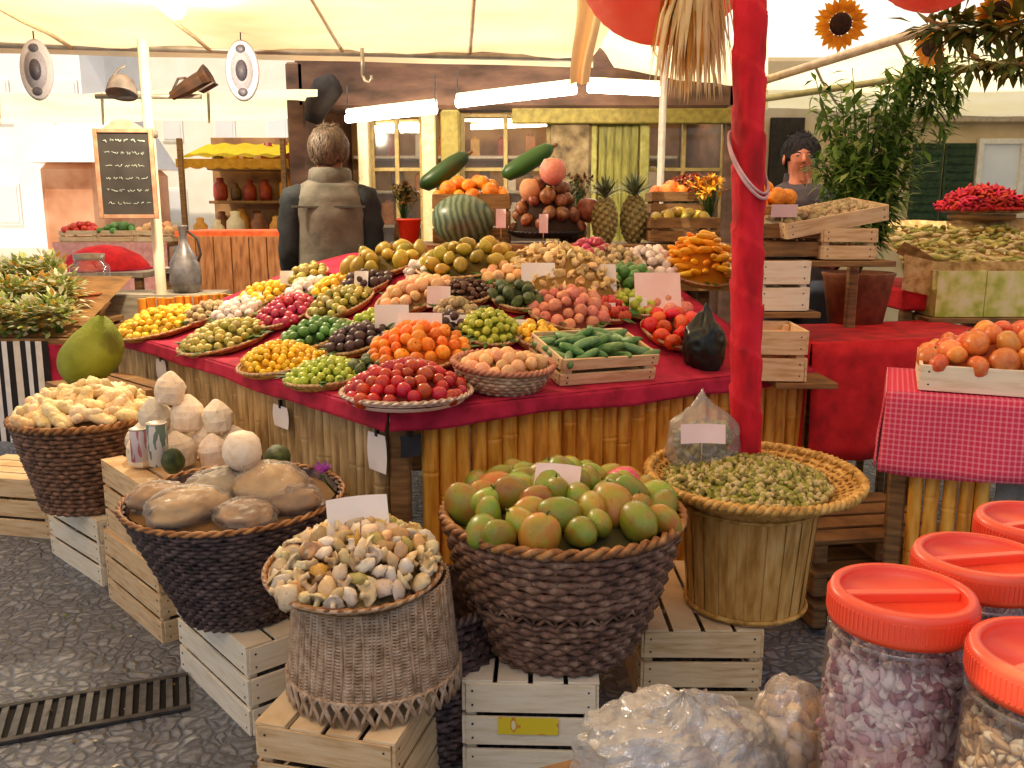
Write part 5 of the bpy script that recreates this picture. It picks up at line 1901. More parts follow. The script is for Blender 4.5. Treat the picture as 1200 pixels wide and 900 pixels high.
def corn_husks():
    c = at_y(812, 55, 2.72)
    t = thing('straw_bundle', 'hanging bundle of ochre corn husks beside the red post', 'straw bundle', c)
    random.seed(4); b = MB()
    for i in range(340):
        a = random.uniform(0, 2 * PI); w_ = random.uniform(.02, .125)
        p0 = Vector((.015 * math.cos(a), .015 * math.sin(a), .28))
        p1 = Vector((w_ * .8 * math.cos(a), w_ * .6 * math.sin(a), random.uniform(.05, .16)))
        p2 = Vector((w_ * math.cos(a) * 1.1, w_ * .7 * math.sin(a), random.uniform(-.16, .0)))
        s = Vector((-math.sin(a), math.cos(a), 0)) * random.uniform(.004, .011)
        b.add([p0, p1 - s, p1 + s, p2], [(0, 1, 2), (1, 3, 2)], True, random.choice((0, 1)) if p2.x < .02 else 1)
    b.build('husks', [mat('husk_ochre', ['#cc8c34', '#e6b45c'], .7, transl=.4), mat('husk_pale', ['#e2cc98', '#f4e6c2'], .7, transl=.4)], t)
    k = MB(); k.tube([(0, 0, .26), (0, 0, .7)], .005, 6); k.build('cord', M['wood_dark'], t)


corn_husks()


def leafy_greens():
    # left edge stall of leafy herbs
    p0 = at_y(40, 395, 4.4)
    z = p0.z
    t = thing('herb_table', 'herb stall table at the left edge with black and white striped cover', 'table', (0, 0, 0))
    b = MB(); b.box((p0.x - .3, 4.75, z - .02), (1.0, .8, .03)); b.build('table_top', M['wood_dark'], t)
    st = MB()
    xa = p0.x - .8; n = 32
    for i in range(n):
        x = xa + .90 * i / n
        st.add([(x, 4.33 + .008 * math.sin(i * 1.2), z - .01), (x + .9 / n, 4.33 + .008 * math.sin((i + 1) * 1.2), z - .01), (x + .9 / n, 4.32 + .012 * math.sin((i + 1) * 1.2), z - .52), (x, 4.32 + .012 * math.sin(i * 1.2), z - .52)], [(0, 1, 2, 3)], True, i % 2)
    st.build('striped_cover', [mat('stripe_white', ['#d8d4d0', '#eae6e2'], .8), mat('stripe_black', ['#141214', '#262224'], .8)], t)
    b = MB(); b.box((p0.x + .145, 4.35, z - .18), (.10, .02, .30)); b.build('red_panel', M['cloth_red'], t)
    for u in (-.75, .15):
        for v in (4.45, 5.1):
            b = MB(); b.box((p0.x + u, v, (z - .04) / 2), (.05, .05, z - .042)); b.build('leg', M['wood_dark'], t)
    random.seed(21)
    spots = [(5, 375), (38, 378), (68, 372), (15, 350), (50, 348), (74, 345), (2, 330), (32, 325), (60, 322), (-20, 360), (-18, 330)]
    labs = ['front row', 'front row', 'front row', 'middle row', 'middle row', 'middle row', 'back row', 'back row', 'back row', 'middle row', 'back row']
    for i, (px, py) in enumerate(spots):
        y = 4.45 + .25 * (i // 3 if i < 9 else 1 + (i - 9))
        zz = z + .06 + .10 * (i // 3 if i < 9 else 1 + (i - 9))
        c = at_y(px, py, y)
        tt = thing('herb_bunch', 'leafy mixed green herb bunch in the %s of the herb stall' % labs[i], 'herbs', c, group='herb bunches in the %s of the herb stall' % labs[i])
        b = MB()
        for k in range(300):
            d = Vector((random.gauss(0, .8), random.gauss(-.3, .8), random.gauss(.5, .5))).normalized()
            leaf_quad(b, d * random.uniform(.01, .12), d, Vector((0, 0, 1)), random.uniform(.03, .06), random.uniform(.022, .042), random.choice((0, 1, 1, 2, 2, 3)))
        b.build('leaves', [mat('herb_dark', ['#5e7a32', '#86984a'], .5, transl=.4), mat('herb_mid', ['#9cac58', '#c0c87c'], .5, transl=.25), mat('herb_pale', ['#d6d8b0', '#ecead0'], .5, transl=.4), mat('herb_ochre', ['#c4903a', '#e0b050'], .5, transl=.35)] if i == 0 else HERB, tt)
        if i == 0: globals()['HERB'] = list(b_mats(tt))
        s_ = MB(); s_.tube([(0, 0, .0), (0, .01, -.08)], .02, 7); s_.build('stalks', M['leaf'], tt)
    # stepped board beneath the back bunches
    b = MB(); b.grid(lambda u, v: (p0.x - .78 + u * .98, 4.4 + v * .75, z + .0 + v * .25), 4, 4); b.build('sloping_board', M['wood_dark'], t)


def b_mats(t):
    return kids(t)[0].data.materials


leafy_greens()

#@BACKSTALL
# ------------------------------------------------------------------ back of the display: melons, squashes, pineapples on a raised shelf
SH_Y, SH_Z = 4.9, at_y(560, 286, 4.72).z
t = thing('back_shelf', 'raised dark shelf along the back of the produce display', 'shelf', (0, 0, 0))
xa, xb = at_y(455, 286, 4.9).x, at_y(850, 286, 4.9).x
b = MB(); b.box(((xa + xb) / 2, SH_Y, SH_Z - .015), (xb - xa, .55, .03)); b.build('board', M['wood_dark'], t)
b = MB(); b.box(((xa + xb) / 2, SH_Y - .26, SH_Z - .14), (xb - xa - .05, .012, .20)); b.build('front_board', M['wood_dark'], t)
for u in (.08, .5, .92):
    b = MB(); b.box((xa + (xb - xa) * u, SH_Y, (SH_Z - .03) / 2), (.06, .4, SH_Z - .034)); b.build('support', M['wood_dark'], t)


def on_shelf(px, y=4.85, lift=0.):
    p = at_y(px, 286, y); return Vector((p.x, y, SH_Z + lift))


def watermelon():
    m, nt, bs, out = nodes_of('melon_rind')
    N, L = nt.nodes, nt.links
    tc = N.new('ShaderNodeTexCoord'); wv = N.new('ShaderNodeTexWave'); wv.wave_type = 'BANDS'; wv.bands_direction = 'X'
    mp = N.new('ShaderNodeMapping'); mp.inputs['Rotation'].default_value = (0, .2, .4)
    L.new(tc.outputs['Object'], mp.inputs[0]); L.new(mp.outputs[0], wv.inputs['Vector'])
    wv.inputs['Scale'].default_value = 9; wv.inputs['Distortion'].default_value = 5; wv.inputs['Detail'].default_value = 4
    rp = N.new('ShaderNodeValToRGB'); rp.color_ramp.elements[0].color = lin('#374a36'); rp.color_ramp.elements[1].color = lin('#6c8064')
    L.new(wv.outputs['Fac'], rp.inputs[0]); L.new(rp.outputs[0], bs.inputs['Base Color']); bs.inputs['Roughness'].default_value = .35
    c = on_shelf(543, 4.82, .125)
    o = MB().blob((0, 0, 0), (.165, .15, .135), 32, 20, .03, 1.2, 2).build('watermelon', m)
    o.location = c; o.rotation_euler = (0, 0, .3)
    tag(o, 'big grey green watermelon at the back of the display', 'watermelon')
    # crate of oranges behind it
    p = at_y(553, 222, 5.0)
    cr = make_crate('fruit_crate', 'crate of oranges standing behind the watermelon', M['wood_dark'], .42, .24, .26, True, 3, seed=61)
    cr.location = (p.x, 5.03, SH_Z)
    heap('orange', 'orange heaped in the crate behind the watermelon', 'orange', 'oranges behind the watermelon', Matrix.Translation((p.x, 5.03, SH_Z + .2)), 1, .09, .082, .02, .18, .09, square=True, seed=12)
    l = MB(); l.grid(lambda u, v: ((u - .5) * .38, (v - .5) * .2, .23), 3, 3); l.build('lining', lining('#6a4a14'), cr)
    for px, py, lab, a in ((520, 199, 'dark green squash slanting left of the oranges', R(58)), (618, 188, 'dark green squash slanting right of the oranges', R(62))):
        p = at_y(px, py, 5.12)
        ob = MB(); ob.tube([(0, 0, -.16), (.01, 0, -.13), (.012, 0, -.05), (.005, 0, .06), (0, 0, .13), (0, 0, .16)], [.018, .045, .055, .052, .04, .015], 14)
        o = ob.build('green_squash', gm('squash_skin', ['#1c3a14', '#2f5a20'], .4)); o.location = p; o.rotation_euler = (0, a, 0)
        tag(o, lab, 'squash')
        s_ = MB(); s_.tube([(0, 0, .155), (0, .004, .19)], [.012, .009], 7); s_.build('stalk', M['wood_dark'], o)
    # reddish heap in a dark tray
    c = on_shelf(640, 4.84, .03)
    round_tray('black_tray', 'black tray of chestnuts and roots at the back of the display', Matrix.Translation(c), .20, .03, M['black'], M['black'], .008, lining('#2c1a10'), .25, coil=False)
    heap('chestnut', 'reddish brown root tuber heaped in the black tray', 'root', 'tubers heaped in the black tray', Matrix.Translation(c), .18, .27, .085, .02, seed=13, name='root_tuber')
    c = on_shelf(640, 4.95, .26)
    for k, (px, py, s, nm, lab, ky) in enumerate(((648, 200, .07, 'pink_fruit', 'pink fruit leaning on top of the brown tubers, upper one', 'pink_fruit'), (622, 222, .06, 'pale_fruit', 'pale fruit on top of the brown tubers, left one', 'peach'), (636, 258, .07, 'green_fruit', 'green fruit in front of the brown tubers', 'lime'), (690, 246, .075, 'brown_fruit', 'brown fruit right of the tubers', 'chestnut'))):
        o = bpy.data.objects.new(nm, P[ky][0]); COL.objects.link(o)
        o.matrix_world = Matrix.Translation(at_y(px, py, 4.72 + .05 * k)) @ Matrix.Diagonal((s, s, s * 1.15, 1)); tag(o, lab, 'fruit')
    for px, py, w_, h_, lab in ((587, 256, 10, 18, 'narrow white card left of the brown tubers'), (637, 262, 9, 18, 'narrow white card in front of the brown tubers')):
        card(px, py, w_, h_, lab, 'paper', y=4.62)
    # red box
    c = on_shelf(480, 4.80, 0)
    t = thing('red_tub', 'small red tub left of the watermelon', 'tub', c)
    b = MB(); b.lathe([(.001, .002), (.05, .002), (.062, .12), (.066, .12), (.066, .13), (.058, .13), (.05, .01), (.001, .01)], 24); b.build('tub_wall', mat('red_tub', ['#c01f10', '#d8321e'], .4), t)
    b = MB(); b.tube([(.064 * math.cos(2 * PI * i / 30), .064 * math.sin(2 * PI * i / 30), .125) for i in range(30)], .005, 6, closed=True); b.build('rim', mat('red_tub_rim', ['#c82818', '#e04028'], .4), t)


watermelon()


def pineapple(px, y, s, label, seed):
    random.seed(seed)
    c = on_shelf(px, y, .0)
    t = thing('pineapple', label, 'pineapple', c, random.random() * 6)
    b = MB()
    b.blob((0, 0, .12 * s), (.062 * s, .062 * s, .12 * s), 18, 14, .04, 2, seed)
    for i in range(90):
        z = -.95 + 1.9 * i / 89; a = i * 2.4
        rr = math.sqrt(1 - z * z)
        d = Vector((rr * math.cos(a), rr * math.sin(a), z * .5)).normalized()
        b.blob((.062 * s * rr * math.cos(a), .062 * s * rr * math.sin(a), .12 * s * (1 + z)), .014 * s, 6, 4, .2, 2, i)
    b.build('flesh_skin', gm('pineapple_skin', ['#4a4424', '#7a6a38', '#8c8258'], .6, bump=.4), t)
    f = MB()
    for i in range(40):
        a = i * 2.4; el = .3 + 1.2 * i / 40
        d = Vector((math.cos(a) * math.cos(el), math.sin(a) * math.cos(el), math.sin(el)))
        leaf_quad(f, Vector((0, 0, .235 * s)), d, Vector((0, 0, 1)), .13 * s, .022 * s, 0, .1)
    f.build('crown', mat('pineapple_leaf_%d' % seed, ['#3d4c30', '#6c7a58', '#8f9a80'], .5, 20), t)


for i, (px, y, s, lab) in enumerate(((708, 4.80, 1.0, 'pineapple at the back, left one of the three'), (742, 4.86, 1.05, 'pineapple at the back, middle one of the three'), (664, 4.98, .9, 'pineapple at the back partly behind the brown tubers'))):
    pineapple(px, y, s, lab, i + 3)
# crates at the back right of the display
for px, py0, py1, y, w_, lab, ky, d_, fl in ((800, 255, 282, 4.75, .36, 'low crate of mixed squashes left of the red post', 'pear', .075, 'olive squash in the low crate left of the post'),
                                             (798, 225, 250, 5.05, .34, 'upper crate of orange pumpkins left of the red post', 'mandarin', .08, 'small orange pumpkin in the upper crate left of the post')):
    p, q = at_y(px, py0, y), at_y(px, py1, y)
    cr = make_crate('fruit_crate', lab, M['wood_dark'], w_, .26, max(.08, p.z - q.z), True, 2, seed=int(py0))
    cr.location = (p.x, y + .05, max(SH_Z + .001, q.z) if y < 5 else q.z)
    heap(ky, fl, 'squash', fl, Matrix.Translation(cr.location), 1, .03, d_, max(.08, p.z - q.z) - .03, w_ / 2 - .03, .10, square=True, seed=int(py0) + 3, name='small_squash')
    if y > 5:
        t = thing('stand_box', 'dark box under the upper crate of pumpkins', 'box', (p.x, y + .05, 0))
        b = MB(); b.box((0, 0, q.z / 2 - .001), (.3, .2, q.z - .004)); b.build('body', M['wood_dark'], t)
        b = MB(); b.box((0, -.103, q.z * .7), (.26, .006, .06)); b.build('batten', M['wood_dark'], t)

def bouquet(px, py, y, h_, label, cols, n, seed, fl):
    p = at_y(px, py, y)
    t = thing('dried_bouquet', label, 'bouquet', (p.x, y, SH_Z + .001))
    random.seed(seed)
    v_ = MB(); v_.lathe([(.001, 0), (.05, 0), (.06, .05), (.045, .11), (.05, .13), (.042, .125), (.001, .12)], 20); v_.build('vase', M['wood_dark'], t)
    b = MB(); st = MB()
    for i in range(n):
        a = random.uniform(0, 6.3); e = random.uniform(.0, .55)
        d = Vector((math.cos(a) * math.sin(e), math.sin(a) * math.sin(e), math.cos(e))); L_ = h_ * random.uniform(.6, 1)
        tip = Vector((0, 0, .11)) + d * L_
        st.tube([(0, 0, .11), tip], .002, 4)
        for k in range(7):
            q = Vector((random.gauss(0, 1), random.gauss(0, 1), random.gauss(.3, 1))).normalized()
            leaf_quad(b, tip, q, d, fl, fl * .5, random.randrange(len(cols)))
    st.build('stems', M['leaf'], t); b.build('blossoms', cols, t)


bouquet(803, 215, 5.08, .26, 'vase of rusty red dried flowers left of the red post', [mat('rust_flower', ['#7a3420', '#a8502e'], .7), mat('rust_flower_b', ['#98482a', '#c06a40'], .7)], 40, 3, .035)
bouquet(834, 205, 4.95, .24, 'vase of golden yellow dried flowers touching the red post', [mat('gold_flower', ['#d8940e', '#f0b428'], .6), mat('gold_flower_b', ['#c07c10', '#e8a830'], .6)], 34, 4, .04)
bouquet(472, 215, 5.0, .20, 'vase of olive dried leaves right of the man', [mat('olive_flower', ['#5a5420', '#80763a'], .7), mat('brown_flower', ['#6a4a24', '#8c6a3c'], .7)], 40, 5, .04)
bouquet(676, 235, 5.08, .26, 'vase of brown dried seed heads before the stone pier', [mat('seed_flower', ['#4c3620', '#745638'], .8), mat('seed_flower_b', ['#6a5030', '#94784e'], .8)], 44, 6, .03)
# stone jar column etc. come with the shop; vase hanging things below
#@PEOPLE
# ------------------------------------------------------------------ people
def person(label, loc, rz, height, jacket, sleeves, trousers, hair, vest=True, arms='down'):
    t = thing('person', label, 'person', loc, rz)
    s = height / 1.75
    J = {}
    verts, edges, rad = [], [], []
    def v(n, p, r):
        J[n] = len(verts); verts.append(Vector(p) * s); rad.append(r * s)
    v('pelvis', (0, 0, .95), (.145))
    v('waist', (0, -.01, 1.08), .13); v('chest', (0, 0, 1.28), .15); v('upper', (0, .0, 1.42), .12); v('neck', (0, .01, 1.50), .055); v('head0', (0, .015, 1.57), .065); v('head1', (0, .02, 1.64), .088); v('head2', (0, .0, 1.71), .07)
    edges += [('pelvis', 'waist'), ('waist', 'chest'), ('chest', 'upper'), ('upper', 'neck'), ('neck', 'head0'), ('head0', 'head1'), ('head1', 'head2')]
    for g_, sd in (('l', -1), ('r', 1)):
        v('sh' + g_, (sd * .165, 0, 1.41), .056); v('el' + g_, (sd * .212, -.01, 1.13), .040)
        if arms == 'down': v('wr' + g_, (sd * .215, .10, .90), .028); v('ha' + g_, (sd * .21, .13, .82), .033)
        else: v('wr' + g_, (sd * .16, .20, 1.08), .032); v('ha' + g_, (sd * .12, .27, 1.08), .035)
        edges += [('upper', 'sh' + g_), ('sh' + g_, 'el' + g_), ('el' + g_, 'wr' + g_), ('wr' + g_, 'ha' + g_)]
        v('hip' + g_, (sd * .095, 0, .90), .095); v('kn' + g_, (sd * .10, .01, .50), .06); v('an' + g_, (sd * .10, -.02, .09), .042); v('to' + g_, (sd * .11, .13, .035), .035)
        edges += [('pelvis', 'hip' + g_), ('hip' + g_, 'kn' + g_), ('kn' + g_, 'an' + g_), ('an' + g_, 'to' + g_)]
        # fingers
        h = verts[J['ha' + g_]] / s; w_ = verts[J['wr' + g_]] / s; d = (h - w_).normalized()
        for k in range(5):
            off = Vector((0, (k - 2) * .016, 0)) if arms == 'down' else Vector(((k - 2) * .016 * sd * -1, 0, 0))
            L_ = (.05, .07, .078, .07, .055)[k]
            q1 = h + off + d * .03; q2 = h + off * 1.1 + d * (.03 + L_) + Vector((-sd * .012, 0, 0))
            v('f%s%da' % (g_, k), q1, .010); v('f%s%db' % (g_, k), q2, .008)
            edges += [('ha' + g_, 'f%s%da' % (g_, k)), ('f%s%da' % (g_, k), 'f%s%db' % (g_, k))]
    me = bpy.data.meshes.new('body')
    me.from_pydata(verts, [(J[a], J[b]) for a, b in edges], [])
    o = bpy.data.objects.new('body', me); COL.objects.link(o); o.parent = t
    me.materials.append(M['skin'])
    sk = o.modifiers.new('Skin', 'SKIN'); sk.use_smooth_shade = True
    if not me.skin_vertices: me.skin_vertices.new()
    for i, d in enumerate(me.skin_vertices[0].data):
        d.radius = (rad[i], rad[i] * (.72 if i in (J['waist'], J['chest'], J['upper'], J['pelvis']) else 1)); d.use_root = (i == 0)
    o.modifiers.new('Sub', 'SUBSURF').render_levels = 2
    # clothes
    c = MB()
    prof = [(.18, .80), (.182, .95), (.175, 1.06), (.182, 1.2), (.193, 1.32), (.185, 1.41), (.15, 1.475), (.085, 1.51), (.08, 1.56), (.072, 1.56)]
    def ell(b, pr, y0, fy, seed):
        pr = [(pr[i][0] + (pr[i + 1][0] - pr[i][0]) * k / 6, pr[i][1] + (pr[i + 1][1] - pr[i][1]) * k / 6) for i in range(len(pr) - 1) for k in range(6)] + [pr[-1]]
        b.lathe([(r * s, z * s) for r, z in pr], 48, (0, y0, 0), 1, fy, .06, seed)
    ell(c, prof, 0, .68, 3)
    for i, p in enumerate(c.v):
        q = Vector((p[0], p[1], 0)); k = 1 + .05 * noise.noise(Vector((p[0] * 7 / s, p[1] * 7 / s, p[2] * 3.5))) + .035 * noise.noise(Vector((p[0] * 11, p[1] * 11, p[2] * 14)))
        c.v[i] = (p[0] * k, p[1] * k, p[2] + .006 * noise.noise(Vector(p) * 9))
    c.build('jacket', jacket, t)
    for sd in (-1, 1):
        b = MB()
        g_ = 'l' if sd < 0 else 'r'
        pts = [verts[J['upper']] * .6 + verts[J['sh' + g_]] * .4 + Vector((0, 0, -.012)), verts[J['sh' + g_]] + Vector((sd * .012, 0, -.01)), (verts[J['sh' + g_]] + verts[J['el' + g_]]) / 2 + Vector((sd * .012, 0, 0)), verts[J['el' + g_]], (verts[J['el' + g_]] + verts[J['wr' + g_]]) / 2, verts[J['wr' + g_]]]
        rr_ = [.072 * s, .080 * s, .068 * s, .059 * s, .052 * s, .045 * s]
        q_ = [pts[i].lerp(pts[i + 1], k / 6) for i in range(5) for k in range(6)] + [pts[5]]
        rr2 = [rr_[i] + (rr_[i + 1] - rr_[i]) * k / 6 for i in range(5) for k in range(6)] + [rr_[5]]
        b.tube(q_, rr2, 18, caps=True)
        for i, p in enumerate(b.v):
            b.v[i] = tuple(Vector(p) + Vector((1, .6, 0)) * (.012 * noise.noise(Vector(p) * 16) + .008 * noise.noise(Vector((p[0] * 8, p[1] * 8, p[2] * 34)))))
        b.build('sleeve', sleeves, t)
        b = MB()
        pts = [verts[J['hip' + g_]] + Vector((0, 0, .09)), verts[J['hip' + g_]], verts[J['kn' + g_]], verts[J['an' + g_]]]
        b.tube(pts, [.105 * s, .118 * s, .085 * s, .075 * s], 14); b.build('trouser_leg', trousers, t)
        b = MB(); b.blob(verts[J['an' + g_]] * .5 + verts[J['to' + g_]] * .5 + Vector((0, 0, -.015)), (.052 * s, .14 * s, .05 * s), 14, 8, .03); b.build('shoe', M['black'], t)
    h = MB()
    hc = verts[J['head1']]
    def sh(tt, p):
        return Vector((p.x, p.y if p.y < 0 else p.y * .72, p.z if p.z > -.055 * s or p.y < -.02 * s else max(p.z, -.03 * s)))
    h.blob(hc + Vector((0, -.018, .022)), (.098 * s, .112 * s, .108 * s), 24, 16, .10, 3, 4, sh)
    random.seed(int(height * 100))
    for i in range(1500):
        u = Vector((random.gauss(0, 1), random.gauss(-.35, 1), random.gauss(.35, .9))).normalized()
        if u.z < -.55 or (u.y > .3 and u.z < .45): continue
        p0 = hc + Vector((u.x * .100 * s, u.y * .112 * s * (1 if u.y < 0 else .74) - .018, u.z * .108 * s + .022))
        d = Vector((u.x * .25 + random.gauss(0, .25), u.y * .25 + random.gauss(0, .2), -1 if u.z < .8 else random.gauss(0, .5)))
        d = (d - u * d.dot(u) * .85).normalized()
        leaf_quad(h, p0, d, u, random.uniform(.03, .06), .006, 0, .5)
    h.build('hair', hair, t)
    # face: ears, nose, eyes, mouth
    f = MB()
    pts = [hc + Vector((0, .082 * s, .012 * s)), hc + Vector((0, .094 * s, -.008 * s)), hc + Vector((0, .104 * s, -.024 * s)), hc + Vector((0, .09 * s, -.032 * s))]
    f.tube(pts, [.007 * s, .009 * s, .012 * s, .008 * s], 8)
    f.build('nose', M['skin'], t)
    lip = mat('lips', ['#8a4238', '#a0524a'], .5)
    for sd in (-1, 1):
        f = MB(); f.blob(hc + Vector((sd * .090 * s, .0, -.012)), (.009 * s, .018 * s, .029 * s), 10, 8, .05); f.build('ear', M['skin'], t)
        f = MB(); f.blob(hc + Vector((sd * .030 * s, .082 * s, .004 * s)), (.0095 * s, .005 * s, .0045 * s), 8, 6, 0); f.build('eye', M['black'], t)
        f = MB(); f.tube([hc + Vector((sd * .014 * s, .088 * s, .017 * s)), hc + Vector((sd * .032 * s, .087 * s, .023 * s)), hc + Vector((sd * .050 * s, .076 * s, .017 * s))], [.003 * s, .0042 * s, .002 * s], 6); f.build('eyebrow', hair, t)
    f = MB(); f.tube([hc + Vector((-.022 * s, .080 * s, -.054 * s)), hc + Vector((0, .087 * s, -.053 * s)), hc + Vector((.022 * s, .080 * s, -.054 * s))], [.002 * s, .0048 * s, .002 * s], 6); f.build('mouth', lip, t)
    return t


pp = at_y(384, 150, 4.85)
pm_ = person('person in olive grey vest over black sleeves standing with back turned', (pp.x, 4.85, 0), R(6), pp.z - .005, M['jacket'], M['sleeve'], M['trousers'], M['hair'])
cl = MB()
sc = (pp.z) / 1.75
cl.lathe([(.105 * sc, 1.47 * sc), (.112 * sc, 1.50 * sc), (.105 * sc, 1.545 * sc), (.09 * sc, 1.555 * sc)], 24, (0, 0, 0), 1, .85, .08, 2)
cl.build('collar', mat('jacket_collar', ['#4a463f', '#625d54'], .8, 20, 4, .5), pm_)
bp_ = MB(); bp_.box((0, -.118 * sc, 1.36 * sc), (.36 * sc, .012, .012)); bp_.build('yoke_seam', mat('seam_dark', ['#3a3731', '#4a463f'], .8), pm_)
qq = at_y(940, 160, 5.1)
person('vendor in dark clothes with ruddy face looking over the crates', (qq.x, 5.1, 0), R(170), qq.z, mat('dark_jumper', ['#221a1a', '#3a2c2a'], .8), M['sleeve'], M['trousers'], M['hair_dark'], arms='bent')

#@BACKGROUND
# ------------------------------------------------------------------ canopies and tent frame
def sheet(name, label, pts, m, nu=24, nv=24, sag=.05, seams=0, valance=None, cat='canopy', seed=0):
    """pts: four corners in order near-left, near-right, far-right, far-left"""
    A, B, C_, D = [Vector(p) for p in pts]
    t = thing(name, label, cat, (0, 0, 0))
    b = MB()
    def f(u, v):
        p = A * (1 - u) * (1 - v) + B * u * (1 - v) + C_ * u * v + D * (1 - u) * v
        p = p - Vector((0, 0, sag * math.sin(PI * u) * math.sin(PI * v))) + Vector((0, 0, .03 * noise.noise(p * 2.2 + Vector((seed, 0, 0))) + .014 * noise.noise(Vector((p.x * 9, p.y * 2.5, 0)))))
        return p
    b.grid(f, nu, nv)
    b.build('sheet', m, t)
    if seams:
        for k in range(1, seams + 1):
            q = [f(k / (seams + 1), v / 14) - Vector((0, 0, .012)) for v in range(15)]
            s_ = MB(); s_.tube(q, .012, 6); s_.build('rafter', mat('seam_%s_%d' % (name, k), ['#cdb58c', '#dcc8a2'], .7), t)
    if valance:
        for (i, j, hgt) in valance:
            pa, pb_ = [A, B, C_, D][i], [A, B, C_, D][j]
            v_ = MB(); v_.grid(lambda u, w_: pa.lerp(pb_, u) + Vector((.01 * math.sin(u * 40), .012 * math.sin(u * 33 + w_), -hgt * w_)) , 60, 3); v_.build('valance', m, t)
            r_ = MB(); r_.tube([pa + Vector((0, -.02, -.01)), pb_ + Vector((0, -.02, -.01))], .022, 8); r_.build('edge_pole', M['metal'], t)
    return t


ca, cb_ = at_z(-260, 44, 2.42), at_z(694, 68, 2.42)
sheet('tent_canopy', 'large cream canvas canopy stretched over the main stall', [(-3.2, .2, 2.50), (.72, .2, 2.50), (cb_.x, cb_.y, 2.42), (ca.x, ca.y, 2.42)], M['canvas'], 40, 40, .05, 5, valance=[(3, 2, .06)])
sheet('tent_canopy', 'added out of view cream canopy keeping the sun off the right side aisle', [(.55, 1.5, 2.75), (3.9, 1.5, 2.75), (3.6, 4.3, 2.80), (.55, 4.3, 2.80)], M['canvas'], 20, 20, .05, 2)  # never in view; added to block direct sun on the right side
def pt(px, py, y): return at_y(px, py, y)
# hanging strip at the canopy corner
t = thing('canvas_strip', 'loose cream canvas strip hanging at the canopy corner', 'canvas strip')
b = MB()
p0 = at_y(690, -40, 4.2); p1 = at_y(683, 98, 4.3)
b.grid(lambda u, v: p0.lerp(p1, v) + Vector(((u - .5) * .13 * (1 - .35 * v) + .015 * math.sin(v * 5), .035 * math.sin(u * 9 + v * 2), 0)), 14, 14)
b.build('cloth', M['canvas'], t)
b = MB(); b.tube([p0 + Vector((0, .02, .02)), p0 + Vector((0, .02, .3))], .006, 6); b.build('tie', M['wood'], t)

# far canopy behind at left, and centre-right, and right
sheet('tent_canopy', 'far cream canopy beyond the left pole', [pt(-120, 112, 7.4), pt(372, 104, 7.0), pt(372, 140, 9.0), pt(-120, 146, 9.4)], M['canvas2'], 20, 10, .04, 3)
sheet('tent_canopy', 'cream canopy panel seen between canvas strip and red post', [pt(695, 44, 6.4), pt(900, 44, 6.0), pt(900, 128, 8.6), pt(735, 100, 8.6)], M['canvas2'], 14, 12, .04, 2)
sheet('tent_canopy', 'bright cream canopy at the right behind the sunflowers', [pt(880, 98, 7.2), pt(1330, -45, 4.4), pt(1330, 140, 9.6), pt(880, 128, 9.6)], M['canvas2'], 20, 20, .05, 3)
for k, (a, b_, lab) in enumerate(((pt(884, 98, 7.15), pt(1330, -42, 4.35), 'slanting pale pole along the bright canopy edge'), (pt(880, 118, 6.2), pt(1260, 62, 5.2), 'olive slanting pole under the bright canopy'))):
    t = MB(); t.tube([a, b_], .03 if k == 0 else .022, 10)
    o = t.build('tent_pole', M['canvas'] if k == 9 else mat('pole_%d' % k, ['#b8946c', '#d0b088'] if k == 0 else ['#7a6c3a', '#96864e'], .6)); tag(o, lab, 'pole')

sheet('sky_sheet', 'white sheet added in place of the bright sky far behind the sunflowers', [pt(700, 100, 10.5), pt(1400, 100, 10.5), pt(1400, -260, 7.0), pt(700, -200, 7.0)], M['sky_white'], 14, 12, .05, 0)  # added sheet, its white stands in for the overexposed sky
# bulb lit under the canopy
c = at_z(205, 8, 2.36)
t = thing('light_bulb', 'glowing bulb under the cream canopy at the upper left', 'lamp', c)
MB().blob((0, 0, 0), (.05, .05, .055), 20, 14, 0).build('bulb', glow('bulb_glow', '#fff4dc', 14.), t)
b = MB(); b.lathe([(.02, .05), (.022, .08), (.001, .085)], 14); b.build('socket', M['black'], t)
ld = bpy.data.lights.new('bulb_light', 'POINT'); ld.energy = 130; ld.color = (1, .84, .60); ld.shadow_soft_size = .06
lo = bpy.data.objects.new('bulb_light', ld); COL.objects.link(lo); lo.location = c + Vector((0, 0, -.09))

# tent pole at left with its arm and fixtures
pl = at_z(186, 420, .6)
PY = 5.2
pl = at_y(186, 300, PY)
t = thing('tent_pole', 'pale vertical tent pole standing behind the chalkboard', 'pole', (pl.x, PY, 0))
MB().lathe([(.032, 0), (.03, .02), (.03, 2.34), (.001, 2.34)], 16, (0, 0, 0)).build('shaft', mat('pole_paint', ['#cbb89c', '#e2d2b8'], .5, 6, 4, .1), t)
zc = at_y(186, 60, PY).z; zj = at_y(186, 157, PY).z
b = MB(); b.lathe([(.036, zj - .02), (.044, zj - .015), (.044, zj + .015), (.036, zj + .02)], 16); b.build('joint', M['metal'], t)
ax, bx2 = at_y(112, 113, PY).x - pl.x, at_y(236, 112, PY).x - pl.x
zr = at_y(186, 113, PY).z
b = MB(); b.tube([(ax, 0, zr), (bx2, 0, zr)], .014, 8); b.build('cross_arm', M['metal'], t)


def b0(s):
    b = MB()
    b.lathe([(.001, -.15 * s), (.03 * s, -.15 * s), (.04 * s, -.1 * s), (.052 * s, -.02 * s), (.056 * s, .09 * s), (.075 * s, .13 * s), (.078 * s, .15 * s), (.062 * s, .145 * s), (.001, .11 * s)], 8, smooth=False)
    b.box((.07 * s, 0, .10 * s), (.012 * s, .10 * s, .12 * s)); return b.v, b.f


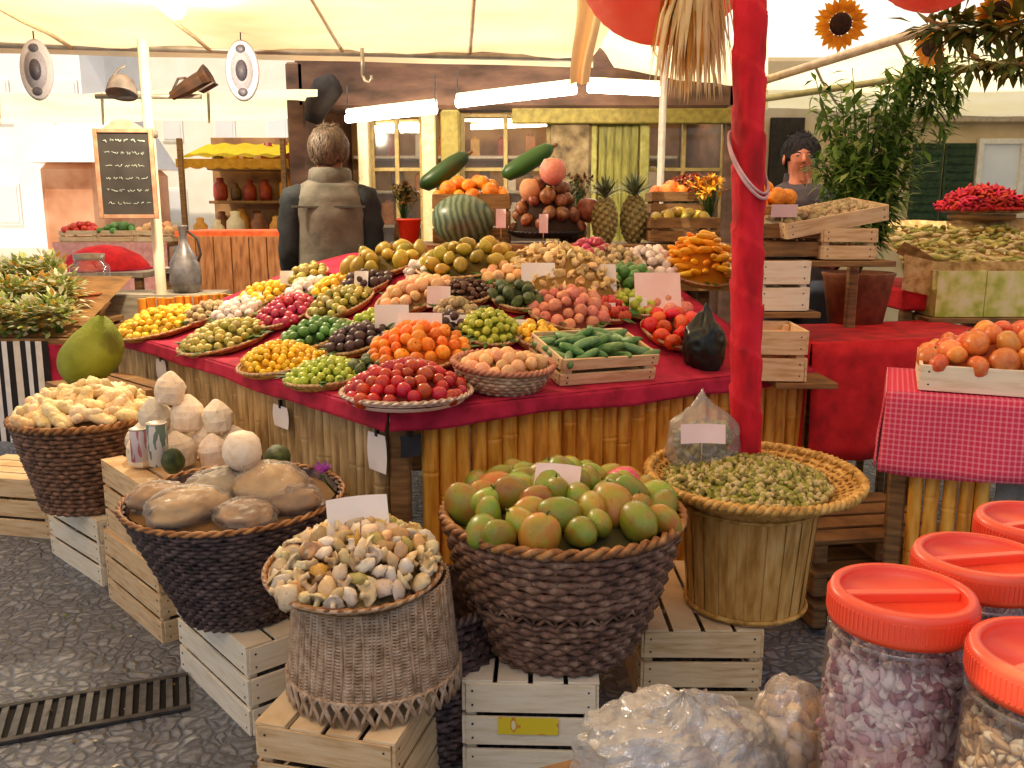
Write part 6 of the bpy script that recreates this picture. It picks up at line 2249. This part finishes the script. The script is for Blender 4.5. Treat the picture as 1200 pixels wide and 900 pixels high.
def spot(px, py, label, cols, rot, s):
    c = at_y(px, py, PY - .05)
    t = thing('spotlight', label, 'spotlight', c); t.rotation_euler = rot
    m = mat('fixture_%d' % px, cols, .5, 12, 3, .2)
    b = MB(); b.lathe([(.001, -.085 * s), (.03 * s, -.08 * s), (.06 * s, -.055 * s), (.082 * s, -.01 * s), (.088 * s, .03 * s), (.088 * s, .036 * s), (.078 * s, .03 * s), (.001, .0)], 20) if px < 180 else b.add(*b0(s)); b.build('housing', m, t)
    b = MB(); b.tube([(-.055 * s, 0, 0), (-.075 * s, 0, -.05 * s), (-.03 * s, 0, -.12 * s), (.02 * s, .02, -.13 * s)], .007, 6); b.build('bracket', m, t)


spot(143, 104, 'small grey dome lamp on the pole arm left of the pole', ['#5c5450', '#7c726c'], (R(160), 0, 0), .95)
spot(223, 100, 'brown spotlight tilted on the pole arm right of the pole', ['#1e1008', '#38200f'], (0, R(62), 0), .82)


def hanging_disc(px, py, label, y, seed):
    c = at_y(px, py, y)
    t = thing('hanging_ornament', label, 'ornament', c)
    k = y / F
    rx, rz_ = 19 * k, 33 * k
    cols = [mat('disc_pale', ['#a9a6b0', '#c4c0c6'], .5), mat('disc_mid', ['#84828e', '#9c9aa6'], .5), mat('disc_dark', ['#3c3a46', '#55525e'], .5)]
    for i, (f, m_, nm) in enumerate(((1., 0, 'outer_ring'), (.72, 1, 'middle_ring'), (.38, 2, 'centre_disc'))):
        b = MB()
        b.lathe([(.001, .012 - .0), (f * .9, .010), (f, .0), (f * .9, -.010), (.001, -.012)], 32)
        o = b.build(nm, cols[m_], t)
        o.rotation_euler = (R(90), 0, 0); o.scale = (rx, rz_, 1 + i * .5)
    for sgn in (-1, 1):
        b = MB(); b.blob((0, -.012, sgn * rz_ * .7), (rx * .3, .012, rz_ * .14), 10, 8, .1); b.build('bead', cols[2], t)
    b = MB(); b.tube([(0, 0, rz_), (0, 0, rz_ + .25)], .004, 5); b.build('cord', M['black'], t)


hanging_disc(43, 82, 'oval grey ornament hanging at the far left under the canopy', 5.4, 1)
hanging_disc(284, 83, 'oval grey ornament hanging right of the tent pole', 5.4, 2)

hk = at_y(425, 82, 5.4)
t = thing('hook', 'grey metal hook hanging under the canopy edge before the shop', 'hook', hk)
b = MB(); b.tube([(0, 0, .12), (0, 0, -.03)], .011, 8); b.build('shank', M['metal'], t)
b = MB(); b.tube([(0, 0, -.03), (.012, 0, -.06), (.035, 0, -.07), (.05, 0, -.05), (.048, 0, -.03)], .008, 8); b.build('bend', M['metal'], t)
# chalkboard
def chalkboard():
    c = at_y(148, 204, 5.05)
    t = thing('chalkboard', 'framed chalkboard price sign hanging on the tent pole', 'chalkboard', c, R(4))
    k = 5.05 / F; w_, h_ = 58 * k, 92 * k
    b = MB(); b.box((0, 0, 0), (w_, .014, h_)); b.build('board', mat('chalk_slate', ['#2e2b2a', '#47423e'], .9, 5, 5, .1), t)
    f = MB()
    for sg in (-1, 1):
        f.box((sg * (w_ / 2 + .008), -.004, 0), (.022, .026, h_ + .04)); f.box((0, -.004, sg * (h_ / 2 + .008)), (w_ - .008, .026, .022))
    f.build('frame', mat('frame_wood', ['#a5765a', '#c49a7c'], .6), t)
    random.seed(3); ck = mat('chalk', ['#9aa79c', '#c8d2c6'], .9)
    for row in range(6):
        g_ = MB()
        z = h_ * (.40 - .15 * row)
        x = -w_ * .38
        while x < w_ * .36:
            ln = random.uniform(.012, .04)
            q = [(x + ln * i / 5, -.0085, z + random.uniform(-.009, .009)) for i in range(6)]
            g_.tube(q, .0018 if row else .003, 4)
            x += ln + random.uniform(.008, .02)
        g_.build('chalk_writing', ck, t)
    s_ = MB(); s_.grid(lambda u, v: ((u - .5) * w_ * .8, 0, h_ / 2 + .02 + v * .05 * math.sin(PI * u)), 12, 3); s_.build('crest', mat('pink_crest', ['#cf8a72', '#e2a894'], .7), t)


chalkboard()

# counter and goods at the left behind the stall
def back_counter():
    y = 5.9
    p0, p1 = at_y(208, 272, y), at_y(357, 340, y)
    t = thing('shop_counter', 'brown wooden counter with orange top behind the left end of the stall', 'counter', ((p0.x + p1.x) / 2, y + .3, 0))
    w_ = p1.x - p0.x; h_ = p0.z
    b = MB()
    for k in range(7):
        b.box((-w_ / 2 + w_ * (k + .5) / 7, -.3, h_ / 2), (w_ / 7 - .006, .03, h_ - .05))
    b.build('front', mat('counter_wood', ['#7a4a28', '#a06a40', '#b47f54'], .5, 7, 4, .2, 40, (6, 1, 1)), t)
    b = MB(); b.box((0, 0, h_ - .015), (w_ + .04, .62, .045)); b.build('top', mat('orange_top', ['#c04a1c', '#d86a34'], .45), t)
    for sx in (-1, 1):
        b = MB(); b.box((sx * (w_ / 2 - .02), 0, h_ / 2 - .03), (.03, .56, h_ - .06)); b.build('end_panel', M['wood_dark'], t)
    # grey jug before it
    c = at_y(219, 342, 5.3)
    t = thing('grey_jug', 'tall grey metal jug with thin neck before the counter', 'jug', c)
    k = 5.3 / F
    b = MB(); b.lathe([(.001, 0), (14 * k, 0), (18 * k, 12 * k), (17 * k, 34 * k), (8 * k, 50 * k), (4.5 * k, 58 * k), (4.5 * k, 74 * k), (6 * k, 76 * k), (4 * k, 77 * k)], 24); b.build('body', mat('pewter', ['#6e6a6c', '#969294'], .4, metal=.5), t)
    b = MB(); b.tube([(5 * k, 0, 70 * k), (16 * k, 0, 62 * k), (19 * k, 0, 44 * k), (15 * k, 0, 34 * k)], .008, 6); b.build('handle', M['iron'], t)
    # stand below
    cr = make_crate('crate', 'grey weathered crate carrying the jug and the glass jar', M['wood_dark'], .9, .35, c.z - .012, seed=71)
    cr.location = (c.x - .25, 5.32, 0)
    ms = [mat('weathered_grey', ['#8c8474', '#a89e8c', '#b8ae9a'], .8, 9, 5, .3, 50, (1, 1, 8))]
    for ch in kids(cr): ch.data.materials[0] = ms[0]
    c2_ = at_y(108, 344, 5.3)
    t = thing('glass_jar', 'clear glass jar with metal lid on the weathered crate', 'jar', (c2_.x, 5.3, c.z))
    b = MB(); b.lathe([(.001, .002), (.10, .0), (.11, .02), (.11, .15), (.08, .18), (.08, .2)], 28); b.build('body', M['glass'], t)
    b = MB(); b.lathe([(.085, .19), (.088, .225), (.001, .23)], 24); b.build('lid', M['metal'], t)
    # red parasol-like cover
    c3_ = at_y(124, 314, 6.2)
    t = thing('red_cover', 'red domed fabric cover on the crate behind the glass jar', 'cover', c3_)
    k = 6.2 / F
    b = MB(); b.lathe([(50 * k, -1 * k), (48 * k, 4 * k), (38 * k, 15 * k), (20 * k, 24 * k), (.001, 27 * k)], 32, wob=.05); b.build('dome', M['cloth_red2'], t)
    b = MB(); b.tube([(50 * k * math.cos(2 * PI * i / 40), 50 * k * math.sin(2 * PI * i / 40), -1 * k) for i in range(40)], .01, 6, closed=True); b.build('hem', M['cloth_red'], t)
    t = thing('cover_stand', 'plain wooden table under the red domed cover', 'table', (c3_.x, 6.2, 0))
    b = MB(); b.box((0, 0, c3_.z - .03), (.75, .6, .04)); b.build('table_top', ms[0], t)
    for u in (-.33, .33):
        for v in (-.25, .25):
            b = MB(); b.box((u, v, (c3_.z - .05) / 2), (.05, .05, c3_.z - .052)); b.build('leg', M['wood_dark'], t)
    # long grey trestle between
    # clay jar
    c4_ = at_y(103, 372, 4.9)
    t = thing('clay_pot', 'brown clay pot between the herbs and the stall', 'pot', c4_)
    b = MB(); b.lathe([(.001, 0), (.07, 0), (.1, .05), (.09, .11), (.075, .125), (.085, .135), (.07, .13)], 24); b.build('body', mat('brown_clay', ['#7c3c18', '#a05a2c'], .6), t)
    b = MB(); b.tube([(.08 * math.cos(2 * PI * i / 30), .08 * math.sin(2 * PI * i / 30), .133) for i in range(30)], .008, 6, closed=True); b.build('rim', mat('clay_rim', ['#8c4a24', '#a8663a'], .6), t)
    t = thing('pot_stool', 'low wooden stool under the clay pot', 'stool', (c4_.x, c4_.y, 0))
    b = MB(); b.box((0, 0, c4_.z - .014), (.28, .28, .025)); b.build('seat', M['wood_dark'], t)
    for u in (-.11, .11):
        for v in (-.11, .11):
            b = MB(); b.box((u, v, (c4_.z - .027) / 2), (.03, .03, c4_.z - .029)); b.build('leg', M['wood_dark'], t)


back_counter()


# distant stall with yellow awning
def yellow_stall():
    y = 9.0
    a, b_ = at_y(204, 162, y), at_y(338, 186, y)
    t = thing('awning_stall', 'distant stall with bright yellow awning left of the person', 'stall', (0, 0, 0))
    m = MB(); m.grid(lambda u, v: (a.x + (b_.x - a.x) * u + .12 * (u - .5) * -v, y + 1.0 - 1.0 * v, a.z + .02 - (a.z - b_.z) * v - .01 * math.sin(u * 30)), 30, 5)
    m.build('awning', mat('yellow_awning', ['#e6c010', '#f4d828'], .7, transl=.5), t)
    m = MB(); m.grid(lambda u, v: (a.x + (b_.x - a.x) * u, y - .005, b_.z - .10 * v * (.8 + .2 * abs(math.sin(u * 25)))), 40, 2); m.build('valance', mat('ochre_valance', ['#b8821c', '#d09c30'], .7, transl=.4), t)
    for x in (a.x + .05, b_.x - .05):
        m = MB(); m.box((x, y, a.z / 2), (.05, .05, a.z)); m.build('post', M['wood_dark'], t)
    m = MB(); m.box(((a.x + b_.x) / 2, y + 1.1, 1.1), (b_.x - a.x, .04, 2.2)); m.build('back_wall', mat('warm_brown_wall', ['#7a5434', '#a87a4c', '#b98c5c'], .8, 4, 4), t)
    for z in (1.15, 1.5, 1.85):
        m = MB(); m.box(((a.x + b_.x) / 2, y + .85, z), (b_.x - a.x - .15, .35, .03)); m.build('shelf', M['wood_dark'], t)
    m = MB(); m.box(((a.x + b_.x) / 2, y + .2, .55), (b_.x - a.x - .15, .5, 1.1)); m.build('counter', mat('stall_counter', ['#8c6a44', '#b08c60'], .8, 5), t)
    random.seed(31)
    cols = [mat('goods_%d' % i, [c, c2], .5) for i, (c, c2) in enumerate((('#6a3a1c', '#8c5430'), ('#c8842c', '#dca048'), ('#d8c49a', '#eadcbc'), ('#7c2a20', '#a0402c'), ('#4a3420', '#6a4c30')))]
    jarm = []
    for i, c in enumerate(cols):
        q = MB(); q.lathe([(.001, 0), (.05, 0), (.062, .04), (.058, .13), (.03, .16), (.032, .19), (.001, .195)], 12); jarm.append(q.mesh('goods_jar', c))
    n = 0
    for z in (1.165, 1.515, 1.865, 1.1):
        x = a.x + .15
        while x < b_.x - .12:
            o = bpy.data.objects.new('goods_jar', random.choice(jarm)); COL.objects.link(o)
            s = random.uniform(.9, 1.6)
            o.location = (x, y + .85 if z > 1.12 else y + .15, z + .002); o.scale = (s, s, s)
            w = {1.165: 'lower shelf', 1.515: 'upper shelf', 1.865: 'top shelf', 1.1: 'counter'}[z]
            tag(o, 'small storage jar on the %s of the yellow awning stall' % w, 'jar', 'jars on the %s of the yellow stall' % w)
            x += random.uniform(.15, .24); n += 1


yellow_stall()


def far_table():
    y = 8.0
    a, c = at_y(62, 284, y), at_y(196, 284, y)
    t = thing('market_table', 'distant market table with pinkish cloth beyond the red domed cover', 'table', (0, 0, 0))
    xm, w_ = (a.x + c.x) / 2, c.x - a.x
    b = MB(); b.box((xm, y + .35, a.z - .02), (w_, .7, .04)); b.build('table_top', M['wood_dark'], t)
    b = MB(); b.grid(lambda u, v: (a.x + w_ * u, y - .01 - .02 * v * (1 + math.sin(u * 40)), a.z + .002 - .45 * v), 60, 4); b.build('skirt_cloth', mat('salmon_cloth', ['#d08a7c', '#e4aa9c'], .8), t)
    for u in (.05, .95):
        for v in (.08, .6):
            b = MB(); b.box((a.x + w_ * u, y + v, (a.z - .04) / 2), (.05, .05, a.z - .042)); b.build('leg', M['wood_dark'], t)
    for k, (ky, lab, fl, d_) in enumerate((('tomato', 'left crate of tomatoes on the distant market table', 'tomato in the left crate on the distant market table', .075), ('lime', 'middle crate of limes on the distant market table', 'lime in the middle crate on the distant market table', .07), ('peach', 'right crate of peaches on the distant market table', 'peach in the right crate on the distant market table', .08))):
        x = a.x + w_ * (k + .5) / 3
        cr = make_crate('fruit_crate', lab, M['wood'], .34, .28, .10, True, 2, seed=90 + k); cr.location = (x, y + .25, a.z + .002)
        heap(ky, fl, fl.split()[0], fl, Matrix.Translation((x, y + .25, a.z + .02)), 1, .06, d_, .05, .14, .11, square=True, seed=70 + k)


far_table()


# the shop building at the back
def shop():
    Y = 7.6
    L0, R0 = at_y(352, 248, Y).x, at_y(858, 248, Y).x
    zt = at_y(600, 70, Y).z
    t = thing('shop_building', 'brown stone shop with lit windows and green door behind the stall', 'building', (0, 0, 0))
    stone = mat('brown_stone', ['#4a3628', '#66493a', '#7c5c46'], .85, 3, 8, .6, 30, (1, 1, 3))
    zh = at_y(600, 128, Y).z
    # fascia above the openings
    b = MB(); b.box(((L0 + R0) / 2, Y + .15, (zt + zh) / 2 + .05), (R0 - L0, .3, zt - zh + .1)); b.build('fascia', stone, t)
    q0, q1 = at_y(366, 142, Y - .1), at_y(393, 98, Y - .2)
    b = MB(); b.tube([q0, q0.lerp(q1, .3) + Vector((-.02, 0, .03)), q0.lerp(q1, .7) + Vector((-.02, 0, .04)), q1], [.07, .10, .12, .09], 12); b.build('awning_roll', mat('dark_canvas_roll', ['#1c1613', '#352a22'], .8, 10), t)
    # interior
    inner = mat('shop_interior', ['#94693a', '#b88c54', '#cfa86e'], .8, 3, 4)
    b = MB(); b.box(((L0 + R0) / 2, Y + 2.2, 1.3), (R0 - L0, .08, 2.6)); b.build('back_wall', inner, t)
    b = MB(); b.box(((L0 + R0) / 2, Y + 1.1, zh + .25), (R0 - L0, 2.1, .06)); b.build('ceiling', inner, t)
    for x in (L0, R0):
        b = MB(); b.box((x, Y + 1.1, 1.3), (.15, 2.2, 2.6)); b.build('side_wall', stone, t)
    # piers between openings
    for px0, px1, m_, nm in ((645, 692, mat('rough_pillar', ['#4a3a28', '#75603f', '#8f7a58'], .9, 10, 6, .9, 24), 'stone_pier'), (496, 512, mat('cream_pier', ['#c9b07c', '#dcc594'], .7), 'pier'), (422, 434, mat('cream_pier_b', ['#d8c090', '#e8d4a8'], .7), 'pier'), (518, 540, mat('olive_pier', ['#7c6a2c', '#96843e'], .7), 'pier')):
        a, c = at_y(px0, 248, Y).x, at_y(px1, 248, Y).x
        b = MB(); b.box(((a + c) / 2, Y + .1, zh / 2), (c - a, .25, zh - .01)); b.build(nm, m_, t)
    # sills / lower wall
    for px0, px1 in ((352, 645), (760, 850)):
        a, c = at_y(px0, 248, Y).x, at_y(px1, 248, Y).x
        b = MB(); b.box(((a + c) / 2, Y + .18, .5), (c - a, .2, 1.0)); b.build('window_wall', stone, t)
    # window frames with panes
    wm = mat('window_timber', ['#8c7440', '#ab9258'], .6)
    for px0, px1 in ((436, 494), (542, 643), (755, 848)):
        a, c = at_y(px0, 248, Y).x, at_y(px1, 248, Y).x
        f = MB()
        z0, z1 = 1.0, zh - .02
        for x in (a, (a + c) / 2, c): f.box((x, Y + .12, (z0 + z1) / 2), (.035, .05, z1 - z0))
        for z in (z0 + .02, z1 - .02, z0 + (z1 - z0) * .62): f.box(((a + c) / 2, Y + .121, z), (c - a, .046, .03))
        fr = f.build('window', wm, t)
        p = MB(); p.add([(a, Y + .14, z0), (c, Y + .14, z0), (c, Y + .14, z1), (a, Y + .14, z1)], [(0, 1, 2, 3)]); p.build('pane', M['glass'], fr)
    # shelves inside
    for z in (1.25, 1.6, 1.95):
        b = MB(); b.box(((L0 + R0) / 2, Y + 1.95, z), (R0 - L0 - .3, .3, .03)); b.build('shelf', mat('pale_shelf_%d' % int(z * 100), ['#d8cdb8', '#efe6d4'], .6), t)
    # green door
    a, c = at_y(700, 248, Y).x, at_y(747, 248, Y).x
    z1 = at_y(700, 132, Y).z
    gm_ = mat('green_door_paint', ['#625e22', '#7e7630', '#8e8642'], .55, 8, 3, .1, 30, (6, 1, 1))
    d = MB(); d.box(((a + c) / 2, Y + .06, z1 / 2), (c - a, .05, z1)); dr = d.build('door', gm_, t)
    for k in range(5):
        q = MB(); q.box((a + (c - a) * (k + .5) / 5, Y + .03, z1 / 2 + .05), ((c - a) / 5 - .016, .012, z1 - .2)); q.build('door_board', gm_, dr)
    q = MB(); q.blob((c - .05, Y + .005, 1.05), .022, 10, 8, 0); q.build('handle', M['iron'], dr)
    for x in (a - .05, c + .05):
        q = MB(); q.box((x, Y + .05, z1 / 2), (.08, .09, z1 + .02)); q.build('door_frame', mat('door_frame_paint_%d' % int(x * 100), ['#8a8038', '#a8a058'], .6), t)
    # olive lintel
    a, c = at_y(600, 248, Y).x, at_y(860, 248, Y).x
    b = MB(); b.box(((a + c) / 2, Y - .03, zh - .06), (c - a, .08, .12)); b.build('lintel', mat('olive_lintel', ['#6a5a1e', '#8c7a30'], .6), t)
    # goods on shelves
    random.seed(5)
    cols = [('#8c2c1c', '#b04428'), ('#d8a448', '#e8c070'), ('#e6dccb', '#f4eee2'), ('#5a4a3a', '#7c6a56'), ('#b06a2c', '#cc8840')]
    ms = [mat('pack_%d' % i, list(c), .5) for i, c in enumerate(cols)]
    packs = []
    for m_ in ms:
        q = MB(); q.box((0, 0, .09), (.10, .07, .18)); q.lathe([(.025, .182), (.03, .20), (.001, .205)], 10); packs.append(q.mesh('food_packet', m_))
    for z, w in ((1.265, 'lowest'), (1.615, 'middle'), (1.965, 'top')):
        x = L0 + .3
        while x < R0 - .3:
            o = bpy.data.objects.new('food_packet', random.choice(packs)); COL.objects.link(o)
            o.location = (x, Y + 1.9 + random.uniform(-.05, .05), z + .001); s = random.uniform(.8, 1.3); o.scale = (s, s, s)
            tag(o, 'small food packet on the %s shelf inside the lit shop' % w, 'packet', 'packets on the %s shop shelf' % w)
            x += random.uniform(.15, .3)
    # fluorescent lamps hung in front
    for k, (x0, y0, x1, y1, yy0, yy1, lab) in enumerate(((407, 139, 510, 128, 7.3, 6.9, 'lit fluorescent tube lamp left of the olive pier'), (536, 121, 674, 105, 7.2, 6.7, 'long lit fluorescent tube lamp in the middle of the shop front'), (690, 103, 774, 107, 6.7, 6.9, 'lit fluorescent tube lamp right of the canvas strip'),
                                                         (748, 141, 816, 142, 8.4, 8.4, 'lit tube lamp inside the window right of the green door'), (552, 149, 648, 145, 8.6, 8.6, 'lit tube lamp inside the middle shop window'), (440, 150, 492, 148, 8.5, 8.5, 'lit tube lamp inside the left shop window'))):
        p, q = at_y(x0, y0, yy0), at_y(x1, y1, yy1)
        tt = thing('tube_lamp', lab, 'lamp', (0, 0, 0))
        s_ = .034 if k < 3 else .022
        m_ = MB(); m_.tube([p, q], s_, 10); m_.build('tube', GLOW if k < 3 else GLOW2, tt)
        m_ = MB(); m_.tube([p + Vector((0, .03, .05)), q + Vector((0, .03, .05))], s_ * .9, 6); m_.build('fitting', M['canvas2'], tt)
        for e in (p, q):
            m_ = MB(); m_.tube([e + Vector((0, .03, .05)), e + Vector((0, .03, .25))], .006, 5); m_.build('hanger', M['iron'], tt)


GLOW2 = glow('shop_tube_glow', '#ffe8c4', 40.)
GLOW = glow('tube_glow', '#fff3e0', 40.)
shop()
# thin grey pole before the shop window
p = at_y(776, 150, 5.6)
o = MB().lathe([(.024, 0), (.022, .03), (.022, 2.45), (.001, 2.45)], 12, (0, 0, 0)).build('tent_pole', mat('grey_pole', ['#9a8c78', '#b5a890'], .5)); o.location = (p.x, 5.6, 0)
tag(o, 'thin grey tent pole before the shop window right of the green door', 'pole')
# right pale building
def right_house():
    Y = 9.8
    a, c = at_y(865, 248, Y).x, at_y(1420, 248, Y).x
    t = thing('pale_house', 'pale rendered house front with green shutters at the right', 'building', (0, 0, 0))
    b = MB(); b.box(((a + c) / 2, Y + .2, 1.5), (c - a, .4, 3.0)); b.build('wall', mat('cream_render', ['#c4a878', '#d8c096', '#e0cca6'], .85, 2, 5, .2), t)
    a, c = at_y(897, 248, Y).x, at_y(936, 248, Y).x
    d = MB(); d.box(((a + c) / 2, Y - .01, at_y(915, 138, Y).z / 2), (c - a, .06, at_y(915, 138, Y).z)); d.build('door', mat('doorway_shade', ['#1e1610', '#33261a'], .6), t)  # dark slab painted as the shade inside an open doorway
    a, c = at_y(1062, 248, Y).x, at_y(1136, 248, Y).x; z0, z1 = at_y(1100, 250, Y).z - .6, at_y(1100, 168, Y).z
    sh = mat('green_shutter', ['#1e3018', '#35502a'], .6)
    for k in range(2):
        x0 = a + (c - a) / 2 * k; b = MB()
        b.box((x0 + (c - a) / 4, Y - .02, (z0 + z1) / 2), ((c - a) / 2 - .02, .03, z1 - z0))
        for i in range(16): b.box((x0 + (c - a) / 4, Y - .045, z0 + (z1 - z0) * (i + .5) / 16), ((c - a) / 2 - .08, .02, .03), rot=Matrix.Rotation(.5, 3, 'X'))
        b.build('shutter', sh, t)
    a, c = at_y(1140, 248, Y).x, at_y(1190, 248, Y).x; z1 = at_y(1100, 166, Y).z; z0 = at_y(1100, 226, Y).z
    f = MB()
    for x in (a, c): f.box((x, Y - .03, (z0 + z1) / 2), (.06, .06, z1 - z0 + .06))
    for z in (z0, z1): f.box(((a + c) / 2, Y - .031, z), (c - a, .055, .06))
    fr = f.build('window', mat('window_white', ['#e0d8c8', '#f0eadc'], .6), t)
    p = MB(); p.box(((a + c) / 2, Y - .012, (z0 + z1) / 2), (c - a, .01, z1 - z0)); p.build('pane', mat('bright_glass', ['#d8dce0', '#f2f4f6'], .15, 1, 3), fr)
    b = MB(); b.box((at_y(1250, 248, Y).x, Y - .06, at_y(1100, 138, Y).z), (4.4, .12, .12)); b.build('moulding', mat('moulding_paint', ['#a58c64', '#bca680'], .7), t)


right_house()

# far left town houses: glare and haze put into pale walls, panes and roof
def far_house(px0, px1, py_top, Y, label, cols, roofc):
    a, c = at_y(px0, 248, Y).x, at_y(px1, 248, Y).x; zt = at_y(100, py_top, Y).z
    t = thing('town_house', label, 'building', (0, 0, 0))
    b = MB(); b.box(((a + c) / 2, Y + 2, zt / 2), (c - a, 4, zt)); b.build('wall', mat('far_wall_%d' % px0, cols, .9, 1.5, 4), t)
    r = MB(); r.add([(a - .2, Y - .2, zt), (c + .2, Y - .2, zt), (c + .2, Y + 4.2, zt), (a - .2, Y + 4.2, zt), (a - .2, Y + 2, zt + 1.2), (c + .2, Y + 2, zt + 1.2)], [(0, 1, 5, 4), (2, 3, 4, 5), (0, 4, 3), (1, 2, 5), (0, 3, 2, 1)])
    r.build('roof', mat('far_roof_%d' % px0, roofc, .9, 6), t)
    n = max(1, int((c - a) / 1.6)) if Y > 20 else 0
    for i in range(n):
        for z in (1.6, 4.2):
            if z + .7 > zt: continue
            x = a + (c - a) * (i + .5) / n
            w = MB(); w.box((x, Y - .01, z), (.7, .05, 1.1)); wf = w.build('window', mat('far_window_%d%d%d' % (px0, i, int(z)), ['#ebe6dc', '#f2ede4'], .6, 1), t)
            q = MB(); q.box((x, Y - .04, z), (.56, .02, .96)); q.build('pane', mat('far_pane_%d%d%d' % (px0, i, int(z)), ['#dedcd8', '#eae8e4'], .3, 1), wf)


far_house(-420, 128, 20, 24, 'white house added for the glare at the far left edge of the square', ['#efe9de', '#f8f4ec'], ['#c8a58c', '#d8b8a0'])  # added white front that stands in for the blown-out background
far_house(48, 118, 190, 19, 'salmon coloured low house beyond the chalkboard', ['#b0704a', '#cc9068', '#d8a27c'], ['#f0e6da', '#f8f0e8'])  # roof whitened so that its colour carries the glare
far_house(118, 420, 30, 30, 'cream tall house added for the white glare far behind the yellow awning', ['#ece2cc', '#f4ecdc'], ['#c8a58c', '#d8b8a0'])  # added pale front, again in place of the white glare
